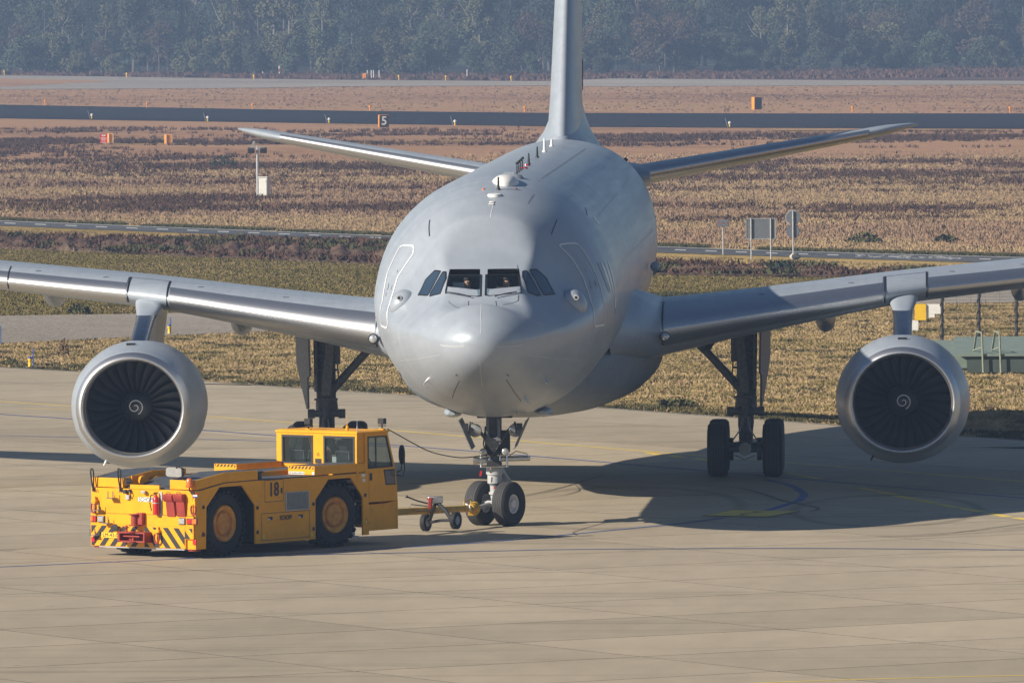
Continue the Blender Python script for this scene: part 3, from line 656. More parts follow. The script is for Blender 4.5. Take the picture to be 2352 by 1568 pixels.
# wipers
for s, (a, d) in ((-1, ((625, 340), (815, 376))), (1, ((1205, 338), (1025, 374)))):
    fl, nrm, cx = front['L' if s < 0 else 'R']; b = MB()
    pa = fsurf(*onfus(*Z4(*a)), .05); pb = fsurf(*onfus(*Z4(*d)), .05); b.tube([pa, (pa+pb)/2+np.array([0, -.01, .012]), pb], .012, 6)
    mid_ = fsurf(*onfus(*Z4((a[0]+d[0])/2+s*20, a[1]+8)), .03); b.tube([pa, mid_, pb], .008, 6); b.sph(pb, .022, 8); b.build('wiper', 'black', AC)
# cockpit contents
b = MB(); b.box((0, 2.42, 5.19), (1.5, .12, .34), Matrix.Rotation(R(-25), 3, 'X')); b.box((0, 2.3, 5.38), (1.35, .3, .03)); b.box((0, 3.0, 5.15), (.35, .9, .25)); b.build('instrument_panel', 'blackp', AC)
for s in (-1, 1):
    b = MB(); b.box((s*.46, 3.52, 5.42), (.46, .1, .62)); b.box((s*.46, 3.3, 5.12), (.46, .45, .1)); b.box((s*.46, 3.5, 5.80), (.24, .08, .16)); b.build('crew_seat', 'seat' if s > 0 else 'plate' if False else 'seat', AC, bevel=.02)
b = MB(); b.box((-.62, 3.2, 5.66), (.26, .02, .13)); b.build('sun_visor', 'plate', AC)

# ---- radome lightning strips, seams, doors, markings
def Z4l(m, pts, wd, name, off=.006, sub=8):
    b = MB(); strip_on(b, [onfus(*Z4(*q)) for q in pts], wd, off, sub=sub); return b.build(name, m, AC, smooth=0)
for pts in ([(905, 420), (902, 545), (900, 676)], [(565, 769), (765, 779)], [(1035, 781), (1260, 765)], [(895, 914), (904, 1010), (914, 1112)]): Z4l('linedim', pts, .018, 'lightning_strip')
for pts in ([(108, 905), (230, 905), (400, 884), (565, 851)], [(1290, 850), (1500, 880), (1720, 896), (1930, 890)]): Z4l('linedim', pts, .011, 'radome_seam')
for pts in ([(724, 1068), (665, 1215), (622, 1330), (617, 1410)], [(1115, 1060), (1180, 1160), (1240, 1240)]): Z4l('line', pts, .016, 'panel_seam')
for pts in ([(722, 1384), (738, 1425), (750, 1468)], [(1222, 1380), (1236, 1425), (1250, 1468)], [(722, 1384), (850, 1390), (1060, 1394), (1222, 1380)], [(965, 1395), (980, 1430), (988, 1465)]): Z4l('line', pts, .014, 'panel_seam')
for pts in ([(712, 1325), (708, 1355)], [(1198, 1325), (1206, 1352)], [(853, 1376), (851, 1392)], [(1070, 1376), (1072, 1392)], [(632, 404), (740, 438)], [(1085, 436), (1216, 398), (1220, 350)], [(800, 400), (793, 428)], [(1028, 400), (1033, 428)], [(1210, 100), (1216, 150)]): Z4l('line', pts, .014, 'panel_seam')
# passenger doors: white outline, handle, small window
for px, side in (([(222, -50), (120, 165), (78, 400), (64, 590), (72, 608), (112, 626), (122, 605), (140, 420), (205, 200), (335, 5), (342, -44), (330, -62), (252, -66)], -1),
                 ([(1560, -60), (1668, 45), (1760, 200), (1828, 410), (1852, 590), (1862, 612), (1936, 600), (1946, 575), (1930, 400), (1880, 200), (1790, 20), (1720, -75), (1690, -84), (1575, -74)], 1)):
    poly = winpoly(px); b = MB(); strip_on(b, poly, .04, .010, closed=True, sub=5); dr = b.build('passenger_door', 'linew', AC, smooth=0)
    ys_ = [q[0] for q in poly]; ts = [q[1] for q in poly]; b = MB()
    if side > 0:
        ptsL = [((1868, 232), (1876, 275), .09), ((1784, 130), (1790, 146), .05), ((1818, 232), (1822, 250), .03), ((1820, 265), (1838, 297), .05)]
    else: ptsL = [((126, 255), (120, 300), .07), ((199, 142), (202, 158), .05), ((155, 268), (148, 305), .05), ((106, 330), (104, 360), .04)]
    for a, c, wd in ptsL: strip_on(b, [onfus(*Z4(*a)), onfus(*Z4(*c))], wd, .012, sub=3)
    b.build('door_fitting', 'paint2', dr, smooth=0)
# white ovals of the left side (cabin window plugs)
for x, y in ((1944, 207), (1966, 207), (1988, 205), (2010, 200)):
    yy, th = onfus(*Z4(x, y)); b = MB(); poly = [(yy+.13*math.cos(a), th+.16*math.sin(a)) for a in [2*math.pi*k/14 for k in range(14)]]; fill_on(b, poly, .008, div=2)
    w_ = b.build('cabin_window', 'linew' if x != 1944 else 'paint2', AC, smooth=0)
for yy in np.arange(11.5, 44, .533):      # painted-over cabin window row
    th = R(78); b = MB() if yy == 11.5 else b; poly = [(yy+.035*math.cos(a), th+.022*math.sin(a)) for a in [2*math.pi*k/8 for k in range(8)]]; fill_on(b, poly, .006, div=1)
o = b.build('window_plug_row', 'linedim', AC, smooth=0); o['kind'] = 'stuff'
for (x, y, dy, dt, m_) in ((2032, 410, .18, .05, 'linew'), (2070, 400, .14, .045, 'linew'), (2034, 480, .16, .03, 'paint2')):
    yy, th = onfus(*Z4(x, y)); b = MB(); fill_on(b, [(yy-dy, th-dt), (yy+dy, th-dt), (yy+dy, th+dt), (yy-dy, th+dt)], .008, div=2); b.build('marking_plate', m_, AC, smooth=0)
# roof seam lines and roof patches
for pts in ([(1240, 672), (1285, 600), (1700, 230)], [(1905, 180), (1850, 130)]):
    b = MB(); q = [onfus((1400+x*.46769)/1.63265, (450+y*.46769)/1.63265) for x, y in pts]; strip_on(b, q, .012, .006, sub=14); b.build('panel_seam', 'line', AC, smooth=0)
Z5 = lambda x, y: ((1400+x*.46769)/1.63265, (450+y*.46769)/1.63265)
def Z5l(m, pts, wd, name='panel_seam', off=.006, sub=8):
    b = MB(); strip_on(b, [onfus(*Z5(*q)) for q in pts], wd, off, sub=sub); b.build(name, m, AC, smooth=0)
Z5l('paint2', [(1805, 765), (1955, 590)], .03); Z5l('paint2', [(1550, 650), (1590, 606), (1630, 620)], .03); Z5l('paint2', [(1992, 548), (2040, 470)], .03)
Z5l('black', [(453, 802), (447, 860), (451, 932)], .03, 'strake'); Z5l('line', [(1473, 798), (1452, 850), (1425, 920)], .022, 'strake')
Z5l('black', [(1700, 703), (1712, 760)], .03, 'strake'); Z5l('black', [(1855, 292), (1908, 320)], .06, 'drain_mast'); Z5l('linew', [(975, 636), (938, 785)], .012)
for x, y in ((1788, 808),): Z5l('linew', [(x-8, y), (x+10, y)], .22, 'marking_plate')
# roof antennas, domes, beacons
def roof(name, m, x, ytop, ybase, r0, r1, ball=0, par=AC):
    yy, th = onfus(*Z5(x, ybase)); base = fsurf(yy, th); u_, v_ = Z5(x, ytop); tp = at(u_, v_, base[1]); b = MB()
    b.lathe([(0, r0), ((tp-base)[2], r1)], base-np.array([0, 0, .05]), (0, 0, 1), 10, (True, True), sq=None)
    b.cyl(base-np.array([0, 0, .05]), base+np.array([0, 0, .03]), r0*1.7, r0*1.3, 12)
    if ball: b.sph(tp, ball, 10)
    b.build(name, m, par)
for x, a, c in ((1003, 440, 558), (1246, 250, 356), (1314, 197, 302)): roof('blade_antenna', 'black', x, a, c, .035, .018)
for x, a, c in ((1372, 130, 256), (1429, 138, 212)): roof('whip_antenna', 'domewhite', x, a, c, .045, .02)
for x, a, c in ((1151, 348, 430), (1166, 336, 419), (1181, 322, 407), (1196, 307, 398)): roof('rod_antenna', 'black', x, a, c, .018, .015, ball=.038)
for x, a, c, m_ in ((1211, 366, 388, 'redlamp'), (1231, 344, 366, 'redlamp'), (883, 540, 558, 'amber'), (1146, 538, 556, 'amber')): roof('beacon', m_, x, a, c, .06 if m_ == 'redlamp' else .02, .045 if m_ == 'redlamp' else .008)
yy, th = onfus(*Z5(1050, 515)); c0 = fsurf(yy, th); b = MB(); rs = []
for t, k in ((0, 1), (.12, .97), (.25, .85), (.36, .6), (.41, .3), (.42, .02)):
    rs.append([c0+np.array([.33*k*math.cos(a), .75*k*math.sin(a)+.5, t*.62-.05]) for a in [2*math.pi*j/28 for j in range(28)]])
b.rings(rs, (True, True)); b.build('satellite_dome', 'domewhite', AC, smooth=60)
yy, th = onfus(*Z5(1095, 452)); c0 = fsurf(yy, th); b = MB(); b.lathe([(-.05, .34), (.03, .27), (.06, .15)], c0, (0, 0, 1), 20, (True, True)); b.box(c0+np.array([-.02, 0, .08]), (.26, .2, .04)); b.build('antenna_fairing', 'paint2', AC)
yy, th = onfus(*Z5(970, 603)); b = MB(); b.lathe([(-.03, .17), (.03, .15), (.04, .08)], fsurf(yy, th), (0, -.1, 1), 20, (True, True)); b.build('disc_antenna', 'domewhite', AC)
for x, y in ((950, 658), (945, 675), (1113, 462)):
    yy, th = onfus(*Z5(x, y)); b = MB(); b.box(fsurf(yy, th), (.12, .15, .04)); b.build('pad_antenna', 'domewhite', AC, bevel=.02)
# camera bulges by the doors (teardrops) and probes
for (x, y, s) in ((248, 398, -1), (1680, 395, 1)):
    yy, th = onfus(*Z4(x, y)); c0 = fsurf(yy, th); nn = fsurf(yy, th, 1)-c0; b = MB(); rs = []
    fw = fsurf(yy+.3, th)-c0; fw = fw/np.linalg.norm(fw); up_ = np.cross(nn, fw); up_ = up_ if up_[2] > 0 else -up_
    for k in range(9):
        ph = k/8*math.pi/2; rs.append([c0+nn*(.24*math.sin(ph)-.03)+(fw*math.cos(a)*(.5 if math.cos(a) > 0 else .27)+up_*math.sin(a)*(.28 if math.sin(a) > 0 else .38))*max(math.cos(ph), .01) for a in [2*math.pi*j/24 for j in range(24)]])
    b.rings(rs, (False, True)); bl = b.build('camera_fairing', 'paint', AC, smooth=70)
    q = c0+nn*.15-fw*.13; dd = np.array([-.25*s*0, -1, 0]); b = MB(); b.cyl(q, q+dd*.09, .07, .06, 16); b.build('lens_ring', 'gearwhite', bl); b = MB(); b.cyl(q+dd*.092, q+dd*.097, .035, .03, 12); b.build('lens', 'black', bl)
for (x, y, dx, dy) in ((452, 1066, 40, 30), (1436, 1060, -18, -6), (1280, 1208, 14, 12)):
    p0 = fsurf(*onfus(*Z4(x, y))); p1 = fsurf(*onfus(*Z4(x, y)), .13); p2 = p1+(fsurf(*onfus(*Z4(x+dx, y+dy)), .13)-p1); b = MB(); b.tube([p0, p1, p2], [.03, .02, .012], 8); b.build('pitot_probe', 'steel', AC)
for (x, y) in ((700, 1020), (1130, 1020)):
    b = MB(); yy, th = onfus(*Z4(x, y)); fill_on(b, [(yy-.05, th-.008), (yy+.06, th-.008), (yy+.06, th+.012), (yy-.05, th+.012)], .008, div=1); b.build('sensor_port', 'geardark', AC, smooth=0)
yy, th = onfus(*Z4(1980, 755)); b = MB(); strip_on(b, [(yy+.2*math.cos(a), th+.07*math.sin(a)) for a in [2*math.pi*k/16 for k in range(16)]], .025, .008, closed=True, sub=1)
strip_on(b, [(yy, th), (yy-.12, th-.05)], .02, .03, sub=2); b.build('static_port', 'black', AC, smooth=0)
b = MB(); p0 = at(920, 608-0, 12); 
b.sph(at(1505, 612, 30.5), .13, 12); b.cyl(at(1498, 612, 30.5), at(1505, 612, 30.5), .12, .12, 10); b.build('inspection_light', 'gearwhite', AC)

# ---- belly fairing
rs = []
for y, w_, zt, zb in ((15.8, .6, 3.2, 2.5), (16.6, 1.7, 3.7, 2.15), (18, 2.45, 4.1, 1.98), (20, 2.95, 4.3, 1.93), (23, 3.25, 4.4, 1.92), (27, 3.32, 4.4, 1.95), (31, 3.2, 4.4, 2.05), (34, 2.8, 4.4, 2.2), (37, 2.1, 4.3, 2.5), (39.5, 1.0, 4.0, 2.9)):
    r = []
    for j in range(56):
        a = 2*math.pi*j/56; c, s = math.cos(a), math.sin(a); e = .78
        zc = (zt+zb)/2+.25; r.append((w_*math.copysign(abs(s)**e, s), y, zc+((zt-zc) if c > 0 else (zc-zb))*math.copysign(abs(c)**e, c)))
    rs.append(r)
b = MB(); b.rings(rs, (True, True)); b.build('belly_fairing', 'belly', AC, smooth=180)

# ---- wings
def naca(t, x):   # half thickness
    return 5*t*(.2969*math.sqrt(x)-.126*x-.3516*x*x+.2843*x**3-.1036*x**4)
WS = dict(x=[2.0, 3.3, 5.0, 7.0, 9.37, 11.5, 14, 18, 24, 29.6], y=[18.3, 19.35, 20.55, 21.85, 23.3, 24.65, 26.25, 28.8, 32.6, 36.2],
          z=[3.88, 3.98, 4.20, 4.47, 4.79, 4.97, 5.19, 5.55, 6.35, 7.3], c=[12.6, 11.3, 9.9, 8.5, 7.1, 6.7, 6.2, 5.3, 3.9, 2.4], t=[.135, .130, .122, .118, .115, .112, .11, .105, .10, .10], inc=[3.6, 3.3, 2.6, 1.9, 1.2, .8, .5, .3, 0, 0])
WF = {k: pch(WS['x'], WS[k]) for k in 'yzct'}; WF['inc'] = pch(WS['x'], WS['inc'])
def wpt(x, u, up, off=0, s=1):
    # u chord fraction 0..1, up +1 upper / -1 lower
    c = WF['c'](x); t = WF['t'](x); h = naca(t, u)*1.06 if up > 0 else naca(t, u)*.95; cam_ = .018*math.sin(math.pi*min(u*1.0, 1))*1
    yl = u*c; zl = (up*h+cam_)*c+up*off
    if u < .001: yl -= off
    a = R(WF['inc'](x)); return np.array([s*x, WF['y'](x)+yl*math.cos(a)+zl*math.sin(a), WF['z'](x)-yl*math.sin(a)+zl*math.cos(a)])
US = [0, .0012, .004, .009, .016, .026, .04, .06, .085, .115, .15, .22, .32, .45, .6, .78, .97]
def wring(x, s=1, off=0): return [wpt(x, u, 1, off, s) for u in US[::-1]]+[wpt(x, u, -1, off, s) for u in US[1:]]
xsW = [2.0, 2.6, 3.3, 4, 5, 6, 7, 8, 9, 9.37, 10, 11, 12, 13, 14, 16, 18, 21, 24, 27, 29.6]
for s in (-1, 1):
    b = MB(); b.rings([wring(x, s) for x in xsW], (True, True)); wing = b.build('wing', 'paint', AC, smooth=50)
    # slats: own pieces standing 12 mm proud of the box, bare metal noses
    for (x0, x1) in ((3.55, 8.88), (10.02, 13.15), (13.19, 19.0), (19.05, 28.5)):
        b = MB(); uu = [.135, .115, .09, .07, .056, .055, .045, .035, .026, .018, .012, .007, .004, .0015, .0003]; lo = [.0015, .004, .007, .012, .018, .026, .035, .042]
        n = max(4, int((x1-x0)*1.5)); rs = []
        for i in range(n+1):
            x = x0+(x1-x0)*i/n
            rs.append([wpt(x, .135, 1, -.03, s)]+[wpt(x, u, 1, .014, s) for u in uu]+[wpt(x, 0, 1, .014, s)]+[wpt(x, u, -1, .014, s) for u in lo]+[wpt(x, .042, -1, -.03, s)])
        m_ = len(rs[0]); k = 0
        b.rings(rs, (False, False), closed=False)
        for fi, f in enumerate(b.f): j = fi % (m_-1); b.m[fi] = 0 if j < 6 else 1
        # end caps (thin ribs)
        for r in (rs[0], rs[-1]): b.add(r, [tuple(range(m_))], 0)
        b.build('slat', ['paint', 'metal'], wing, smooth=40)
    # slat rear gap line along the wing, and gap lines at slat ends
    b = MB()
    def wline(b, pts, wd, off=.018):
        P = [wpt(x, u, up, off, s) for x, u, up in pts]; A = []; B3 = []
        for i in range(len(P)):
            t = P[min(i+1, len(P)-1)]-P[max(i-1, 0)]; nn = wpt(pts[i][0], pts[i][1], pts[i][2], off+.1, s)-P[i]; sd = np.cross(t, nn); sd = sd/(np.linalg.norm(sd)+1e-9); A.append(P[i]+sd*wd/2); B3.append(P[i]-sd*wd/2)
        n = len(A); b.add(A+B3, [(i, i+1, n+i+1, n+i) for i in range(n-1)])
    wline(b, [(x, .141, 1) for x in np.linspace(3.3, 28, 40)], .035, .006)
    for xe in (3.5, 8.93, 9.97, 13.17): wline(b, [(xe, u, 1) for u in (.138, .1, .07, .05, .035, .02, .01, .004, .001)]+[(xe, u, -1) for u in (.001, .004, .01, .02, .035)], .045, .016)
    b.build('slat_gap', 'black', wing, smooth=0)
    for xe in (5.9, 8.1, 10.6, 12.4, 14.6):
        b = MB(); c0 = wpt(xe, .10, 1, .016, s); b.box(c0, (.14, .05, .01)); b.build('hoist_point', 'black', wing)
    # flap track fairings
    for xe, ln in ((7.4, 3.2), (12.35, 3.0), (17, 2.6)):
        c0 = wpt(xe, .62, -1, 0, s); b = MB(); rs = []
        for k in range(13):
            t = k/12; r_2 = .36*math.sin(math.pi*min(.02+t*.96, 1))**.6; rs.append([(c0[0]+r_2*.72*math.cos(a), c0[1]-ln/2+ln*1.25*t, c0[2]-.10-.10*t+r_2*1.0*math.sin(a)) for a in [2*math.pi*j/18 for j in range(18)]])
        b.rings(rs, (True, True)); b.build('flap_track_fairing', 'paint', wing, smooth=70)
    # wing-root landing light
    lx = 3.28; c0 = at(857 if s < 0 else 1528, 778 if s < 0 else 773, 19.25 if s < 0 else 19.3)
    b = MB(); d_ = Vector((s*.25, -1, .1)); b.lathe([(-.1, .13), (.0, .13), (.02, .115)], c0, d_, 20, (True, False)); ll = b.build('landing_light', 'dark', wing)
    b = MB(); b.lathe([(.0, .11), (.03, .095), (.05, .06), (.06, .01)], c0, d_, 20, (False, True)); b.build('light_lens', 'clearlamp', ll)
    # root fillet
    b = MB(); rs = []
    for x, k in ((2.3, 1.32), (2.9, 1.16), (3.45, 1.0)):
        r = []
        for u in US[::-1]: q = wpt(x, u, 1, 0, s); q0 = wpt(x, .2, 1, 0, s); q[2] = WF['z'](x)+(q[2]-WF['z'](x))*k+(k-1)*.6*(1-u); q[1] -= (k-1)*4.2*(1-u)**3; r.append(q)
        for u in US[1:]: q = wpt(x, u, -1, 0, s); q[1] -= (k-1)*4.2*(1-u)**3; r.append(q)
        rs.append(r)
    b.rings(rs, (True, True)); b.build('wing_root_fairing', 'paint', wing, smooth=70)

# ---- tailplane and fin
for s in (-1, 1):
    b = MB(); rs = []; A0 = np.array([1.6, 48.9, 7.18]); A1 = np.array([9.05, 55.0, 8.40]); 
    for t, k in ((0, 1), (.2, 1), (.4, 1), (.6, 1), (.8, 1), (.93, 1), (.97, .97), (1.0, .86), (1.05, .62), (1.085, .3)):
        o = A0+(A1-A0)*t; ch = (5.2+(2.4-5.2)*min(t, 1))*k; yo = (1-k)*1.9+o[1]; o = np.array([s*o[0], yo, o[2]]); r = []
        for u in US[::-1]: r.append(o+np.array([0, u*ch, naca(.118, u)*ch*(k**.3)-u*ch*.01]))
        for u in US[1:]: r.append(o+np.array([0, u*ch, -naca(.118, u)*ch*(k**.3)-u*ch*.01]))
        rs.append(r)
    b.rings(rs, (True, True)); tp = b.build('tailplane', 'paint', AC, smooth=50)
    b = MB(); rs = []
    for t in np.linspace(.04, .9, 8):
        o = A0+(A1-A0)*t; ch = 5.2+(2.4-5.2)*t; o = np.array([s*o[0], o[1]-.012, o[2]]); r = []
        for u in (.045, .03, .018, .01, .004, .001): r.append(o+np.array([0, u*ch, naca(.118, u)*ch+.010]))
        r.append(o+np.array([0, -.01, 0]))
        for u in (.001, .004, .01, .018, .03, .045): r.append(o+np.array([0, u*ch, -naca(.118, u)*ch-.010]))
        rs.append(r)
    b.rings(rs, (False, False), closed=False); b.build('leading_edge', 'metal', tp, smooth=60)
    # apron plate where tail meets body
    b = MB(); rs = []
    for x, k in ((.9, 1.5), (1.7, 1.35), (2.3, 1.02)):
        r = []; ch = 5.6
        for u in US[::-1]: r.append((s*x, 49+u*ch-.5*(k-1)*(1-u), 7.2+(naca(.10, u)*ch*k)))
        for u in US[1:]: r.append((s*x, 49+u*ch-.5*(k-1)*(1-u), 7.2-(naca(.10, u)*ch*k)))
        rs.append(r)
    b.rings(rs, (True, True)); b.build('tail_fillet', 'paint', tp, smooth=60)
b = MB(); b.tube([at(1412, 385, 47), at(1430, 376, 47), at(1440, 364, 47)], [.1, .09, .05], 8); b.build('air_scoop', 'black', AC)
b = MB(); rs = []
for z, y0, ch, th_ in ((7.6, 44.9, 10.3, .105), (8.4, 45.6, 9.5, .10), (9.4, 46.6, 8.7, .098), (11, 48.0, 7.9, .098), (14, 50.7, 6.4, .098), (17.2, 53.5, 4.6, .098), (17.45, 54.2, 3.7, .09)):
    r = []
    for u in US[::-1]: r.append((naca(th_, u)*ch, y0+u*ch, z))
    for u in US[1:]: r.append((-naca(th_, u)*ch, y0+u*ch, z))
    rs.append(r)
b.rings(rs, (True, True)); fin = b.build('fin', 'paint', AC, smooth=60)
b = MB(); rs = []
for z, k, dy in ((7.55, 1.0, 0), (8.1, .78, .1), (8.5, .54, .5), (8.9, .40, .8), (9.4, .28, 1.4)):
    r = []
    for j in range(40):
        a = 2*math.pi*j/40; r.append((1.15*k*math.sin(a), 49.5+dy-(4.7-dy)*math.cos(a), z))
    rs.append(r)
b.rings(rs, (True, True)); b.build('fin_fillet', 'paint', fin, smooth=60)
b = MB(); 
for y_, z_, dy_, dz_ in ((51.7, 10.35, .5, .16), (51.8, 9.95, .16, .75), (52.6, 10.1, .10, .5), (52.6, 9.75, .25, .14)): b.box((.362 if y_ < 52 else .325, y_, z_), (.02, dy_, dz_), Matrix.Rotation(R(2.6), 3, 'Z'))
b.build('fin_lettering', 'blackp', fin)

# ---- engines
def nac_sq(a):   # flatten the underside a little
    return 1
def eng_ring(cx, cz, y, r, n=64, flat=True):
    q = []
    for j in range(n):
        a = 2*math.pi*j/n; c, s2 = math.cos(a), math.sin(a); k = 1.0
        zz = -c*r
        if flat: zz = zz*(.945 if zz < 0 else .965); xx = s2*r*(1+.015*(c > .3)*abs(s2)); 
        else: xx = s2*r
        if flat and c > .55: xx *= 1+.06*(c-.55)
        q.append((cx+xx, y, cz+zz))
    return q
EY = 18.18; EZ = 2.25
for s, cxx in ((-1, -9.40), (1, 9.38)):
    cz = EZ+(.0 if s < 0 else .02)
    outer = [(.20, 1.402), (.24, 1.418), (.32, 1.44), (.5, 1.49), (.8, 1.55), (1.3, 1.615), (2.0, 1.645), (2.8, 1.63), (3.6, 1.56), (4.4, 1.43), (5.2, 1.24), (6.0, 1.0), (6.3, .92)]
    b = MB(); b.rings([eng_ring(cxx, cz, EY+y, r) for y, r in outer], (False, False)); eng = b.build('engine', 'paint', AC, smooth=60)
    lip = [(.20, 1.404), (.12, 1.365), (.05, 1.325), (.012, 1.285), (0, 1.258), (.012, 1.236), (.05, 1.212), (.12, 1.194), (.22, 1.183), (.34, 1.178)]
    b = MB(); b.rings([eng_ring(cxx, cz, EY+y, r) for y, r in lip], (False, False)); b.build('intake_lip', 'metal', eng, smooth=80)
    b = MB(); b.rings([eng_ring(cxx, cz, EY+y, r) for y, r in ((.34, 1.181), (.36, 1.181), (.44, 1.182), (.45, 1.182))], (False, False), mi=0); b.build('intake_ring', 'domewhite', eng, smooth=80)
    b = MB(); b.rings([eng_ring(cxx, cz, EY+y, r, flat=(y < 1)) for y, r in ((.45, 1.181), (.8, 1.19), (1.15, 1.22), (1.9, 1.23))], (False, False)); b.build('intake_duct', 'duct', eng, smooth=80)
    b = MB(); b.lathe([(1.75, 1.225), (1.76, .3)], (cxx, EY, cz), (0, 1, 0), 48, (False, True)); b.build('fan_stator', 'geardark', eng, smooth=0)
    # fan blades
    bl = MB(); nr = 9; rs = []
    for i in range(nr):
        t = i/(nr-1); r = .33+(1.215-.33)*t; tw = R(28+36*t); chd = .20+.14*math.sin(min(t*1.2, 1)*math.pi/2)+.02*t; sweep = .10*t*t-.05*math.sin(t*math.pi); lean = .10*t
        sec = []
        for k in range(5):
            u = k/4-.5; tang = u*chd*math.sin(tw)+.0; axl = u*chd*math.cos(tw)*.9; camb = .03*(1-4*u*u)
            a0 = (tang+lean*.9*0)/max(r, .3)+sweep*.55
            sec.append((a0, r, 1.32+axl+.12*sweep-camb))
        rs.append(sec)
    proto_b = None
    for k in range(26):
        a_ = 2*math.pi*k/26+.1*s
        if proto_b is None:
            m0 = MB(); front_ = [[(q[1]*math.sin(q[0]), q[2], q[1]*math.cos(q[0])) for q in sec] for sec in rs]; back_ = [[(x, y+.016, z) for x, y, z in sec] for sec in front_]
            m0.rings([f_+bk[::-1] for f_, bk in zip(front_, back_)], (True, True)); o = m0.build('fan_blade', 'fan', eng, smooth=50); proto_b = o
        else:
            o = proto_b.copy(); C.objects.link(o); o.parent = eng
        o.location = (cxx, EY, cz); o.rotation_euler = (0, a_, 0)
    b = MB(); b.lathe([(.70, .004), (.72, .06), (.79, .16), (.89, .26), (1.0, .33), (1.10, .37), (1.3, .385), (1.6, .385)], (cxx, EY, cz), (0, 1, 0), 40, (True, False)); b.build('spinner', 'spinner', eng, smooth=60)
    b = MB(); pts = []
    for k in range(46):
        t = k/45; a = t*2*math.pi*1.5+1.2; r = .02+.175*t**.75; y = np.interp(r, [0, .06, .16, .26], [.70, .72, .79, .89])-.008; pts.append((cxx-r*math.cos(a)*1, EY+y, cz+r*math.sin(a)))
    b.tube(pts, .0115, 6); b.build('spinner_spiral', 'linew', eng)
    b = MB(); b.lathe([(5.4, .8), (6.3, .86), (6.9, .7), (7.5, .35), (7.9, .05)], (cxx, EY, cz), (0, 1, 0), 32, (True, True)); b.build('exhaust_cone', 'exh', eng)
    b = MB(); q = (cxx+(-.1 if s < 0 else .0), EY+.95, cz+1.53); b.box(q, (.22, .1, .05)); b.build('cooling_inlet', 'black', eng)
    b = MB(); q0 = np.array([cxx-.72, EY+.9, cz-1.30]); b.cyl(q0, q0+np.array([-.07, 0, -.14]), .03, .02, 8); b.build('drain_mast', 'linew' if s < 0 else 'black', eng)
    # pylon
    b = MB(); rs = []
    for z, yf, wd, yb in ((3.45, 19.55, .22, 27.0), (3.68, 19.75, .225, 27.2), (3.85, 20.15, .225, 27.5), (4.05, 20.85, .225, 27.8), (4.25, 21.6, .235, 28), (4.40, 22.2, .27, 28.2), (4.50, 22.6, .32, 28.3), (4.60, 22.95, .36, 28.4), (4.70, 23.3, .38, 28.4), (4.80, 23.6, .38, 28.4)):
        r = []
        for j in range(36):
            a = 2*math.pi*j/36; c, s2 = math.cos(a), math.sin(a)
            r.append((cxx+wd*math.copysign(abs(s2)**.8, s2)+s*.10*(z-3.45)*0, (yf+.6-.6*c) if c > 0 else (yf+.6+(yb-yf-.6)*(-c)**1.5), z))
        rs.append(r)
    b.rings(rs, (True, True)); pyl = b.build('pylon', 'paint', AC, smooth=70)
    # bare metal nose of pylon
    b = MB(); rs = []
    for z, yf, wd in ((3.66, 19.70, .232), (3.85, 20.12, .232), (4.05, 20.82, .232), (4.25, 21.57, .242), (4.38, 22.1, .268)):
        r = []
        for j in range(-8, 9):
            a = j/8*math.pi*.46; c, s2 = math.cos(a), math.sin(a); r.append((cxx+wd*math.copysign(abs(s2)**.8, s2), yf+.6-.63*c, z))
        rs.append(r)
    b.rings(rs, (False, False), closed=False); b.build('pylon_nose', 'pylonmetal', pyl, smooth=60)

# ---- tyres
def tyre_prof(Rt, w, rim, groov=0):
    pr = [(-w*.36, rim), (-w*.47, rim+.04), (-w*.5, (rim+Rt)/2), (-w*.47, Rt*.9), (-w*.38, Rt*.965), (-w*.28, Rt*.99)]
    if groov:
        for g in (-.19, -.065, .065, .19): pr += [((g-.012)*w, Rt), ((g-.012)*w, Rt-.018), ((g+.012)*w, Rt-.018), ((g+.012)*w, Rt)]
    else: pr += [(0, Rt)]
    pr += [(-a, b_) for a, b_ in [(-w*.28, Rt*.99), (-w*.38, Rt*.965), (-w*.47, Rt*.9), (-w*.5, (rim+Rt)/2), (-w*.47, rim+.04), (-w*.36, rim)]]
    return pr
def aircraft_wheel(par, c, ax, Rt, w, rim, rimmat='rimwhite', side=1):
    b = MB(); b.lathe(tyre_prof(Rt, w, rim, 1), c, ax, 48)
    for g0, g1 in ((-.33, -.202), (-.178, -.077), (-.053, .053), (.077, .178), (.202, .33)): b.lathe([(g0*w, Rt*(.985 if g0 < -.3 else 1)+.003), (g1*w, Rt*(.985 if g1 > .3 else 1)+.003)], c, ax, 48, mi=1)
    b.build('tyre', ['tyre', 'tyregrey'], par, smooth=30)
    b = MB(); b.lathe([(-w*.36, rim+.01), (-w*.36, rim-.02), (-w*.16, rim*.8), (-w*.12, .09), (-w*.12, .005), ], c, ax, 32, (False, True)); b.lathe([(w*.38, rim+.012), (w*.38, rim-.015), (w*.34, rim-.03), (w*.18, rim*.80), (w*.12, rim*.62), (w*.14, rim*.50), (w*.34, rim*.47), (w*.42, rim*.42), (w*.44, .005)], c, ax, 32, (False, True))
    b.build('wheel_rim', rimmat, par, smooth=35)
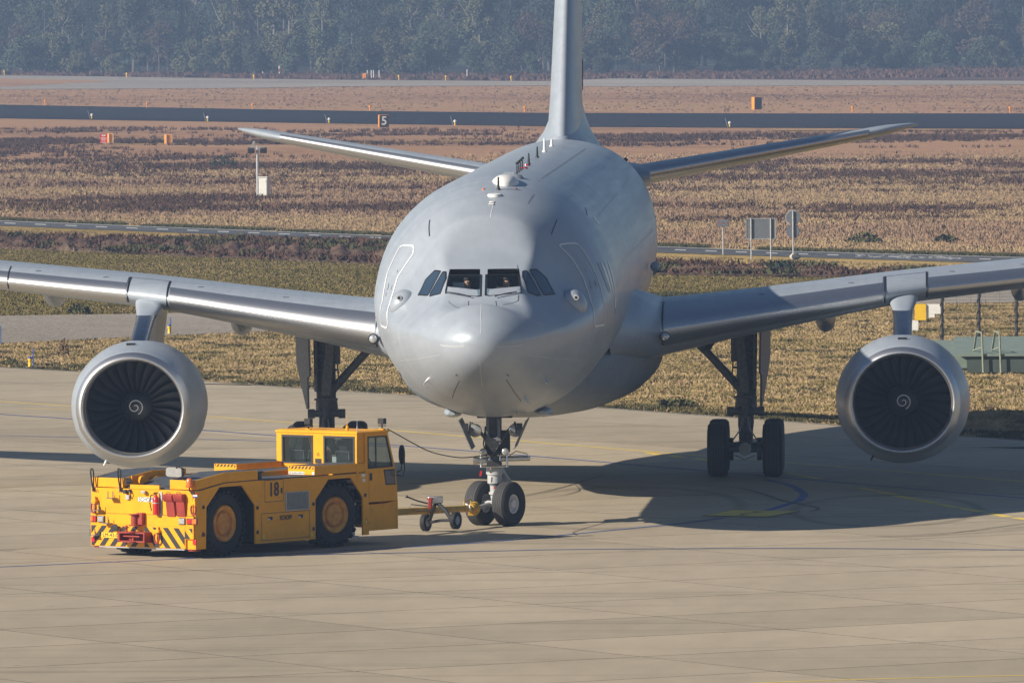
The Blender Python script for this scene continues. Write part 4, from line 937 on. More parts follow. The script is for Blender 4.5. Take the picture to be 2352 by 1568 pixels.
# ---- nose gear
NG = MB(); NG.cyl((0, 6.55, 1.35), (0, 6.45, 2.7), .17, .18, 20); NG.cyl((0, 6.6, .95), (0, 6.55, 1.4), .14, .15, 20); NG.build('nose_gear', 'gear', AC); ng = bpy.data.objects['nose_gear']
sax = Vector((math.cos(R(-30)), math.sin(R(-30)), 0)); nf = Vector((-sax.y, sax.x, 0)); nc = Vector((0, 6.62, .51))
for k in (1, -1): aircraft_wheel(ng, nc+sax*.375*k, sax*k, .515, .36, .215)
b = MB(); b.cyl(nc-sax*.33, nc+sax*.33, .075, .075, 14); b.cyl((0, 6.62, .45), (0, 6.6, .98), .10, .115, 18); b.cyl((0, 6.6, .72), (0, 6.6, .78), .14, .14, 18); b.cyl((0, 6.6, .98), (0, 6.6, 1.2), .17, .17, 20); b.cyl((0, 6.6, 1.2), (0, 6.58, 1.36), .2, .19, 20)
b.build('oleo_strut', 'gearwhite', ng)
b = MB(); t0 = Vector((0, 6.6, .62))-nf*0; k1 = t0+nf*.12; k2 = Vector((0, 6.6, .95))+nf*.42; k3 = Vector((0, 6.6, 1.32))+nf*.15
for sd in (-.07, .07): b.tube([k1+sax*sd, k2+sax*sd*.6, k3+sax*sd], [.035, .045, .04], 8)
b.tube([Vector((.12, 6.7, 1.36)), Vector((.34, 6.75, 1.0)), Vector((.28, 6.8, .82))], [.05, .045, .02], 8); b.build('torque_link', 'gearwhite', ng)
b = MB(); b.cyl((-.42, 6.35, 1.52), (.16, 6.5, 1.52), .075, .075, 14); b.cyl((-.48, 6.34, 1.52), (-.38, 6.34, 1.52), .09, .09, 14); b.cyl((.1, 6.5, 1.55), (.82, 6.6, 1.55), .068, .06, 14); b.cyl((-.30, 6.3, 1.38), (.3, 6.4, 1.38), .03, .03, 8); b.cyl((-.30, 6.3, 1.64), (.3, 6.4, 1.64), .03, .03, 8)
for x in (-.3, -.1, .14, .3): b.cyl((x, 6.33, 1.36), (x, 6.36, 1.66), .025, .025, 8)
b.tube([(.35, 6.5, 1.62), (.5, 6.5, 1.72), (.75, 6.5, 1.66), (.8, 6.55, 1.58)], .015, 6); b.build('steering_actuator', 'steel', ng)
b = MB(); b.cyl((-.02, 6.5, 1.75), (-.02, 6.25, 1.75), .15, .15, 16); b.box((.25, 6.5, 1.95), (.22, .4, .5)); b.box((-.16, 6.5, 2.0), (.1, .3, .6)); b.tube([(-.2, 6.4, 2.3), (-.24, 6.3, 1.9), (-.15, 6.3, 1.5)], .018, 6); b.tube([(.1, 6.3, 2.2), (.14, 6.25, 1.9), (.05, 6.3, 1.6)], .018, 6); b.tube([(-.08, 6.3, 2.1), (-.1, 6.25, 1.8), (.0, 6.3, 1.5)], .015, 6)
b.box((0, 6.42, 1.45), (.34, .3, .12)); b.build('hydraulic_unit', 'dark', ng, bevel=.02)
b = MB()   # drag brace: forked V frame
for sd in (-1, 1): b.box((sd*.13, 6.1, 2.28), (.07, .12, .42)); b.tube([(sd*.13, 6.1, 2.1), (sd*.06, 6.2, 1.85)], [.05, .04], 8); b.tube([(sd*.52, 6.3, 2.38), (sd*.33, 6.3, 2.2), (sd*.1, 6.25, 1.9)], [.04, .04, .04], 8)
b.box((0, 6.1, 2.02), (.34, .1, .07)); b.add([(-.22, 6.08, 2.0), (.22, 6.08, 2.0), (.03, 6.12, 1.72), (-.03, 6.12, 1.72), (-.22, 6.14, 2.0), (.22, 6.14, 2.0), (.03, 6.18, 1.72), (-.03, 6.18, 1.72)], [(0, 1, 2, 3), (4, 7, 6, 5), (0, 4, 5, 1), (1, 5, 6, 2), (2, 6, 7, 3), (3, 7, 4, 0)]); b.build('drag_brace', 'gear', ng)
for x, z, r in ((-.42, 2.22, .155), (.50, 2.22, .155), (-.235, 1.73, .085), (.27, 1.73, .085)):
    b = MB(); b.lathe([(.16, r*.4), (.06, r*.9), (0, r), (-.02, r*.97)], (x, 6.12, z), (0, 1, 0), 20, (True, False)); lt = b.build('taxi_light', 'steel' if r < .1 else 'gearwhite', ng)
    b = MB(); b.lathe([(-.015, r*.92), (-.035, r*.6), (-.045, .005)], (x, 6.12, z), (0, 1, 0), 20, (False, True)); b.build('light_lens', 'clearlamp', lt)
    if False: pass
for sd in (-1, 1):
    b = MB(); a0 = Vector((sd*.76, 5.7, 2.46)); a1 = Vector((sd*.47, 5.65, 1.80)); th_ = Vector((sd*.035, 0, .01)); L1 = 1.5
    b.add([a0, a1, a1+Vector((0, L1, .0)), a0+Vector((0, L1, 0)), a0+th_, a1+th_, a1+th_+Vector((0, L1, 0)), a0+th_+Vector((0, L1, 0))], [(0, 1, 2, 3), (4, 7, 6, 5), (0, 4, 5, 1), (1, 5, 6, 2), (2, 6, 7, 3), (3, 7, 4, 0)])
    b.build('nose_gear_door', 'gear', ng, smooth=0, bevel=.008)
    b = MB(); b.tube([a0+Vector((-sd*.25, .1, -.02)), (a0*.55+a1*.45)+Vector((-sd*.08, .1, 0))], .02, 6); b.box(a0*.8+a1*.2+Vector((-sd*.08, .1, 0)), (.12, .2, .14)); b.build('door_link', 'dark', ng)
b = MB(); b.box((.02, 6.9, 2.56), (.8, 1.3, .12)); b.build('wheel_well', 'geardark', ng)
b = MB(); c0 = Vector((-.31, 6.3, 1.22)); b.box(c0, (.045, .01, .12), Matrix.Rotation(.2, 3, 'Y')); b.build('remove_tag', 'redx', ng)
b = MB(); q = Vector((.0, 6.49, .86)); b.add([(q.x-.03, q.y-.012, q.z), (q.x+.03, q.y-.012, q.z), (q.x, q.y-.012, q.z+.06)], [(0, 1, 2)]); b.build('warning_triangle', 'redx', ng, smooth=0)
for sd, u0, v0 in ((-1, 1128, 1010), (1, 1236, 985)):
    pass
for (x0, m_) in ((-.98, 0), (1.12, 0)):
    b = MB(); rs = []
    for k in range(7):
        t = k/6; r_2 = .22*math.sin(math.pi*(.12+.8*t)); rs.append([(x0+r_2*math.cos(a), 6.6+1.0*t, 2.60+.55*r_2*math.sin(a)) for a in [2*math.pi*j/12 for j in range(12)]])
    b.rings(rs, (True, True)); b.build('drain_fairing', 'paint', AC, smooth=60)

# ---- main gear
for s in (-1, 1):
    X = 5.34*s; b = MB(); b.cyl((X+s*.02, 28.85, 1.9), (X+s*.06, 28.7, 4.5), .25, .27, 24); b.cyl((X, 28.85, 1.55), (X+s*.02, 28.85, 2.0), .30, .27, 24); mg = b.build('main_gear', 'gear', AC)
    b = MB(); b.cyl((X, 28.85, .8), (X, 28.85, 1.6), .18, .19, 20); b.tube([(X-.15, 28.6, 1.75), (X-.16, 28.5, 1.3), (X-.12, 28.6, .9)], .035, 8); b.tube([(X+.15, 28.6, 1.75), (X+.18, 28.5, 1.35), (X+.12, 28.6, .9)], .035, 8); b.cyl((X-.38, 28.5, 1.63), (X+.38, 28.5, 1.63), .09, .09, 14)
    for dx, dz in ((-.42, 1.63), (.36, 1.63)): b.cyl((X+dx-.05, 28.5, dz), (X+dx+.12, 28.5, dz), .12, .12, 14)
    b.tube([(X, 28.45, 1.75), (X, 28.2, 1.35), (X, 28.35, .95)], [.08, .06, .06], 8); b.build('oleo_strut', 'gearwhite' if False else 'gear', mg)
    b = MB(); b.box((X, 28.85, .74), (.26, 2.1, .28)); b.cyl((X-.62, 27.86, .70), (X+.62, 27.86, .70), .085, .085, 14); b.cyl((X-.62, 29.84, .70), (X+.62, 29.84, .70), .085, .085, 14); b.cyl((X, 27.7, .72), (X, 27.9, .72), .17, .17, 20); b.build('bogie_beam', 'gear', mg, bevel=.02)
    b = MB(); b.lathe([(0, .16), (.02, .16), (.03, .12), (.02, .1), (.02, .05), (.05, .04), (.05, .005)], (X, 27.66, .72), (0, -1, 0), 20, (False, True))
    for k in range(2):
        for dx in (-.36, .36):
            for j in range(9):
                a = 2*math.pi*j/9; b.box((X+dx, 27.86+.24*math.cos(a), .70+.24*math.sin(a)), (.12, .1, .1))
            b.cyl((X+dx-.06, 27.86, .70), (X+dx+.06, 27.86, .70), .25, .25, 18)
    b.tube([(X-.25, 27.7, .55), (X, 27.6, .44), (X+.25, 27.7, .55)], .02, 6); b.tube([(X-.3, 27.6, .95), (X-.12, 27.55, 1.2), (X-.05, 28.3, 1.5)], .02, 6); b.tube([(X+.3, 27.6, .95), (X+.14, 27.55, 1.2), (X+.05, 28.3, 1.5)], .02, 6)
    b.build('brake_unit', 'gearwhite', mg, bevel=.01)
    for yy in (27.86, 29.84):
        for sd in (-1, 1): aircraft_wheel(mg, (X+sd*.70, yy, .69), (sd, 0, 0), .69, .52, .29, 'gear')
    b = MB(); b.cyl((X-s*.05, 28.6, 2.12), (X-s*1.05, 28.6, 3.22), .115, .10, 14); b.box((X-s*1.28, 28.6, 3.45), (.75, .16, .2), Matrix.Rotation(s*R(47), 3, 'Y')); b.cyl((X-s*1.55, 28.5, 3.75), (X-s*1.85, 28.5, 3.2), .06, .05, 10) if False else None
    b.tube([(X-s*1.75, 28.55, 3.62), (X-s*1.58, 28.55, 3.28)], [.05, .06], 8); b.build('side_stay', 'gear', mg, bevel=.01)
    b = MB(); b.tube([(X-s*1.0, 28.6, 3.2), (X-s*.62, 28.5, 3.72), (X-s*.3, 28.5, 3.95)], [.10, .09, .05], 8); b.tube([(X-s*1.35, 28.6, 3.55), (X-s*.8, 28.5, 3.62)], .045, 8); b.build('lock_link', 'dark', mg)
    b = MB(); b.box((X-s*.1, 28.3, 3.2), (.24, .12, 2.2), Matrix.Rotation(s*R(-5), 3, 'Y')); b.box((X-s*.24, 28.55, 3.45), (.24, .3, 1.1)); b.tube([(X-s*.3, 28.3, 3.0), (X-s*.33, 28.3, 2.5), (X-s*.28, 28.3, 2.2)], .02, 6)
    for z in (2.0, 2.35, 2.75, 3.1, 3.5): b.cyl((X-.3, 28.4, z), (X+.3, 28.4, z), .03, .03, 8)
    b.cyl((X+s*.24, 28.3, 2.2), (X+s*.26, 28.3, 3.9), .05, .05, 10)
    b.build('retraction_link', 'gear', mg, bevel=.015)
    # leg door: long plate outboard with pointed lower end
    prof = [(4.05, -.1, 1.6), (2.65, -.1, 1.6), (2.58, .1, 1.5), (1.85, .75, .85), (1.80, .8, .8)]
    b = MB(); pts = [(28.0, 4.2), (29.6, 4.2), (29.6, 2.9), (29.3, 2.55), (28.5, 1.75), (28.35, 1.78), (28.28, 2.55), (28.0, 2.62)]
    xo = lambda z: X+s*(.33+.06*(z-2.0)/2.2); b.rings([[(xo(z)+s*(y-28)*(.13 if s > 0 else .27), y, z) for y, z in pts], [(xo(z)+s*(.05+(y-28)*(.13 if s > 0 else .27)), y, z) for y, z in pts]], (True, True)); b.build('gear_door', 'gear', mg, smooth=0)
    b = MB(); pts = [(X+s*.62, 27.6, 4.35), (X+s*.66, 27.6, 3.68), (X+s*.5, 27.9, 3.95), (X+s*.45, 28, 4.3)]; b.rings([pts, [(x, y+1.2, z) for x, y, z in pts]], (True, True)); b.build('hinged_door', 'gear', mg, smooth=0)
# ============================================================ TUG
TH = .617; TO = np.array([-5.949, -5.71, 0.0]); TW = 2.99
TF = np.array([math.sin(TH), math.cos(TH), 0]); TL = np.array([-math.cos(TH), math.sin(TH), 0])
def tpl(u, v, kind, val=0.0):
    o = CAM; d = ray(u, v); n = {'s': TL, 'r': TF, 'z': np.array([0, 0, 1.])}[kind]; t = (val+n@TO-n@o)/(n@d); P = o+d*t-TO; return np.array([P@TF, P@TL, P[2]])
Z1 = lambda x, y: ((300+x*.36345)/1.63265, (1550+y*.36345)/1.63265)
Z2 = lambda x, y: ((900+x*.36345)/1.63265, (1550+y*.36345)/1.63265)
RE = lambda x, y, a=-.05: tpl(*Z1(x, y), 'r', a)        # on the rear face
SI = lambda x, y, b=0.0: tpl(*Z2(x, y), 's', b)         # on the right side
SI1 = lambda x, y, b=0.0: tpl(*Z1(x, y), 's', b)
TG = thing('pushback_tug', 'yellow pushback tractor numbered 18 with hazard striped tail coupled to the towbar', 'tractor', tuple(TO), math.pi/2-TH)
def bb(a0, a1, b0, b1, z0, z1): return ((a0+a1)/2, (b0+b1)/2, (z0+z1)/2), (abs(a1-a0), abs(b1-b0), abs(z1-z0))
def tbox(name, m, *B, parent=TG, bevel=.01):
    b = MB()
    for q in B: b.box(*bb(*q))
    return b.build(name, m, parent, bevel=bevel)
def extr(b, poly, axis, v0, v1, mi=0):
    mp = {'b': lambda p, v: (p[0], v, p[1]), 'a': lambda p, v: (v, p[0], p[1]), 'z': lambda p, v: (p[0], p[1], v)}[axis]
    b.rings([[mp(p, v0) for p in poly], [mp(p, v1) for p in poly]], (True, True), mi); return b
# chassis and side skins
tbox('chassis', 'dark', (.1, 5.95, .55, 2.45, .36, 1.44), (6.0, 6.9, .4, 2.6, .45, .92), bevel=.02)
side_poly = [(.0, .205), (.35, .205), (.38, 1.11), (.83, 1.53), (1.61, 1.53), (2.05, 1.08), (2.05, .225), (4.14, .225), (4.15, 1.10), (4.61, 1.53), (5.40, 1.53), (5.82, 1.08), (5.82, .23), (6.03, .23), (6.03, 1.62), (2.15, 1.62), (1.0, 1.615), (.17, 1.49), (.0, 1.49)]
for s, b0 in ((1, 0), (-1, TW-.05)):
    b = MB(); extr(b, side_poly, 'b', b0, b0+.05); b.build('side_panel', 'yel', TG, smooth=0, bevel=.008)
wl = [(2.06, .24), (2.06, 1.40), (4.13, 1.40), (4.13, .24)]
b = MB(); b.box(*bb(2.07, 4.12, .06, 2.93, .40, 1.38)); b.build('tank_body', 'dark', TG)
for a0, a1 in ((.36, 2.04), (4.16, 5.81)):
    b = MB(); b.box(*bb(a0, a1, .5, 2.5, .4, 1.52)); b.box(*bb(a0, a1, .06, 2.93, 1.535, 1.56)); b.build('wheel_arch', 'dark', TG)
# rear wall
b = MB(); b.box(*bb(-.03, .06, .055, TW-.055, .935, 1.49)); b.build('tail_panel', 'yel', TG, bevel=.008)
b = MB(); b.box(*bb(-.05, .06, .02, TW-.02, .70, .93)); b.box(*bb(-.05, .06, .25, TW-.02, .215, .70)); b.box(*bb(-.05, .06, .02, .25, .43, .70)); b.box(*bb(.0, .06, .02, .25, .205, .43)); b.build('rear_bumper', 'yel', TG, bevel=.006)
tbox('underrun_bar', 'gearwhite', (-.03, .06, .3, 2.75, .185, .213), bevel=0)
# deck and covers
def cover(name, b0, b1, a0, a1, z0=1.505, zs=(1.71, 1.84), amid=1.0, zb=1.505):
    b = MB(); poly = [(a0, z0), (a0, zs[0]), (amid, zs[1]), (a1, zs[1]), (a1, 1.635), (amid, 1.63), (a0+.1, zb)]
    extr(b, poly, 'b', b0, b1); o = b.build(name, 'yel', TG, smooth=0, bevel=.012)
    b = MB(); e = .03; b.add([(a0+e, b0+e, zs[0]+.006+.0), (amid, b0+e, zs[1]+.004), (amid, b1-e, zs[1]+.004), (a0+e, b1-e, zs[0]+.006)], [(0, 1, 2, 3)]); b.add([(amid, b0+e, zs[1]+.004), (a1-e, b0+e, zs[1]+.004), (a1-e, b1-e, zs[1]+.004), (amid, b1-e, zs[1]+.004)], [(0, 1, 2, 3)])
    b.build('tread_plate', 'deck', o, smooth=0); return o
cR = cover('rear_cover', .0, .74, .015, 2.15); cL = cover('rear_cover', 2.06, TW, .015, 2.15)
b = MB(); b.box((.5, 2.03, 1.66), (.5, .02, .2)); 
b.build('cover_side', 'yel', cL)
tbox('deck_plate', 'deck', (.08, 5.6, .76, 2.04, 1.50, 1.52), (2.16, 4.1, .02, .76, 1.625, 1.64), (2.16, 4.0, 2.1, 2.97, 1.625, 1.64), bevel=0)
b = MB(); extr(b, [(.25, 1.52), (1.0, 1.70), (5.6, 1.72), (5.6, 1.52)], 'b', 1.0, 1.95); b.build('center_grating', 'deck', TG, smooth=0)
b = MB(); extr(b, [(.35, 1.52), (1.05, 1.72), (5.55, 1.74), (5.55, 1.52)], 'b', .95, .985); extr(b, [(.35, 1.52), (1.05, 1.72), (5.55, 1.74), (5.55, 1.52)], 'b', 1.965, 2.0); b.build('grating_edge', 'yel', TG, smooth=0)
tbox('deck_lip', 'yel', (-.045, .0, .99, 1.83, 1.49, 1.585), bevel=.006)
# lifting eye on left cover
b = MB(); pl_ = RE(605, 700, .35); extr(b, [(.30, 1.60), (.30, 1.66), (.36, 1.74), (.46, 1.76), (.56, 1.72), (.66, 1.62)], 'b', 1.84, 1.90); b.cyl((.44, 1.83, 1.68), (.44, 1.91, 1.68), .03, .03, 10); b.build('lifting_eye', 'yel', TG)
# front boxes with striped ends
def stripes(b, b0, b1, z0, z1, a, pitch, wd, slope, off=0.0):
    n = int((b1-b0)/pitch)+6
    for k in range(-5, n):
        x = b0+k*pitch+off; poly = [(x, z0), (x+wd, z0), (x+wd+slope*(z1-z0), z1), (x+slope*(z1-z0), z1)]
        for lim, sgn in ((b0, 1), (b1, -1)):
            out = []
            for i in range(len(poly)):
                p, q = poly[i], poly[(i+1) % len(poly)]; ip, iq = sgn*(p[0]-lim) >= 0, sgn*(q[0]-lim) >= 0
                if ip: out.append(p)
                if ip != iq: t = (lim-p[0])/(q[0]-p[0]); out.append((lim, p[1]+t*(q[1]-p[1])))
            poly = out
            if len(poly) < 3: break
        if len(poly) >= 3: b.add([(a, q[0], q[1]) for q in poly], [tuple(range(len(poly)))])
for b0, b1, a0, a1 in ((.0, .76, 4.12, 5.95), (2.15, 2.8, 4.0, 5.6)):
    b = MB(); b.box(*bb(a0, a1, b0, b1, 1.645, 1.84)); bx = b.build('equipment_box', 'yel', TG, bevel=.008)
    b = MB(); b.add([(a0+.03, b0+.02, 1.845), (a1, b0+.02, 1.845), (a1, b1-.02, 1.845), (a0+.03, b1-.02, 1.845)], [(0, 1, 2, 3)]); b.build('tread_plate', 'deck', bx, smooth=0)
    b = MB(); stripes(b, b0+.03, b1-.03, 1.775, 1.833, a0-.003, .1, .05, -.8); b.build('hazard_stripes', 'blackp', bx, smooth=0)
b = MB(); b.add([(4.117, .29, 1.653), (4.117, .74, 1.653), (4.117, .74, 1.713), (4.117, .29, 1.713)], [(0, 1, 2, 3)]); b.add([(4.117, .01, 1.653), (4.117, .07, 1.653), (4.117, .07, 1.713), (4.117, .01, 1.713)], [(0, 1, 2, 3)]); wp = b.build('weight_plate', 'plate', TG, smooth=0)
text('plate_lettering', 'LM-43-02/2.450 KG', 'blackp', wp, (4.114, .515, 1.683), (0, -1, 0), (0, 0, 1), .05, width=.43)
b = MB(); b.cyl((2.32, .2, 1.64), (2.32, .2, 1.78), .13, .13, 20); b.cyl((2.32, .2, 1.78), (2.32, .2, 1.81), .17, .17, 20); b.build('exhaust_cap', 'dark', TG)
# plate on left cover side, "LM-43-02 1000 KG"
cc_ = [.06, .30]; b = MB(); b.add([(.06, 2.055, 1.56), (.33, 2.055, 1.58), (.33, 2.055, 1.72), (.06, 2.055, 1.70)], [(0, 1, 2, 3)]); wp = b.build('weight_plate', 'plate', TG, smooth=0)
text('plate_lettering', 'LM-43-02', 'blackp', wp, (.195, 2.051, 1.672), (1, 0, 0), (0, 0, 1), .07, width=.24); text('plate_lettering', '1000 KG', 'blackp', wp, (.195, 2.051, 1.607), (1, 0, 0), (0, 0, 1), .07, width=.20)
# gap line under right cover
b = MB(); b.add([(.0, -.003, 1.485), (.17, -.003, 1.485), (1.0, -.003, 1.608), (2.15, -.003, 1.625), (2.15, -.003, 1.64), (1.0, -.003, 1.625), (.17, -.003, 1.505), (.0, -.003, 1.505)], [tuple(range(8))]); b.add([(2.16, -.003, 1.615), (6.0, -.003, 1.615), (6.0, -.003, 1.627), (2.16, -.003, 1.627)], [(0, 1, 2, 3)]); b.build('cover_gap', 'blackp', TG, smooth=0)
# hazard chevrons on bumper
b = MB(); stripes(b, .27, 1.42, .225, .665, -.054, .30, .15, .85, .1); stripes(b, .05, .27, .44, .665, -.054, .30, .15, .85, .1+.18-.22); stripes(b, 1.50, 2.95, .225, .665, -.054, .30, .15, -.85, .17); b.build('hazard_stripes', 'blackp', TG, smooth=0)
# bumper/tail seam
tbox('tail_seam', 'blackp', (-.034, .0, .02, 2.97, .929, .936), bevel=0)
# writing on the tail
p0, p1 = RE(600, 860, -.033), RE(770, 912, -.033); b = MB(); b.add([(-.034, p1[1], p1[2]), (-.034, p0[1], p1[2]), (-.034, p0[1], p0[2]), (-.034, p1[1], p0[2])], [(0, 1, 2, 3)]); wp = b.build('maker_plate', 'plate', TG, smooth=0)
text('maker_lettering', 'SCHOPF', 'blackp', wp, (-.037, (p0[1]+p1[1])/2, (p0[2]+p1[2])/2-.003), (0, -1, 0), (0, 0, 1), .13, width=abs(p0[1]-p1[1])*.93)
p0, p1 = RE(225, 1222, -.056), RE(430, 1284, -.056); b = MB(); b.box(((-.06), (p0[1]+p1[1])/2, (p0[2]+p1[2])/2), (.012, abs(p0[1]-p1[1]), abs(p0[2]-p1[2]))); wp = b.build('licence_plate', 'plateyel', TG)
text('plate_lettering', 'LM-43-02', 'blackp', wp, (-.068, (p0[1]+p1[1])/2, (p0[2]+p1[2])/2), (0, -1, 0), (0, 0, 1), .12, width=abs(p0[1]-p1[1])*.86)
p = RE(1188, 845, -.033)
for k, m_ in enumerate(('redx', 'linew', 'flagblue')):
    b = MB(); b.box((-.034, p[1], p[2]+.03-.03*k), (.004, .12, .03)); b.build('flag_band', m_, TG, smooth=0)
def tri(b, a, bc, z, s_, side='r', w_=.008):
    # outline triangle
    for k in (0, 1, 2):
        A = [(-.5, -.4), (.5, -.4), (0, .45)]; p, q = A[k], A[(k+1) % 3]
        f = (lambda t: (a, bc-t[0]*s_, z+t[1]*s_)) if side == 'r' else (lambda t: (bc+t[0]*s_, a, z+t[1]*s_))
        b.tube([f(p), f(q)], w_/2, 4)
    return b
for (x, y) in ((180, 795), (418, 795)):
    q = RE(x, y, -.034); b = MB(); tri(b, -.036, q[1], q[2], .08); b.build('warning_triangle', 'blackp', TG)
q = SI1(1268, 1240); b = MB(); tri(b, -.004, q[0], q[2], .13, 's'); b.build('warning_triangle', 'blackp', TG)
q = SI(1303, 1110); b = MB(); tri(b, -.004, q[0], q[2], .14, 's'); b.build('warning_triangle', 'blackp', TG)
# rear lamps
def lamp(x0, y0, x1, y1, lens):
    p0, p1 = RE(x0, y0), RE(x1, y1); bc, zc, w_, h_ = (p0[1]+p1[1])/2, (p0[2]+p1[2])/2, abs(p0[1]-p1[1]), abs(p0[2]-p1[2])
    b = MB(); b.box((-.06, bc, zc), (.03, w_, h_)); o = b.build('rear_lamp', 'blackp', TG, bevel=.004); n = len(lens)
    for k, m_ in enumerate(lens):
        b = MB(); b.box((-.079, bc+w_/2-w_*(k+.5)/n, zc), (.016, w_/n-.018, h_-.024)); b.build('lamp_lens', m_, o, bevel=.006)
lamp(190, 1050, 260, 1120, ['clearlamp']); lamp(1026, 1074, 1090, 1146, ['clearlamp']); lamp(1105, 1080, 1212, 1146, ['redlamp', 'amber']); lamp(113, 1050, 176, 1116, ['amber', 'redlamp'])
for x, y in ((1190, 1325), (156, 1296)):
    q = RE(x, y, -.0); b = MB(); b.box((-.02 if x > 500 else -.06, q[1], q[2]), (.03, .1, .11)); b.build('reflector', 'redlamp', TG, bevel=.006)
# fire extinguisher with bracket
q = RE(785, 945, -.12); b = MB(); b.lathe([(-.21, .05), (-.2, .072), (.13, .072), (.19, .045), (.22, .025), (.25, .02)], (-.12, q[1], q[2]), (0, 0, 1), 20, (True, True)); ex_ = b.build('fire_extinguisher', 'redx', TG)
b = MB(); b.tube([(-.14, q[1], q[2]+.24), (-.2, q[1]+.08, q[2]+.22), (-.2, q[1]+.11, q[2]+.05), (-.17, q[1]+.09, q[2]-.12)], .013, 6); b.box((-.13, q[1], q[2]+.27), (.12, .03, .03)); b.build('hose', 'black', ex_)
b = MB(); b.box((-.04, q[1]-.07, q[2]+.02), (.02, .08, .54)); b.lathe([(-.01, .078), (.01, .078)], (-.12, q[1], q[2]+.05), (0, 0, 1), 20); b.build('bracket', 'gearwhite', ex_)
# two red wheel-chock boxes
for x in (935, 1040):
    q = RE(x, 835, -.05); z = q[2]; bc = q[1]
    b = MB(); extr(b, [(-.04, z+.02), (-.18, z-.0), (-.17, z-.10), (-.13, z-.155), (-.04, z-.145)], 'b', bc-.13, bc+.13); o = b.build('chock_box', 'redp', TG, bevel=.006)
    b = MB(); extr(b, [(-.04, z-.15), (-.12, z-.16), (-.07, z-.48), (-.04, z-.48)], 'b', bc-.14, bc+.09); b.build('chock_chute', 'redp', o, bevel=.004)
    b = MB(); b.tube([(-.12, bc+.05, z+.02), (-.13, bc+.05, z+.05), (-.13, bc-.05, z+.05), (-.12, bc-.05, z+.02)], .008, 6); b.build('handle', 'redp', o)
# grab rails, mirror, beacon, work lights
for x in (140, 420):
    q = RE(x, 800, -.05); x2 = q[1]; b = MB(); b.tube([(-.05, x2-.0, q[2]), (-.08, x2+.02, q[2]+.18), (-.08, x2+.055, q[2]+.42), (-.08, x2+.04, q[2]+.50), (-.08, x2-.0, q[2]+.50), (-.08, x2-.03, q[2]+.42), (-.07, x2-.02, q[2]+.18), (-.05, x2-.0, q[2])], .017, 8); b.box((-.04, x2, q[2]+.03), (.03, .08, .06)); b.build('grab_rail', 'black', TG)
q = RE(1147, 715, -.03); b = MB(); b.lathe([(-.10, .075), (-.08, .085), (-.05, .085), (-.045, .075), (.07, .072), (.10, .05), (.11, .01)], (-.09, q[1], q[2]), (0, 0, 1), 24, (True, True)); be = b.build('beacon', 'amber', TG)
b = MB(); b.tube([(-.03, q[1]-.02, q[2]-.2), (-.09, q[1], q[2]-.17), (-.09, q[1], q[2]-.1)], .018, 8); b.box((-.04, q[1]-.05, q[2]-.22), (.03, .1, .05)); b.build('beacon_arm', 'black', be)
q = RE(1020, 600, .1); b = MB()
pr = [(q[1]+.26*math.copysign(abs(math.cos(a))**.45, math.cos(a)), q[2]+.12*math.copysign(abs(math.sin(a))**.45, math.sin(a))) for a in [2*math.pi*k/24 for k in range(24)]]
rs = [[(-.02+dx, q[1]+(p[0]-q[1])*k, q[2]+(p[1]-q[2])*k+(.10-.2*0)*dx*0) for p in pr] for dx, k in ((-.05, .9), (-.04, 1), (-.01, 1), (.02, .85))]; b.rings(rs, (False, True)); mi_ = b.build('mirror', 'black', TG)
b = MB(); b.add([(-.068, q[1]+(p[0]-q[1])*.91, q[2]+(p[1]-q[2])*.91) for p in pr], [tuple(range(24))]); b.build('mirror_glass', 'steel', mi_, smooth=0)
b = MB(); b.tube([(.02, q[1], q[2]+.02), (-.1, q[1]-.1, q[2]+.12), (-.1, q[1]-.25, q[2]+.1), (-.1, q[1]-.26, q[2]-.1), (.08, q[1]-.18, q[2]-.19)], .014, 8); b.build('mirror_arm', 'black', mi_)
# wall fittings: hooks, sockets, small hitch pins
def hook(x, y):
    q = RE(x, y, -.05); b = MB(); b.box((-.13, q[1], q[2]), (.16, .20, .015)); b.cyl((-.18, q[1]+.06, q[2]), (-.18, q[1]+.06, q[2]+.15), .012, .012, 8); b.cyl((-.18, q[1]-.08, q[2]), (-.18, q[1]-.08, q[2]+.15), .012, .012, 8); b.build('cable_hook', 'gear', TG)
for x, y in ((350, 870), (205, 995), (300, 1130), (165, 1255)): hook(x, y)
for x, y in ((495, 862),): q = RE(x, y, -.05); tbox('socket_box', 'gearwhite', (-.08, -.03, q[1]-.05, q[1]+.05, q[2]-.05, q[2]+.05), bevel=.006)
q = RE(500, 805, -.05); b = MB(); b.cyl((-.03, q[1]+.07, q[2]), (-.12, q[1]+.07, q[2]), .045, .045, 12); b.tube([(-.05, q[1]-.03, q[2]+.05), (-.1, q[1]-.1, q[2]-.03), (-.05, q[1]-.08, q[2]-.15)], .012, 6); b.cyl((-.03, q[1]-.05, q[2]+.02), (-.1, q[1]-.05, q[2]+.02), .035, .035, 12); b.build('air_coupling', 'dark', TG)
q = RE(670, 808, -.05); b = MB(); b.box((-.09, q[1], q[2]), (.1, .1, .06), Matrix.Rotation(.3, 3, 'Z')); b.build('rear_camera', 'gearwhite', TG, bevel=.01)
q = RE(385, 1175, -.05); b = MB(); b.lathe([(0, .06), (.05, .085), (.06, .075), (.062, .01)], (-.09, q[1], q[2]), (-1, -.2, 0), 16, (True, True)); b.build('work_light', 'black', TG)
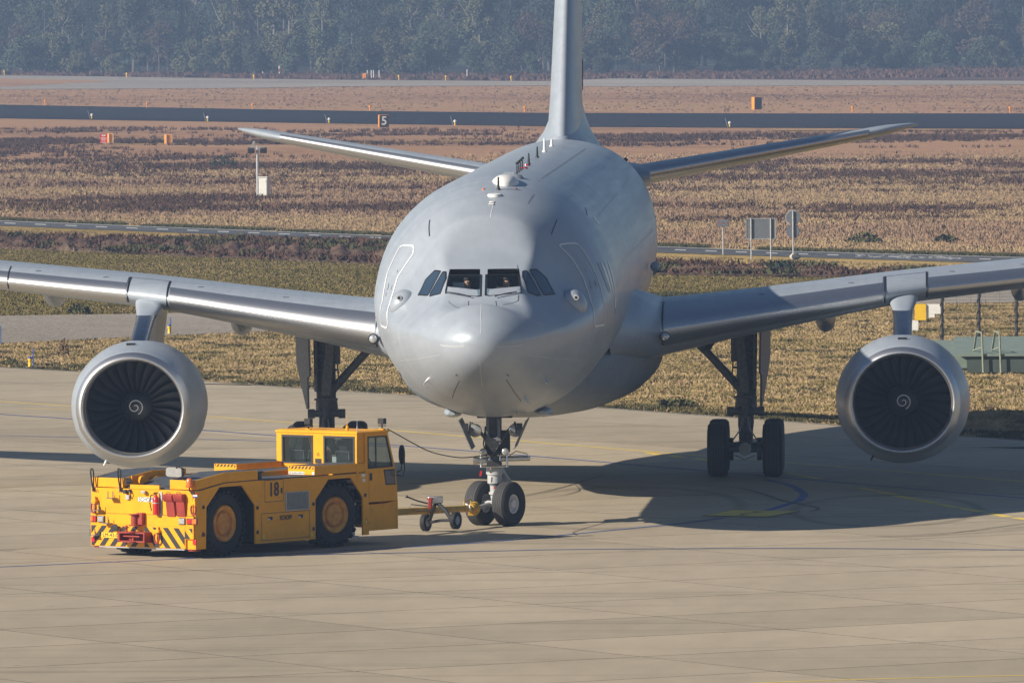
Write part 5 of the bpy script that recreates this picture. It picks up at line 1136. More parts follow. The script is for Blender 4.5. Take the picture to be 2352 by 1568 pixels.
def shackle(x, y, s=1):
    q = RE(x, y, -.05); b = MB(); b.box((-.09, q[1], q[2]+.10), (.09, .13, .07)); b.box((-.08, q[1], q[2]+.16), (.05, .06, .08)); o = b.build('tow_lug', 'yel', TG, bevel=.01)
    b = MB(); b.tube([(-.12, q[1]+.06*math.cos(a)*1.1, q[2]-.04+.12*math.sin(a)) for a in np.linspace(2.4, 7.0, 14)], .022, 8); b.build('shackle', 'redp', o)
shackle(162, 945); shackle(1190, 970); shackle(812, 1260)
# hitches
q = RE(615, 1100, -.05); b = MB(); b.cyl((-.16, q[1]+.05, q[2]+.12), (-.16, q[1]+.05, q[2]+.145), .13, .13, 20); b.cyl((-.16, q[1]+.05, q[2]-.12), (-.16, q[1]+.05, q[2]-.09), .13, .13, 20); b.cyl((-.16, q[1]+.05, q[2]-.1), (-.16, q[1]+.05, q[2]+.13), .08, .08, 16); b.box((-.1, q[1]-.08, q[2]+.04), (.12, .16, .26)); b.build('towing_pintle', 'redp', TG, bevel=.008)
p0, p1 = RE(388, 1215, -.28), RE(668, 1335, -.28); bc, zc = (p0[1]+p1[1])/2, (p0[2]+p1[2])/2; w_, h_ = abs(p0[1]-p1[1]), abs(p0[2]-p1[2])
b = MB(); b.box((-.17, bc, zc+h_/2-.02), (.24, w_, .035)); b.box((-.17, bc, zc-h_/2+.02), (.24, w_, .035)); b.box((-.17, bc-w_/2+.02, zc), (.24, .035, h_)); b.box((-.17, bc+w_/2-.03, zc), (.24, .06, h_)); b.box((-.06, bc, zc), (.03, w_, h_)); b.cyl((-.2, bc, zc-h_/2), (-.2, bc, zc+h_/2), .04, .04, 12); b.box((-.2, bc, zc+.02), (.16, w_*.6, .03))
b.lathe([(0, .16), (.03, .16)], (-.24, bc, zc-h_/2), (0, 0, 1), 20, (True, True)); b.lathe([(0, .14), (.03, .14)], (-.24, bc, zc+h_/2-.02), (0, 0, 1), 20, (True, True)); b.cyl((-.22, bc+.18, zc+h_/2), (-.22, bc+.18, zc+h_/2+.14), .025, .025, 10); b.cyl((-.22, bc+.18, zc+h_/2+.08), (-.22, bc+.18, zc+h_/2+.1), .06, .06, 10)
b.build('tow_jaw', 'redp', TG, bevel=.006)
for bc in (.12, 2.82):
    b = MB(); b.cyl((.1, bc, .17), (.1, bc, .195), .14, .14, 16); b.build('jack_foot', 'redp', TG)
# side hatches, grille, lettering
def outline(name, pts, m='line', w_=.012, pad=.004):
    b = MB(); n = len(pts)
    for i in range(n):
        p, q = np.array(pts[i]), np.array(pts[(i+1) % n]); d = (q-p)/np.linalg.norm(q-p); nn = np.array([-d[1], d[0]])*w_/2
        A = [p-nn-d*w_/2, q-nn+d*w_/2, q+nn+d*w_/2, p+nn-d*w_/2]; b.add([(t[0], -pad, t[1]) for t in A], [(0, 1, 2, 3)])
    return b.build(name, m, TG, smooth=0)
outline('hatch_gap', [(2.38, 1.605), (3.02, 1.605), (3.02, 1.13), (2.38, 1.13)]); outline('hatch_gap', [(2.26, .88), (3.93, .88), (3.93, .29), (2.26, .29)])
text('fleet_number', '18', 'blackp', TG, (2.69, -.006, 1.385), (1, 0, 0), (0, 0, 1), .42, width=.30, bold=.012)
text('maker_lettering', 'SCHOPF', 'blackp', TG, (3.10, -.006, .755), (1, 0, 0), (0, 0, 1), .14, width=.43, bold=.004)
tbox('latch', 'blackp', (2.93, 2.99, -.008, 0, 1.30, 1.42), bevel=.004)
for a in (2.56, 3.62): tbox('latch', 'blackp', (a-.08, a+.08, -.006, 0, .73, .80), bevel=.004); tbox('latch_label', 'plate', (a-.08, a-.02, -.010, -.006, .73, .765), bevel=0)
p0, p1 = SI(470, 820), SI(706, 985); b = MB(); b.box(*bb(3.10, 3.89, -.004, .0, .92, 1.30)); gr = b.build('grille', 'black', TG)
b = MB()
for a in np.linspace(3.12, 3.87, 22): b.box(*bb(a-.004, a+.004, -.018, -.006, .93, 1.29))
for z in np.linspace(.94, 1.28, 12): b.box(*bb(3.11, 3.88, -.014, -.008, z-.003, z+.003))
for a in (3.10, 3.89): b.box(*bb(a-.012, a+.012, -.022, 0, .91, 1.31))
for z in (.915, 1.305): b.box(*bb(3.1, 3.89, -.021, 0, z-.01, z+.01))
o = b.build('grille_bars', 'gearwhite', gr, smooth=0); o['kind'] = 'stuff'
for a, z in ((.27, 1.12), (.27, .52), (2.12, 1.02), (2.12, .48), (4.07, 1.01), (4.07, .46), (5.9, 1.12), ):
    b = MB(); b.cyl((a, -.002, z), (a, -.006, z), .045, .045, 14); b.build('access_hole', 'black', TG, smooth=0)
    b = MB(); b.cyl((a, -.002, z+.09), (a, -.005, z+.09), .014, .014, 8); b.build('bolt_head', 'gearwhite', TG, smooth=0)
for a, z in ((2.33, .37), (4.0, .34), (5.92, .52)): tbox('reflector_patch', 'plateyel', (a-.045, a+.045, -.004, 0, z-.05, z+.05), bevel=0)
tbox('label_plate', 'plate', (5.78, 5.92, -.004, 0, 1.53, 1.60), (5.81, 5.91, -.004, 0, 1.42, 1.49), bevel=0); tbox('air_intake', 'black', (6.06, 6.15, -.006, 0, 1.44, 1.60), bevel=0)
b = MB(); b.cyl((5.62, .16, .22), (5.62, .16, .95), .065, .065, 16); b.cyl((5.62, .16, .19), (5.62, .16, .215), .16, .16, 16); b.cyl((5.62, .16, .9), (5.62, .16, .97), .09, .09, 16); b.build('support_jack', 'gearwhite', TG)
# wheels
def tug_wheel(a, bc, side, yaw=0):
    c = Vector((a, bc, .72)); ax = Vector((math.sin(yaw), -side*math.cos(yaw), 0)); Rt, w_ = .72, .46
    b = MB(); b.lathe([(-w_/2+.04, .40), (-w_/2, .46), (-w_/2, .62), (-w_/2+.05, .685), (0, .695), (w_/2-.05, .685), (w_/2, .62), (w_/2, .46), (w_/2-.05, .40)], c, ax, 40)
    u1 = Vector((0, 0, 1)); u2 = ax.cross(u1)
    for k in range(26):
        for sd in (-1, 1):
            t = 2*math.pi*(k+.25*sd)/26; rd = u1*math.cos(t)+u2*math.sin(t); tg = ax.cross(rd); m3 = Matrix((ax, tg, rd)).transposed()
            b.box(c+ax*sd*w_*.27+rd*.692, (w_*.5, .085, .055), m3)
    o = b.build('tyre', 'tyre', TG, smooth=30)
    b = MB(); b.lathe([(w_/2-.08, .41), (w_/2-.02, .405), (w_/2, .39), (w_/2-.01, .375), (w_/2-.03, .35), (w_/2-.035, .31), (w_/2-.07, .29), (w_/2-.09, .262), (w_/2-.06, .255), (w_/2-.04, .24), (w_/2-.035, .09), (w_/2-.02, .07), (w_/2+.0, .05), (w_/2, .004)], c, ax, 36, (False, True))
    for k in range(20): t = 2*math.pi*k/20; rd = u1*math.cos(t)+u2*math.sin(t); p = c+ax*(w_/2-.04)+rd*.235; b.cyl(p, p+ax*.025, .014, .014, 6)
    for k in range(5): t = 2*math.pi*k/5; rd = u1*math.cos(t)+u2*math.sin(t); p = c+ax*(w_/2-.04)+rd*.14; b.cyl(p, p+ax*.02, .018, .018, 6)
    b.build('wheel_rim', 'yelrust', TG, smooth=30)
    b = MB(); b.lathe([(w_/2-.088, .283), (w_/2-.086, .262)], c, ax, 36); b.build('rim_groove', 'black', TG)
for a, yaw in ((1.12, R(3)), (5.0, R(-6))):
    tug_wheel(a, .33, 1, yaw); tug_wheel(a, TW-.33, -1, yaw)
# bumper shield at the front
b = MB(); poly = [(6.04, .33), (6.15, .31), (7.10, .31), (7.10, .95), (6.7, .90), (6.04, .90)]; extr(b, poly, 'b', .06, .10); extr(b, poly, 'b', TW-.1, TW-.06); b.box(*bb(7.08, 7.13, .05, TW-.05, .31, .95)); b.box(*bb(6.05, 7.1, .1, TW-.1, .86, .9)); b.build('front_bumper', 'yel', TG, smooth=0, bevel=.008)
# ---- cab
CB = 2.32
def ringpanel(b, outer, inner, f0, f1, mi=0):
    n = len(outer); V = [f0(*p) for p in outer]+[f0(*p) for p in inner]+[f1(*p) for p in outer]+[f1(*p) for p in inner]; Fs = []
    for i in range(n):
        j = (i+1) % n; Fs += [(i, j, n+j, n+i), (2*n+i, 3*n+i, 3*n+j, 2*n+j), (i, 2*n+i, 2*n+j, j), (n+i, n+j, 3*n+j, 3*n+i)]
    return b.add(V, Fs, mi)
so_ = [(5.96, 1.62), (7.0, 1.62), (6.72, 2.49), (5.96, 2.49)]; si_ = [(6.0, 1.70), (6.90, 1.71), (6.68, 2.42), (6.0, 2.42)]
for b0, b1 in ((.0, .05), (CB-.05, CB)):
    b = MB(); ringpanel(b, so_, si_, lambda a, z: (a, b0, z), lambda a, z: (a, b1, z)); cs = b.build('cab_side', 'yel', TG, smooth=0, bevel=.006)
    sg = -1 if b0 == 0 else 1; bo = (b0 if sg < 0 else b1)+sg*.006; fr = [(a+(6.4-a)*.0, z) for a, z in si_]; fi = [(6.4+(a-6.4)*.92, 2.05+(z-2.05)*.92) for a, z in si_]
    b = MB(); ringpanel(b, fr, fi, lambda a, z: (a, bo, z), lambda a, z: (a, bo-sg*.03, z)); b.box(*bb(6.28, 6.31, min(bo, bo-sg*.02), max(bo, bo-sg*.02), 1.75, 2.38)); wf = b.build('window_frame', 'black', cs, smooth=0)
    b = MB(); bm_ = (b0+b1)/2; b.add([(a, bm_, z) for a, z in fi], [(0, 1, 2, 3)]); b.build('window_glass', 'glass', cs, smooth=0)
lowp = [(6.04, .95), (7.06, .95), (7.04, 1.30), (7.0, 1.62), (6.04, 1.62)]
b = MB(); extr(b, lowp, 'b', .0, .05); extr(b, lowp, 'b', CB-.05, CB); b.box(*bb(6.98, 7.05, .05, TW-.05, .95, 1.32)); b.box(*bb(6.04, 7.04, .05, TW-.05, .95, 1.0)); b.box(*bb(6.04, 6.98, CB, TW-.02, 1.0, 1.60)); b.build('cab_front', 'yel', TG, smooth=0, bevel=.006)
b = MB(); lp = [(6.56, 1.66), (6.63, 1.31), (6.99, 1.31), (6.955, 1.66)]; extr(b, lp, 'b', -.006, -.001); b.build('lower_window', 'black', TG, smooth=0)
b = MB(); lp = [(6.59, 1.63), (6.65, 1.34), (6.96, 1.34), (6.93, 1.63)]; extr(b, lp, 'b', -.010, -.006); b.build('lower_window_glass', 'sglass', TG, smooth=0)
# rear wall of cab with two windows
b = MB(); z0, z1 = 1.50, 2.50
for b0_, b1_ in ((.0, .06), (.96, 1.26), (2.17, CB)): b.box(*bb(5.62, 5.68, b0_, b1_, z0, z1))
for b0_, b1_ in ((.06, .96), (1.26, 2.17)): b.box(*bb(5.62, 5.68, b0_, b1_, 2.435, z1)); b.box(*bb(5.62, 5.68, b0_, b1_, z0, 1.80))
b.box(*bb(5.68, 5.96, .03, .08, z0, z1)); b.box(*bb(5.68, 5.96, CB-.08, CB-.03, z0, z1)); b.box(*bb(5.6, 5.66, -.01, .03, z0, 2.38)); b.box(*bb(5.9, 5.97, -.01, .05, z0, 2.49)); cr_ = b.build('cab_rear', 'yel', TG, smooth=0, bevel=.006)
for b0_, b1_ in ((.06, .96), (1.26, 2.17)):
    b = MB(); ringpanel(b, [(b0_, 1.80), (b1_, 1.80), (b1_, 2.435), (b0_, 2.435)], [(b0_+.05, 1.84), (b1_-.05, 1.84), (b1_-.05, 2.39), (b0_+.05, 2.39)], lambda p, z: (5.612, p, z), lambda p, z: (5.66, p, z)); wf = b.build('window_frame', 'dark', cr_, smooth=0)
    b = MB(); b.add([(5.64, b0_+.04, 1.83), (5.64, b1_-.04, 1.83), (5.64, b1_-.04, 2.4), (5.64, b0_+.04, 2.4)], [(0, 1, 2, 3)]); b.build('window_glass', 'glass', cr_, smooth=0)
b = MB(); b.add([(6.99, .05, 1.62), (6.99, CB-.05, 1.62), (6.715, CB-.05, 2.48), (6.715, .05, 2.48)], [(0, 1, 2, 3)]); b.build('windscreen', 'glass', TG, smooth=0)
tbox('windscreen_pillar', 'yel', (6.6, 6.7, 1.1, 1.2, 2.44, 2.49), bevel=.004)
b = MB(); b.rings([[(5.60, -.02, 2.49), (6.76, -.02, 2.49), (6.76, CB+.02, 2.49), (5.60, CB+.02, 2.49)], [(5.60, -.02, 2.53), (6.75, -.02, 2.53), (6.75, CB+.02, 2.53), (5.60, CB+.02, 2.53)], [(5.66, .06, 2.555), (6.66, .06, 2.555), (6.66, CB-.06, 2.555), (5.66, CB-.06, 2.555)]], (True, True)); b.build('cab_roof', 'yel', TG, smooth=0, bevel=.006)
tbox('cab_floor', 'dark', (5.68, 6.98, .06, CB-.06, 1.2, 1.25), bevel=0)
b = MB(); b.box(*bb(6.70, 6.93, .12, 2.2, 1.40, 1.72)); b.tube([(6.62, .5+.17*math.cos(a)+.1, 1.80+.15*math.sin(a)) for a in np.linspace(0, 6.28, 20)], .014, 6); b.cyl((6.7, .6, 1.7), (6.62, .6, 1.8), .03, .03, 8); b.build('dashboard', 'blackp', TG)
for bc in (.62, 1.40, 1.92):
    b = MB(); b.box((6.15, bc, 1.52), (.46, .46, .12)); b.box((5.93, bc, 1.82), (.1, .44, .56)); b.box((5.93, bc, 2.14), (.08, .24, .12)); st_ = b.build('cab_seat', 'seat', TG, bevel=.03)
    b = MB(); b.tube([(5.86, bc-.2, 1.9), (5.86, bc-.18, 2.08), (5.86, bc+.18, 2.08), (5.86, bc+.2, 1.9)], .012, 6); b.build('seat_tube', 'steel', st_)
tbox('control_box', 'gear', (5.8, 6.2, 1.05, 1.25, 1.5, 1.8)); tbox('paper_sheet', 'plate', (5.70, 5.702, .66, .78, 1.84, 1.97), bevel=0)
tbox('cab_socket', 'blackp', (5.612, 5.62, 1.02, 1.2, 1.82, 1.92), bevel=0)
b = MB(); tri(b, 5.612, 1.11, 2.02, .08); b.build('warning_triangle', 'blackp', TG)
for bc, a in ((1.58, 5.66), (.02, 6.62)):
    pass
def floodlight(a, bc):
    b = MB(); b.box((a, bc, 2.74), (.11, .17, .13)); b.cyl((a, bc, 2.55), (a, bc, 2.69), .02, .02, 8); b.box((a, bc, 2.64), (.05, .2, .02)); b.build('flood_lamp', 'black', TG, bevel=.025); tbox('lamp_foot', 'yel', (a-.05, a+.05, bc-.07, bc+.07, 2.55, 2.575))
floodlight(5.72, 1.47); floodlight(6.62, .08)
for (a, bc, h_) in ((5.75, .38, .22), (5.72, .07, .20)):
    b = MB(); b.cyl((a, bc, 2.54), (a, bc, 2.54+h_*.6), .035 if bc > .3 else .014, .03 if bc > .3 else .012, 10); b.cyl((a, bc, 2.54+h_*.6), (a, bc, 2.54+h_*1.7), .006, .003, 6); b.build('radio_aerial', 'yel' if bc > .3 else 'gearwhite', TG)
b = MB(); b.tube([(7.0, -.03, 1.58), (7.05, -.12, 1.64), (7.06, -.13, 2.0)], .014, 8); b.rings([[(7.02+dx, -.16+.08*math.cos(t), 1.98+.22*math.sin(t)) for t in np.linspace(0, 6.28, 21)[:-1]] for dx in (-.02, .02)], (True, True)); b.build('door_mirror', 'black', TG)
b = MB(); b.tube([(7.0, -.02, 1.52), (7.04, -.16, 1.5), (7.06, -.2, 1.62), (7.06, -.2, 2.05)], .014, 8); b.build('mirror_bracket', 'black', TG)
# ---- towbar
TB = thing('towbar', 'yellow tubular towbar with small black wheels joining tug and nose gear', 'towbar', (0, 0, 0))
e1 = at(1086, 1167, 5.75); e0 = TO+TF*7.15+TL*1.35; e0[2] = .60; e1 = np.array(e1); b = MB(); b.cyl(e0, e1, .085, .078, 18); b.build('tube', 'baryel', TB)
dirb = (e1-e0)/np.linalg.norm(e1-e0); lat = np.array([dirb[1], -dirb[0], 0])
b = MB(); b.cyl(e1-dirb*.12, e1+dirb*.08, .10, .16, 14); b.box(e1+dirb*.16, (.12, .12, .2)); b.tube([e1-dirb*.4+[0, 0, .08], e1-dirb*.4+[0, 0, .17], e1-dirb*.08+[0, 0, .2], e1-dirb*.08+[0, 0, .12]], .016, 6); b.box(e1-dirb*.02+np.array([0, 0, -.12]), (.2, .12, .08)); b.build('coupling_head', 'baryel', TB, bevel=.01)
b = MB(); p = Vector(nc)-Vector((0, 0, .0)); b.tube([e1+dirb*.1, np.array(p)-dirb*.18], .05, 8); b.box(np.array(p)-dirb*.22, (.3, .1, .1), Matrix.Rotation(R(-30), 3, 'Z')); b.cyl(np.array(p)-dirb*.2+lat*.25+[0, 0, .04], np.array(p)-dirb*.2-lat*.25+[0, 0, .04], .03, .03, 8); b.build('axle_fork', 'gearwhite', TB)
b = MB(); q = e1-dirb*.30; b.tube([q+lat*.1+[0, 0, -.05], q+lat*.09+[0, 0, .07], q-lat*.02+[0, 0, .11]], .02, 6); b.build('safety_strap', 'linew', TB)
q = e0+dirb*(np.linalg.norm(e1-e0)*.52)
wc = [at(1046.7, 1194.3, q[1]-.25), at(978, 1199, q[1]+.75)]
for c_ in wc:
    c_ = np.array(c_); b = MB(); b.lathe([(-.055, .10), (-.065, .15), (-.05, .185), (0, .195), (.05, .185), (.065, .15), (.055, .10)], c_, lat, 26)
    for k in range(22): t = 2*math.pi*k/22; rd = Vector((0, 0, 1))*math.cos(t)+Vector(np.cross(lat, [0, 0, 1]))*math.sin(t); tg_ = Vector(lat).cross(rd); b.box(Vector(c_)+rd*.192, (.11, .026, .02), Matrix((Vector(lat), tg_, rd)).transposed())
    b.build('towbar_tyre', 'tyre', TB, smooth=35); b = MB(); b.lathe([(.05, .105), (.045, .09), (.03, .07), (.05, .035), (.07, .03), (.07, .003)], c_, lat, 20, (False, True)); b.build('hub', 'gearwhite', TB)
b = MB(); top = at(1000, 1150, q[1]); wA, wB = map(np.array, wc); b.tube([top, (top+wA)/2, wA+lat*(-.1)], .05, 8); b.tube([top-[0, 0, .06], wB+lat*.1+[0, 0, .05]], .045, 8); b.tube([wA-lat*.1, (wA+wB)/2+[0, 0, .02], wB+lat*.1], .035, 8); b.build('axle_frame', 'dark', TB)
b = MB(); b.box(top+[0, 0, .03], (.34, .2, .16)); b.build('pump_body', 'steel', TB, bevel=.02)
pu = at(988, 1157, q[1]-.1); b = MB(); b.box(pu, (.10, .16, .22)); b.box(pu+[.0, 0, .12], (.14, .12, .05)); b.build('pump_valve', 'redp', TB, bevel=.02)
b = MB(); b.tube([pu, at(960, 1150, q[1]-.1), at(934, 1140, q[1]-.1)], .018, 8); b.sph(at(934, 1140, q[1]-.1), .035, 8); b.build('pump_lever', 'black', TB)
b = MB(); b.tube([pu-[0.05, 0, .05], at(945, 1158, q[1]-.1), at(940, 1166, q[1]-.1), at(955, 1173, q[1]-.1), pu-[.02, 0, .15]], .012, 6); b.build('hydraulic_hose', 'black', TB)
b = MB(); q2 = e0+dirb*.75; b.cyl(q2-dirb*.10, q2+dirb*.10, .0865, .0865, 18); b.build('label_band', 'plate', TB)
# headset cable
Pc = [at(888, 984, .1), at(919+400*.2031, 918.7+600*.2031, 2.2), at(919+740*.2031, 918.7+648*.2031, 4.2), at(919+960*.2031, 918.7+622*.2031, 5.9), at(1130, 1038, 6.2)]
fx = [pch(range(5), [q[k] for q in Pc]) for k in range(3)]; b = MB(); b.tube([[f(t) for f in fx] for t in np.linspace(0, 4, 36)], .013, 6)
tag(b.build('headset_cable', 'black', None), 'thin black cable sagging from tug cab roof to nose gear', 'cable')

# ============================================================ PEOPLE
def person(label, loc, rz, cloth, lean=0, look=0, group=None):
    t = thing('person', label, 'person', loc, rz)
    # seated figure, +x is forward, origin at the seat surface
    J = [(0, 0, .10), (.0, 0, .28), (.02, 0, .46), (.03, 0, .56), (.04, 0, .66), (.05, 0, .76), (.02, .17, .48), (.10, .24, .26), (.32, .17, .22), (.41, .14, .24), (.02, -.17, .48), (.10, -.24, .26), (.32, -.17, .22), (.41, -.14, .24), (.20, .09, .08), (.45, .10, .08), (.47, .10, -.32), (.20, -.09, .08), (.45, -.10, .08), (.47, -.10, -.32), (.57, .10, -.36), (.57, -.10, -.36)]
    r = [(.16, .13), (.15, .11), (.17, .12), (.07, .065), (.085, .075), (.085, .08), (.075, .07), (.05, .05), (.038, .036), (.03, .04), (.075, .07), (.05, .05), (.038, .036), (.03, .04), (.09, .09), (.07, .07), (.05, .05), (.09, .09), (.07, .07), (.05, .05), (.04, .035), (.04, .035)]
    Ed = [(0, 1), (1, 2), (2, 3), (3, 4), (4, 5), (2, 6), (6, 7), (7, 8), (8, 9), (2, 10), (10, 11), (11, 12), (12, 13), (0, 14), (14, 15), (15, 16), (0, 17), (17, 18), (18, 19), (16, 20), (19, 21)]
    me = bpy.data.meshes.new('body'); me.from_pydata(J, Ed, []); o = bpy.data.objects.new('body', me); C.objects.link(o)
    sk = o.modifiers.new('skin', 'SKIN'); 
    for i, v in enumerate(me.skin_vertices[0].data): v.radius = r[i]; v.use_root = (i == 0)
    sb = o.modifiers.new('sub', 'SUBSURF'); sb.levels = 2; sb.render_levels = 2
    bpy.context.view_layer.update(); dg = bpy.context.evaluated_depsgraph_get(); m2 = bpy.data.meshes.new_from_object(o.evaluated_get(dg)); o.modifiers.clear(); o.data = m2
    m2.materials.clear(); m2.materials.append(M[cloth]); m2.materials.append(M['skin'])
    for pgn in m2.polygons:
        c = pgn.center; pgn.use_smooth = True
        if c.z > .565 or (c.x > .36 and c.z > .15 and c.z < .34): pgn.material_index = 1
    o.parent = t
    b = MB(); b.sph((.04, 0, .735), .105, 14, sc=(1.0, .86, 1.0)); 
    b.v = [(x-.02, y, max(z, .70)) if x < .1 else (x-.03, y, max(z, .765)) for x, y, z in b.v]; b.build('hair', 'hair', t)
    b = MB(); b.sph((.135, 0, .71), .018, 8); b.sph((.125, .035, .735), .012, 6); b.sph((.125, -.035, .735), .012, 6); b.build('face', 'skin', t)
    return t
pp = person('pilot in olive flight suit behind the left windshield pane', (-.43, 3.28, 5.02), -math.pi/2, 'olive')
pp = person('pilot in dark uniform behind the right windshield pane', (.46, 3.28, 5.02), -math.pi/2, 'seat')
for nm in ('hair',): pass
dp = TO+TF*6.05+TL*1.40; person('tug driver in red jacket seated behind the cab rear window', (dp[0], dp[1], 1.58), math.pi/2-TH, 'vest')
# ============================================================ FIELD PLANTS
def tufts(name, m, n, test, h, wd, label=None, u=(-250, 2600), D=(0, 600), nb=3, lean=.35, patch=None, parent=None, zb=-.05):
    # real upright blades scattered over the ground: test(u, v, x, y) keeps a root
    P = []
    tot = 0
    while tot < n:
        k = n*3; D0, D1 = D; y = np.sqrt(rng.uniform((D0-CAM[1])**2, (D1-CAM[1])**2, k))+CAM[1]
        sp = (y-CAM[1])/F; uu = rng.uniform(u[0], u[1], k); base = CAM[0]+math.tan(YAW)*(y-CAM[1]); x = base+(uu-1176)*sp/math.cos(YAW)**2
        pu, pv = pix(np.stack([x, y, np.full(k, 0.0)], 1)); ok = test(pu, pv, x, y)
        q = np.stack([x[ok], y[ok]], 1); P.append(q); tot += len(q)
        if len(q) < 5: break
    P = np.concatenate(P)[:n]; n = len(P); hh = h*rng.uniform(.5, 1.3, (n, nb)); az = rng.uniform(0, 2*np.pi, (n, nb)); off = rng.normal(0, wd*1.2, (n, nb, 2))
    bx = P[:, None, 0]+off[..., 0]; by = P[:, None, 1]+off[..., 1]; dx = np.cos(az)*wd/2; dy = np.sin(az)*wd/2; ln = rng.normal(0, lean, (n, nb, 2))*hh[..., None]
    V = np.empty((n, nb, 3, 3), np.float32); V[..., 0, 0] = bx-dx; V[..., 0, 1] = by-dy; V[..., 1, 0] = bx+dx; V[..., 1, 1] = by+dy; V[..., 0, 2] = zb; V[..., 1, 2] = zb; V[..., 2, 0] = bx+ln[..., 0]; V[..., 2, 1] = by+ln[..., 1]; V[..., 2, 2] = zb+hh
    nt_ = n*nb; me = bpy.data.meshes.new(name); me.vertices.add(nt_*3); me.vertices.foreach_set('co', V.ravel()); me.loops.add(nt_*3); me.loops.foreach_set('vertex_index', np.arange(nt_*3, dtype=np.int32)); me.polygons.add(nt_); me.polygons.foreach_set('loop_start', np.arange(0, nt_*3, 3, dtype=np.int32)); me.update(calc_edges=True); me.materials.append(M[m])
    o = bpy.data.objects.new(name, me); C.objects.link(o); o['kind'] = 'stuff'
    return o
from mathutils import noise as mn
def nzf(x, y, s, sd=0):
    # cheap value noise, vectorised
    x = np.asarray(x)*s+sd*17.3; y = np.asarray(y)*s+sd*7.1; xi = np.floor(x).astype(int); yi = np.floor(y).astype(int); fx_ = x-xi; fy_ = y-yi; fx_ = fx_*fx_*(3-2*fx_); fy_ = fy_*fy_*(3-2*fy_)
    hsh = lambda a, c: (np.sin(a*127.1+c*311.7)*43758.5453) % 1.0
    return hsh(xi, yi)*(1-fx_)*(1-fy_)+hsh(xi+1, yi)*fx_*(1-fy_)+hsh(xi, yi+1)*(1-fx_)*fy_+hsh(xi+1, yi+1)*fx_*fy_
def band(u, v, us, vs, th): return np.clip(1-np.abs(v-np.interp(u, us, vs))/th, 0, 1)
def heath(u, v, x, y):
    n = .6*nzf(x, y, .09, 1)+.4*nzf(x, y, .35, 2)
    p = np.maximum.reduce([band(u, v, [-300, 0, 600, 1300], [470, 467, 470, 488], 24)*1.25, band(u, v, [-300, 0, 500, 1100], [352, 350, 375, 405], 30)*.85, band(u, v, [-300, 0, 1100], [425, 420, 432], 12)*.55,
                           band(u, v, [1400, 1800, 2400, 2800], [405, 375, 378, 372], 12)*1.0, band(u, v, [1400, 2352, 2800], [400, 410, 412], 16)*.4, band(u, v, [1500, 2352, 2800], [325, 312, 308], 12)*.7, band(u, v, [-300, 1300], [293, 312], 12)*.4])
    return p, n
def t_heather(u, v, x, y):
    p, n = heath(u, v, x, y); return (v > WBOT(u)+3) & (v < RTOP(u)-8) & (rng.random(len(u)) < np.clip(p*1.0*(n-.38)*2.6+(n > .72)*.06, 0, 1))
tufts('heather', 'heather', 21000, t_heather, .26, .09, D=(240, 680), nb=6, lean=.5)
tufts('tall_grass', 'straw', 90000, lambda u, v, x, y: (v > WBOT(u)+2) & (v < RTOP(u)-2) & (rng.random(len(u)) < (.35+.65*nzf(x, y, .25, 5))*np.clip((520-y)/190, 0, 1)), .13, .05, D=(200, 520), nb=5, lean=.3)
tufts('tall_grass', 'straw2', 40000, lambda u, v, x, y: (v > WBOT(u)+2) & (v < RTOP(u)-2) & (nzf(x, y, .06, 9) > .5) & (rng.random(len(u)) < np.clip((520-y)/190, 0, 1)), .13, .05, D=(200, 520), nb=5, lean=.3)
tufts('green_edge_grass', 'greengrass', 16000, lambda u, v, x, y: ((np.abs(v-RTOP(u)+2) < 2.2) | ((np.abs(v-TTOP(u)+3) < 4) & (u > 1200))) & (nzf(x, y, .3, 3) > .25), .14, .06, D=(130, 330), nb=5)
tufts('mown_lawn', 'olivegrass', 90000, lambda u, v, x, y: (v > BBOT(u)-4) & (v < TTOP(u)-1) & (rng.random(len(u)) < .3+.7*nzf(x, y, .4, 4)), .08, .045, D=(130, 300), nb=4, lean=.6)
tufts('mown_lawn', 'straw2', 30000, lambda u, v, x, y: (v > RBOT(u)+7) & (v < TTOP(u)-1) & (rng.random(len(u)) < (nzf(x, y, .16, 6) > .55)*.8+.06+((v > BTOP(u)+40) & (u > 1400))*.5+(v < BTOP(u))*.6), .08, .045, D=(130, 310), nb=3, lean=.6)
tufts('verge_grass', 'straw2', 90000, lambda u, v, x, y: (v > TBOT(u)+1) & (v < EDGE(u)-4) & (rng.random(len(u)) < .2+.8*nzf(x, y, .8, 7)), .07, .028, D=(35, 165), nb=4, lean=.6)
tufts('verge_grass', 'olivegrass', 50000, lambda u, v, x, y: (v > TBOT(u)+1) & (v < EDGE(u)-4) & (nzf(x, y, .5, 8) > .55), .065, .028, D=(35, 165), nb=4, lean=.6)
tufts('verge_weeds', 'greengrass', 9000, lambda u, v, x, y: (v > TBOT(u)+1) & (v < EDGE(u)-3) & ((v > EDGE(u)-16) | (nzf(x, y, .9, 11) > .8)) & (nzf(x, y, 1.3, 12) > .45), .10, .05, D=(35, 165), nb=5, lean=.6)
tufts('verge_stalks', 'heather', 350, lambda u, v, x, y: (v > TBOT(u)+1) & (v < EDGE(u)-3) & (nzf(x, y, .9, 14) > .72), .17, .03, D=(35, 165), nb=5, lean=.7)
tufts('bank_weeds', 'heather', 4500, lambda u, v, x, y: (v > BTOP(u)-2) & (v < BBOT(u)+1) & (nzf(x, y, .5, 15) > .35), .2, .14, D=(180, 300), nb=4, lean=.7, zb=.12)
tufts('bank_weeds', 'greengrass', 2200, lambda u, v, x, y: (v > BTOP(u)-2) & (v < BBOT(u)+1) & (nzf(x, y, .35, 16) > .72), .25, .16, D=(180, 300), nb=4, lean=.7, zb=.12)
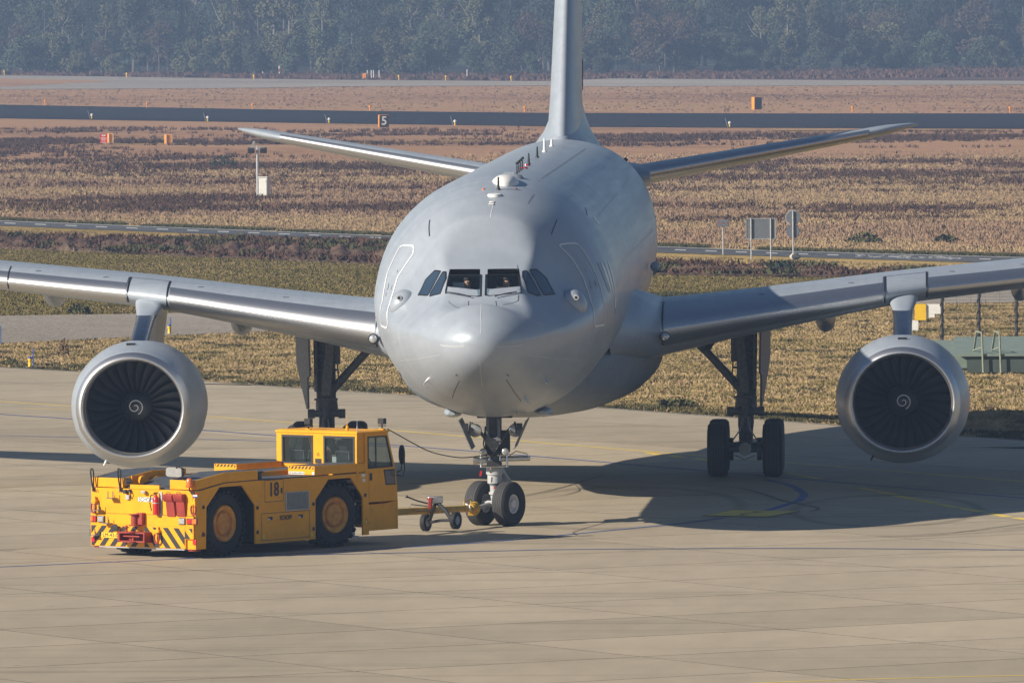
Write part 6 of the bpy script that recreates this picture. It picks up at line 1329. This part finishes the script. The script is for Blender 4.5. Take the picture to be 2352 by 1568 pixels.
tufts('far_heath_tufts', 'straw', 3000, lambda u, v, x, y: (v > FBOT(u)+1) & (v < WTOP(u)-1), .12, .25, D=(690, 1120), nb=3, lean=.4)
tufts('far_heather', 'heather', 9000, lambda u, v, x, y: (v > FOR(u)-4) & (v < FTOP(u)-1), .5, .4, D=(1150, 1700), nb=3, lean=.5)

def bush(name, label, u, v, w_, h_, m, cat='bush', n=260, leafs=.12, group=None):
    q = G(u, v); b = MB()
    for k in range(n):
        a = rng.uniform(0, 2*math.pi); r_ = w_/2*math.sqrt(rng.uniform(0, 1)); z = rng.uniform(0, 1)**.8*h_*(1-(r_/(w_/2))**2*.7); c = np.array([q[0]+r_*math.cos(a), q[1]+r_*math.sin(a), z]); d1 = rng.normal(0, 1, 3); d2 = rng.normal(0, 1, 3); d1 = d1/np.linalg.norm(d1)*leafs; d2 = d2/np.linalg.norm(d2)*leafs
        b.add([c-d1, c+d2, c+d1], [(0, 1, 2)])
    return tag(b.build(name, m, None, smooth=0), label, cat, group)
bush('bush', 'low green bush in the lawn just above the left taxiway', 181, 718, .9, .32, 'greengrass')
bush('bush', 'dark green shrub standing in the heath right of the twin lamp mast', 512, 383, 2.0, .9, 'leafd')
bush('bush', 'rounded green shrub in dry grass beyond the road on the right', 1985, 557, 1.7, .55, 'greengrass')
bush('bush', 'small flat shrub in dry grass above the stop sign back', 2172, 553, 1.1, .3, 'greengrass')
bush('bush', 'dark leafy bush on the earth bank beyond the right wing', 1795, 629, 1.4, .55, 'leafd')
bush('weed', 'tall dark dead weed stalk in the verge above left nacelle', 147, 815, .35, .62, 'heather', cat='weed', n=110, leafs=.06)
bush('bush', 'green low weeds at the apron edge behind the fuselage belly', 1555, 932, 1.1, .22, 'greengrass')

# ============================================================ FOREST
def tree_mesh(kind, seed):
    r2 = np.random.default_rng(seed); H = {'oak': 15, 'birch': 16, 'shrub': 7, 'poplar': 17, 'brown': 11}[kind]; lob = []
    if kind == 'oak': 
        for k in range(11): a = r2.uniform(0, 6.28); lob.append((r2.uniform(.5, 4.2)*math.cos(a), r2.uniform(.5, 4.2)*math.sin(a), r2.uniform(4, 12.5), r2.uniform(1.7, 3.0)))
    elif kind == 'birch':
        for k in range(14): a = r2.uniform(0, 6.28); z = r2.uniform(1.2, 15); w_ = 2.6*(1-abs(z-8)/9); lob.append((w_*math.cos(a)*.6, w_*math.sin(a)*.6, z, r2.uniform(.9, 1.6)))
    elif kind == 'poplar':
        for k in range(12): a = r2.uniform(0, 6.28); z = r2.uniform(2.5, 15.5); lob.append((1.9*math.cos(a), 1.9*math.sin(a), z, r2.uniform(1.3, 2.1)*(1.1-z/30)))
    else:
        for k in range(9): a = r2.uniform(0, 6.28); z = r2.uniform(.8, H*.8); w_ = (H*.35)*(1-z/H*.6); lob.append((w_*math.cos(a), w_*math.sin(a), z, r2.uniform(1.0, 1.9)))
    npl = {'oak': 420, 'birch': 330, 'poplar': 340, 'shrub': 330, 'brown': 360}[kind]; V = []; 
    for (x, y, z, r_) in lob:
        d = r2.normal(0, 1, (npl, 3)); d /= np.linalg.norm(d, axis=1)[:, None]; rr = r_*r2.uniform(.55, 1.12, (npl, 1))**.7; c = np.array([x, y, z])+d*rr*np.array([1, 1, .85]); c[:, 2] = np.maximum(c[:, 2], .2)
        if kind == 'birch': c[:, 2] -= r2.uniform(0, .5, npl)
        s_ = r2.uniform(.11, .22, (npl, 1)); t1 = r2.normal(0, 1, (npl, 3)); t1 /= np.linalg.norm(t1, axis=1)[:, None]; t2 = np.cross(t1, r2.normal(0, 1, (npl, 3))); t2 /= np.linalg.norm(t2, axis=1)[:, None]
        V.append(np.stack([c-t1*s_, c+t2*s_, c+t1*s_, c-t2*s_], 1))
    V = np.concatenate(V); n = len(V); me = bpy.data.meshes.new('crown_'+kind); me.from_pydata(V.reshape(-1, 3).tolist(), [], np.arange(n*4).reshape(-1, 4).tolist())
    b = MB(); b.tube([(0, 0, -.3), (.1, 0, H*.3), (.2, .1, H*.6), (.1, .2, H*.88)], [.2*H/15, .15*H/15, .09*H/15, .02], 7)
    for k in range(5): a = r2.uniform(0, 6.28); z = H*r2.uniform(.3, .65); l = H*r2.uniform(.12, .25); b.tube([(.15, .05, z), (l*.6*math.cos(a), l*.6*math.sin(a), z+l*.6), (l*math.cos(a), l*math.sin(a), z+l*1.3)], [.1, .06, .02], 5)
    return me, b
TM = {}
def proto_tree(kind, seed, leafm, barkm):
    me, b = tree_mesh(kind, seed); me.materials.append(M[leafm])
    t = bpy.data.objects.new('tree', None); C.objects.link(t); t.empty_display_size = .5
    tr = b.build('trunk', barkm, t); cr_ = bpy.data.objects.new('crown', me); C.objects.link(cr_); cr_.parent = t; return t
PR = {'oakd': proto_tree('oak', 1, 'leafd', 'bark'), 'oakg': proto_tree('oak', 2, 'leafg', 'bark'), 'birchy': proto_tree('birch', 3, 'leafy', 'birch'), 'birchg': proto_tree('birch', 4, 'leafg', 'bark'), 'popd': proto_tree('poplar', 5, 'leafd', 'bark'), 'popg': proto_tree('poplar', 6, 'leafg', 'bark'),
      'shrubg': proto_tree('shrub', 7, 'leafg', 'bark'), 'shruby': proto_tree('shrub', 8, 'leafy', 'bark'), 'shrubb': proto_tree('brown', 9, 'leafb', 'bark'), 'oakb': proto_tree('oak', 10, 'leafb', 'bark')}
NM = {'oakd': ('oak_tree', 'dark green broad crowned tree standing in the hazy forest beyond the far taxiway'), 'oakg': ('oak_tree', 'olive green broad crowned tree in the hazy forest beyond the far taxiway'), 'birchy': ('birch_tree', 'pale yellowish birch with white trunk in the hazy forest edge'), 'birchg': ('birch_tree', 'olive green birch in the hazy forest edge'),
      'popd': ('tall_tree', 'dark narrow tall tree in the hazy forest behind the airfield'), 'popg': ('tall_tree', 'olive green narrow tall tree in the hazy forest behind the airfield'), 'shrubg': ('shrub', 'olive green shrub along the front edge of the far forest'), 'shruby': ('shrub', 'pale yellowish shrub along the front edge of the far forest'), 'shrubb': ('small_tree', 'brown autumn coloured small tree at the front edge of the far forest'), 'oakb': ('oak_tree', 'brown autumn coloured broad tree in the hazy forest beyond the far taxiway')}
used = set()
def plant(k, x, y, s_, rz, lab):
    src = PR[k]
    if k in used:
        c = src.copy(); C.objects.link(c)
        for ch in src.children:
            d = ch.copy(); C.objects.link(d); d.parent = c
    else: c = src; used.add(k); c.name = NM[k][0]
    if k in used and c is not src: c.name = NM[k][0]
    c['label'] = lab; c['category'] = 'shrub' if 'shrub' == NM[k][0] else 'tree'; c['group'] = {'shrub': 'shrubs along the forest edge', 'birch_tree': 'birches of the far forest', 'oak_tree': 'broad trees of the far forest', 'tall_tree': 'tall trees of the far forest', 'small_tree': 'small brown trees of the forest edge'}[NM[k][0]]
    c.location = (x, y, -.1); c.rotation_euler = (0, 0, rz); c.scale = (s_*rng.uniform(.9, 1.15), s_*rng.uniform(.9, 1.15), s_)
LM = [(-60, 'left picture edge'), (120, 'left grass wedge'), (240, 'red stop board'), (387, 'lone orange box'), (560, 'left tailplane tip'), (625, 'red white posts'), (740, 'lamp mast gap'), (850, 'small orange box'), (885, 'number 5 board'), (1073, 'lone white post'), (1180, 'last yellow light'), (1290, 'tail fin'), (1420, 'tail fin gap'), (1560, 'right tailplane middle'), (1676, 'right runway light'), (1738, 'orange sided board'), (1850, 'octagonal sign'), (1960, 'far orange light'), (2108, 'right tailplane tip'), (2240, 'right engine'), (2400, 'right picture edge')]
ROWN = ['front', 'second', 'third', 'fourth', 'fifth', 'rear']
DESC = {'oakd': 'dark green broad tree', 'oakg': 'olive broad tree', 'birchy': 'pale birch', 'birchg': 'olive birch', 'popd': 'dark narrow tree', 'popg': 'olive narrow tree', 'shrubg': 'olive shrub', 'shruby': 'pale shrub', 'shrubb': 'brown small tree', 'oakb': 'brown broad tree'}
def tlabel(k, u, row, s_):
    d, nm = min(((abs(u-a), n_) for a, n_ in LM)); a = [q for q in LM if q[1] == nm][0][0]; off = 'directly behind' if abs(u-a) < 14 else ('just left of' if u < a else 'just right of')
    if abs(u-a) > 45: off = off.replace('just', 'well')
    return DESC[k]+' in '+ROWN[row]+' forest row, '+off+' the '+nm
rr_ = np.random.default_rng(3)
rows = [(0, 44, ['shrubg', 'shruby', 'shrubg', 'shrubb', 'shrubg'], (.45, .95), 10), (18, 40, ['shrubg', 'shruby', 'birchy', 'birchg', 'shrubb', 'shrubg'], (.75, 1.2), 12), (42, 40, ['birchy', 'birchg', 'oakg', 'oakd', 'popg', 'oakb'], (.65, .95), 14), (72, 38, ['oakd', 'oakg', 'birchg', 'popd', 'birchy', 'oakd', 'popg'], (.9, 1.2), 16), (110, 40, ['oakd', 'popd', 'oakg', 'popg', 'oakb', 'oakd'], (1.1, 1.45), 18), (160, 40, ['oakd', 'popd', 'popg', 'oakd'], (1.4, 1.8), 18)]
for ri, (off, n, ks, (s0, s1), jit) in enumerate(rows):
    for i in range(n):
        u = -260+2870*(i+rr_.uniform(-.35, 1.1))/n; q = G(u, FOR(u)+.3); dd = off+rr_.uniform(-jit*.4, jit*.4); v2 = (q-CAM)[:2]; v2 = v2/np.linalg.norm(v2)
        kk = ks[rr_.integers(len(ks))]; ss = rr_.uniform(s0, s1); plant(kk, q[0]+v2[0]*dd, q[1]+v2[1]*dd, ss, rr_.uniform(0, 6.28), tlabel(kk, u, ri, ss))
b = MB(); fl = []
for u in np.linspace(-700, 3100, 60):
    q = G(u, FOR(u)+.6); v2 = (q-CAM)[:2]; v2 = v2/np.linalg.norm(v2); fl.append([(q[0], q[1], -.03), (q[0]+v2[0]*270, q[1]+v2[1]*270, -.03)])
b.rings(fl, (False, False), closed=False); struct('forest_floor', b, mat('leaf_litter', (.035, .035, .022), .95, var=.3, scale=.2))
# far side of the wood as one dark mass
b = MB(); pts = []
us = np.linspace(-700, 3100, 90)
for i, u in enumerate(us):
    q = G(u, FOR(u)+.3); v2 = (q-CAM)[:2]; v2 = v2/np.linalg.norm(v2)
    pts.append([(q[0]+v2[0]*(205+a), q[1]+v2[1]*(205+a), z) for a, z in ((0, 0), (6, 9+rng.uniform(-2, 2)), (14, 18+rng.uniform(-2.5, 2.5)), (30, 22+rng.uniform(-2, 2)), (50, 20), (60, 0))])
b.rings(pts, (False, False), closed=False); o = b.build('distant_forest', 'leafd', None, smooth=60); o['kind'] = 'stuff'

# ============================================================ AIRFIELD FURNITURE
def sgn(t, b, name, m, **k): return b.build(name, m, t, **k)
def post(b, x, y, z0, z1, r_): b.cyl((x, y, z0), (x, y, z1), r_, r_, 8)
# distance-remaining sign
def marker(name, label, u0, v0, u1, v1, facecol, sidecol, dep, yaw, cat='sign'):
    q0 = G((u0+u1)/2, v1); y = q0[1]; a, c = at(u0, v1, y), at(u1, v0, y); w_, h_ = abs(c[0]-a[0]), c[2]-a[2]; t = thing(name, label, cat, ((a[0]+c[0])/2, y, 0), yaw); return t, w_, h_
t, w_, h_ = marker('distance_sign', 'black distance board with white number 5 beside the dark runway', 869, 265, 893, 294, 0, 0, 0, R(16))
b = MB(); b.box((0, 0, h_/2+.05), (w_*.96, .45, h_)); b.build('board_box', 'orange', t, bevel=.02); b = MB(); b.box((0, -.235, h_/2+.05), (w_*.92, .02, h_*.96)); b.build('black_face', 'blackp', t); text('number', '5', 'linew', t, (0, -.25, h_/2+.05), (1, 0, 0), (0, 0, 1), h_*.95, bold=.02)
t, w_, h_ = marker('marker_board', 'dark marker board with orange side standing in grass beyond the runway on the right', 1727, 224, 1749, 253, 0, 0, 0, R(26))
b = MB(); b.box((0, 0, h_/2+.05), (w_*.85, .7, h_)); b.build('board_box', 'orange', t, bevel=.02); b = MB(); b.box((0, -.36, h_/2+.05), (w_*.83, .02, h_*.97)); b.build('black_face', 'blackp', t)
t, w_, h_ = marker('marker_board', 'red stop board with white writing in front of an orange box', 230, 307, 246, 331, 0, 0, 0, 0)
b = MB(); b.box((0, 0, h_/2+.02), (w_, .05, h_*.9)); b.build('red_board', 'redx', t); b = MB(); 
for sx in (-.3, .3): b.cyl((sx*w_, .03, -.1), (sx*w_, .03, .3), .03, .03, 6)
b.build('board_feet', 'galv', t)
text('lettering', 'STOP', 'linew', t, (0, -.04, h_*.80), (1, 0, 0), (0, 0, 1), h_*.22, width=w_*.55, bold=.01)
for k, wd in enumerate((.8, .8, .6)): b = MB(); b.box((0, -.032, h_*(.58-.11*k)), (w_*wd, .008, .035)); b.build('lettering_line', 'linew', t)
b = MB(); b.box((0, -.032, h_*.16), (w_*.8, .008, .04)); b.build('lettering_line', 'linew', t)
for lab, u0, u1, v0, v1 in (('orange marker box standing partly behind the red stop board', 246, 261, 307, 329), ('orange marker box on its own left of the white tailplane tip', 377, 397, 309, 332)):
    t, w_, h_ = marker('marker_box', lab, u0, v0, u1, v1, 0, 0, 0, R(18), 'marker'); b = MB(); b.box((0, 0, h_/2+.02), (w_*.85, .5, h_*.95)); b.build('orange_panel', 'orange', t, bevel=.05)
    b = MB()
    for sx in (-1, 1): b.box((sx*w_*.33, -.28, h_/2), (.05, .04, h_*1.05)); b.box((sx*w_*.33, .28, h_/2), (.05, .04, h_*1.05))
    b.build('marker_frame', 'cabinet', t)
# twin lamp mast with cabinet
q = G(592, 452); y = q[1]; t = thing('lamp_mast', 'grey mast with two dark floodlights standing in the heath', 'mast', (q[0], y, 0)); top = at(592, 335, y)[2]
b = MB(); b.cyl((0, 0, 0), (0, 0, 2.9), .09, .08, 10); b.cyl((0, 0, 2.9), (0, 0, top), .06, .05, 10); b.box((0, 0, top-.1), (.9, .08, .08)); b.build('pole', 'galv', t)
for sx in (-1, 1): b = MB(); b.box((sx*.38, -.05, top-.28), (.42, .3, .3), Matrix.Rotation(R(20), 3, 'X')); b.build('floodlight', 'dark', t, bevel=.03)
b = MB(); b.box((-.25, 0, top+.12), (.12, .1, .35), Matrix.Rotation(R(20), 3, 'Y')); b.build('sensor', 'galv', t)
a, c = at(595, 455, y), at(621, 411, y); cx = (a[0]+c[0])/2; hh = c[2]-a[2]; t = thing('electric_cabinet', 'pale grey electrical cabinet beside the lamp mast in the heath', 'cabinet', (cx, y-.2, 0), R(-20)); ww = c[0]-a[0]
b = MB(); b.box((0, 0, hh/2), (ww*.8, .45, hh)); b.build('housing', 'cabinet', t, bevel=.02); b = MB(); b.box((0, 0, hh+.03), (ww*.88, .55, .06)); b.build('lid', 'cabinet', t); b = MB(); b.box((0, -.235, hh*.5), (ww*.7, .02, hh*.9)); b.box((ww*.25, -.25, hh*.82), (.05, .03, .12)); b.build('door', 'cabinet', t, bevel=.005)
# backs of road signs
q = G(1661, 585); y = q[1]; t = thing('road_sign', 'small pair of sign plates on a thin post left of the large blank board', 'sign', (q[0], y, 0)); z0, z1 = at(1661, 518, y)[2], at(1661, 503, y)[2]
b = MB(); b.cyl((0, 0, 0), (0, 0, z1), .035, .035, 8); b.build('post', 'galv', t)
for k in range(2): b = MB(); b.box((0, -.06, z1-.10-.18*k), (.55, .02, .15)); b.build('sign_plate', 'signback', t); b = MB(); b.box((0, -.05, z1-.10-.18*k), (.60, .015, .17)); b.build('plate_rim', 'redp', t)
q = G(1725, 596); y = q[1]; a, c = at(1714, 549, y), at(1781, 502, y); t = thing('notice_board', 'large blank sign board seen from behind on two posts by the road', 'sign', ((a[0]+c[0])/2, y, 0)); w_, h_ = c[0]-a[0], c[2]-a[2]
b = MB(); b.box((0, 0, a[2]+h_/2), (w_, .04, h_)); b.build('board', 'signback', t); b = MB()
for z in (a[2], a[2]+h_): b.box((0, -.01, z), (w_+.05, .06, .04))
for sx in (-1, 1): b.box((sx*w_/2, -.01, a[2]+h_/2), (.04, .06, h_))
b.build('board_frame', 'galv', t)
for u_ in (1725.5, 1770.5): xx = at(u_, 560, y)[0]-(a[0]+c[0])/2; b = MB(); b.cyl((xx, -.07, 0), (xx, -.07, a[2]+h_+.03), .035, .035, 8); b.build('post', 'galv', t)
q = G(1822, 590); y = q[1]; t = thing('stop_sign', 'octagonal sign above a round sign seen from behind on one post', 'sign', (q[0], y, 0)); zo, zr = at(1822, 500, y)[2], at(1822, 531, y)[2]; sc_m = at(1840, 500, y)[0]-at(1805, 500, y)[0]
b = MB(); b.cyl((0, 0, 0), (0, 0, zo+.3), .038, .038, 8); b.build('post', 'galv', t)
b = MB(); b.lathe([(0, sc_m/2), (.03, sc_m/2)], (0, .05, zo), (0, 1, 0), 8, (True, True), ref=(math.sin(R(22.5)), 0, math.cos(R(22.5)))); oc = b.build('octagon_plate', 'signback', t, smooth=0); b = MB(); b.lathe([(0, sc_m/2*1.04), (.015, sc_m/2*1.04)], (0, .082, zo), (0, 1, 0), 8, (True, True), ref=(math.sin(R(22.5)), 0, math.cos(R(22.5)))); b.build('plate_rim', 'linew', oc, smooth=0)
b = MB(); b.lathe([(0, sc_m*.42), (.03, sc_m*.42)], (0, .05, zr), (0, 1, 0), 24, (True, True)); oc = b.build('round_plate', 'signback', t, smooth=0); b = MB(); b.lathe([(0, sc_m*.44), (.015, sc_m*.44)], (0, .082, zr), (0, 1, 0), 24, (True, True)); b.build('plate_rim', 'blue', oc, smooth=0)
q = G(1827, 593); b = MB(); b.sph((q[0], q[1]-.3, .08), .2, 10, sc=(1.3, .9, .8)); b.v = [(x+rng.normal(0, .015), y_+rng.normal(0, .015), z+rng.normal(0, .015)) for x, y_, z in b.v]; tag(b.build('rock', 'rock', None, smooth=30), 'pale rock lying at the foot of the octagonal sign post', 'rock')
# lights: taxiway edge lights with blue stakes
def edge_light(u, v, us, vs_top, label, H_=.36, r_=.055):
    q = G(u, v); t = thing('taxiway_light', label, 'light', (q[0], q[1], -.05)); b = MB(); b.lathe([(0, .07), (.06, .075), (.1, r_), (H_-.12, r_), (H_-.10, r_*1.3), (H_-.04, r_*1.3)], (0, 0, 0), (0, 0, 1), 12, (True, True)); b.build('body', 'plateyel', t); b = MB(); b.lathe([(H_-.04, r_), (H_+.02, r_*.9), (H_+.04, .01)], (0, 0, 0), (0, 0, 1), 12, (True, True)); b.build('lens', 'blue', t)
    b = MB(); b.box((.05, 0, .03), (.5, .4, .05)); b.build('base_slab', 'taxi', t)
    qq = G(us, v); st = at(us, vs_top, qq[1]); b = MB(); b.cyl((qq[0], qq[1], -.05), (qq[0], qq[1], st[2]), .02, .02, 6); tag(b.build('marker_stake', 'blue', None), label.replace('yellow edge light', 'thin blue stake').replace('with blue lens ', ''), 'stake')
edge_light(69, 842, 77, 800, 'yellow edge light with blue lens left of the left engine beside the apron')
edge_light(389, 766, 392, 729, 'yellow edge light with blue lens between left pylon and fuselage on the taxiway edge')
q = G(2, 789); st = at(1.5, 748, q[1]); b = MB(); b.cyl((at(1.5, 789, q[1])[0], q[1], 0), (at(1.5, 789, q[1])[0], q[1], st[2]), .022, .022, 6); tag(b.build('marker_stake', 'blue', None), 'thin blue stake at the far left edge of the picture by the taxiway', 'stake')
# runway edge lights (near and far side) and little taxiway lights
first = None
def rwlight(u, v, lab, sock=True, col='plateyel', h_=.45):
    q = G(u, v); t = thing('runway_light', lab, 'light', (q[0], q[1], -.05), 0, 'elevated lights along runway and taxiway'); b = MB(); b.cyl((0, 0, 0), (0, 0, h_*.7), .07, .07, 8); b.build('stem', col, t); b = MB(); b.lathe([(h_*.7, .13), (h_, .14), (h_+.08, .06)], (0, 0, 0), (0, 0, 1), 8, (True, True)); b.build('lamp_head', 'plate' if sock else col, t)
    if sock: b = MB(); b.tube([(-.18, 0, 0), (-.42, 0, .85)], .025, 5); b.build('stake', 'galv', t)
where = {208: 'far left end of near runway edge', 475: 'near runway edge left of the number board', 753: 'near runway edge between number board and far left lights', 1042: 'near runway edge right of the number 5 board', 1676: 'near runway edge right of the fin'}
for u, v in ((211, 272), (477, 278), (756, 282), (1045, 287), (1676, 291)): rwlight(u, v, 'white runway light with leaning stake, '+where[min(where, key=lambda k: abs(k-u))])
for u, v, wh in ((104, 241, 'at the left'), (338, 247, 'left of centre'), (580, 250.5, 'straight behind the left tailplane tip'), (850, 253.5, 'above the number board'), (1205, 257, 'just left of the fin'), (1958, 257, 'right of the dark marker board'), (2320, 258, 'at the far right')): rwlight(u, v, 'small orange light on the far runway edge '+wh, False, 'orange', .55)
for u, v, wh in ((10, 172, 'at the far left'), (291, 178, 'in front of the left shrubs'), (583, 183, 'in front of the forest left of centre'), (916, 184, 'above the number board'), (1024, 185, 'in the middle left'), (1174, 186, 'left of the fin')): rwlight(u, v, 'tiny yellow light on the far taxiway edge '+wh, False, 'plateyel', .7)
for u, wh in ((604, 'left one'), (642, 'right one')):
    q = G(u, 172.5); t = thing('marker_post', 'short red and white post before the forest, '+wh+' of the pair', 'post', (q[0], q[1], 0)); b = MB(); b.cyl((0, 0, 0), (0, 0, .5), .13, .13, 8); b.build('white_band', 'linew', t); b = MB(); b.cyl((0, 0, .5), (0, 0, 1.0), .14, .14, 8); b.build('red_band', 'redp', t); b = MB(); b.cyl((0, 0, 1.0), (0, 0, 1.5), .13, .13, 8); b.build('white_band', 'linew', t)
q = G(837, 181.5); t = thing('marker_box', 'small orange box with white posts far away before the forest', 'marker', (q[0], q[1], 0)); b = MB(); b.box((0, 0, .45), (.55, .4, .8)); b.build('orange_panel', 'orange', t); b = MB(); b.cyl((.45, 0, 0), (.45, 0, 1.3), .06, .06, 6); b.build('white_post', 'linew', t)
for u, wh in ((853, 'nearest the orange box'), (858, 'middle one'), (871, 'rightmost one'), (1073, 'alone left of the fin')):
    q = G(u, 181.5 if u < 1000 else 180); b = MB(); b.cyl((q[0], q[1], 0), (q[0], q[1], 1.3), .07, .07, 6); tag(b.build('white_post', 'linew', None), 'slim white post standing before the far forest, '+wh, 'post')

# ============================================================ RIGHT: fence, bunker, yellow box
def Z8(x, y): return (3040+x*.57389)/1.63265, (950+y*.57389)/1.63265
fy = G(*Z8(1100, 600))[1]
FN = thing('wire_fence', 'dark post fence with thin wires behind the right engine', 'fence', (0, 0, 0))
posts = []
for x, yt in ((860, 300), (1101, 270), (1346, 240)):
    p = at(*Z8(x, 600), fy); tz = at(*Z8(x, yt), fy)[2]+.1; posts.append((p[0], tz)); b = MB(); b.cyl((p[0], fy, -.05), (p[0], fy, tz), .05, .05, 8)
    for k in range(30): a = k*.9; z = .1+k*(tz-.1)/30; b.sph((p[0]+.045*math.cos(a), fy+.045*math.sin(a), z), .045, 6)
    b.build('fence_post', 'dark', FN)
for k in (1, 2, 3): posts.append((posts[-1][0]+2.1, 2.6)); x_ = posts[-1][0]; b = MB(); b.cyl((x_, fy, -.05), (x_, fy, 2.6), .05, .05, 8); b.build('fence_post', 'dark', FN)
b = MB(); xa, xb = posts[0][0], posts[-1][0]
for z in np.arange(.25, 2.6, .11): b.cyl((xa, fy+.05, z), (xb, fy+.05, z), .0045, .0045, 4)
for x_ in np.arange(xa, xb, .5): b.cyl((x_, fy+.05, .2), (x_, fy+.05, 2.55), .004, .004, 4)
o = b.build('wire_mesh', 'dark', FN, smooth=0); o['kind'] = 'stuff'
by = G(*Z8(1100, 778))[1]; pL = at(*Z8(1022, 778), by); tz = at(*Z8(1022, 672), by)[2]
BK = thing('bunker', 'low dark green concrete bunker with flat roof behind the right engine', 'bunker', (pL[0], by, 0))
dpt = 15; b = MB(); b.box((4.5, dpt/2, tz/2), (9, dpt, tz)); b.build('wall', 'bunker', BK); b = MB(); b.box((4.3, dpt/2, tz+.04), (9.4, dpt+.2, .08)); b.box((-.7, dpt*.6, tz*.5), (1.6, dpt*.8, tz*.9)); b.build('roof_slab', 'bunkertop', BK)
for x0, x1 in ((1065, 1128), (1185, 1243)):
    a = at(*Z8(x1, 770), by-.15); c = at(*Z8(x1-10, 518), by-.15); e = at(*Z8(x0, 620), by+2.2); f_ = at(*Z8(x0+20, 520), by+1.0)
    t = thing('ladder_rail', 'pale green bent handrail on the bunker wall, '+('left' if x0 < 1100 else 'right')+' of the two', 'handrail', (0, 0, 0)); b = MB(); b.tube([(a[0], a[1], 0), c, (f_[0], f_[1], c[2]), (e[0], e[1], tz+.08)], .035, 6); b.build('rail', 'rail', t); b = MB(); b.cyl((e[0], e[1]-.2, tz+.12), (a[0], a[1], tz+.3), .025, .025, 6); b.build('cross_bar', 'rail', t)
q = G(*Z8(1010, 772)); bush('bush', 'dark low shrub at the left end of the green bunker', (3040+1000*.57389)/1.63265, (950+740*.57389)/1.63265, .6, .35, 'leafd', n=120)
yy_ = G(*Z8(715, 600))[1]+14; a, c = at(*Z8(680, 436), yy_), at(*Z8(752, 330), yy_); t = thing('warning_board', 'yellow and white blurred panel standing behind the right pylon', 'sign', ((a[0]+c[0])/2, yy_, 0))
b = MB(); b.box((0, 0, (a[2]+c[2])/2), (c[0]-a[0], .08, c[2]-a[2])); b.build('yellow_panel', 'plateyel', t); a2, c2 = at(*Z8(752, 420), yy_), at(*Z8(845, 330), yy_); b = MB(); b.box(((a2[0]+c2[0])/2-(a[0]+c[0])/2+.02, .05, c2[2]-.18), (c2[0]-a2[0], .06, .36)); b.box((a2[0]+.18-(a[0]+c[0])/2, .05, (a2[2]+c2[2])/2-.18), (.28, .06, c2[2]-a2[2]-.37)); b.build('white_panel', 'plate', t)
b = MB(); b.box((-.25, .02, a[2]/2), (.35, .08, a[2])); b.build('support', 'plate', t)

# ============================================================ HAZE
b = MB(); b.add([(x, y, z) for x in (-1520, 1520) for y in (-440, 2620) for z in (-1.2, 32)], [(0, 1, 3, 2), (4, 6, 7, 5), (0, 4, 5, 1), (2, 3, 7, 6), (0, 2, 6, 4), (1, 5, 7, 3)])
hm = bpy.data.materials.new('haze'); hm.use_nodes = True; hn = hm.node_tree; hn.nodes.remove(hn.nodes['Principled BSDF']); pv = hn.nodes.new('ShaderNodeVolumePrincipled'); pv.inputs['Color'].default_value = (.46, .65, 1.0, 1); pv.inputs['Density'].default_value = .00025; pv.inputs['Anisotropy'].default_value = 0.0
hn.links.new(pv.outputs[0], hn.nodes['Material Output'].inputs['Volume'])
hz = b.build('haze', hm, None, smooth=0); hz['kind'] = 'stuff'
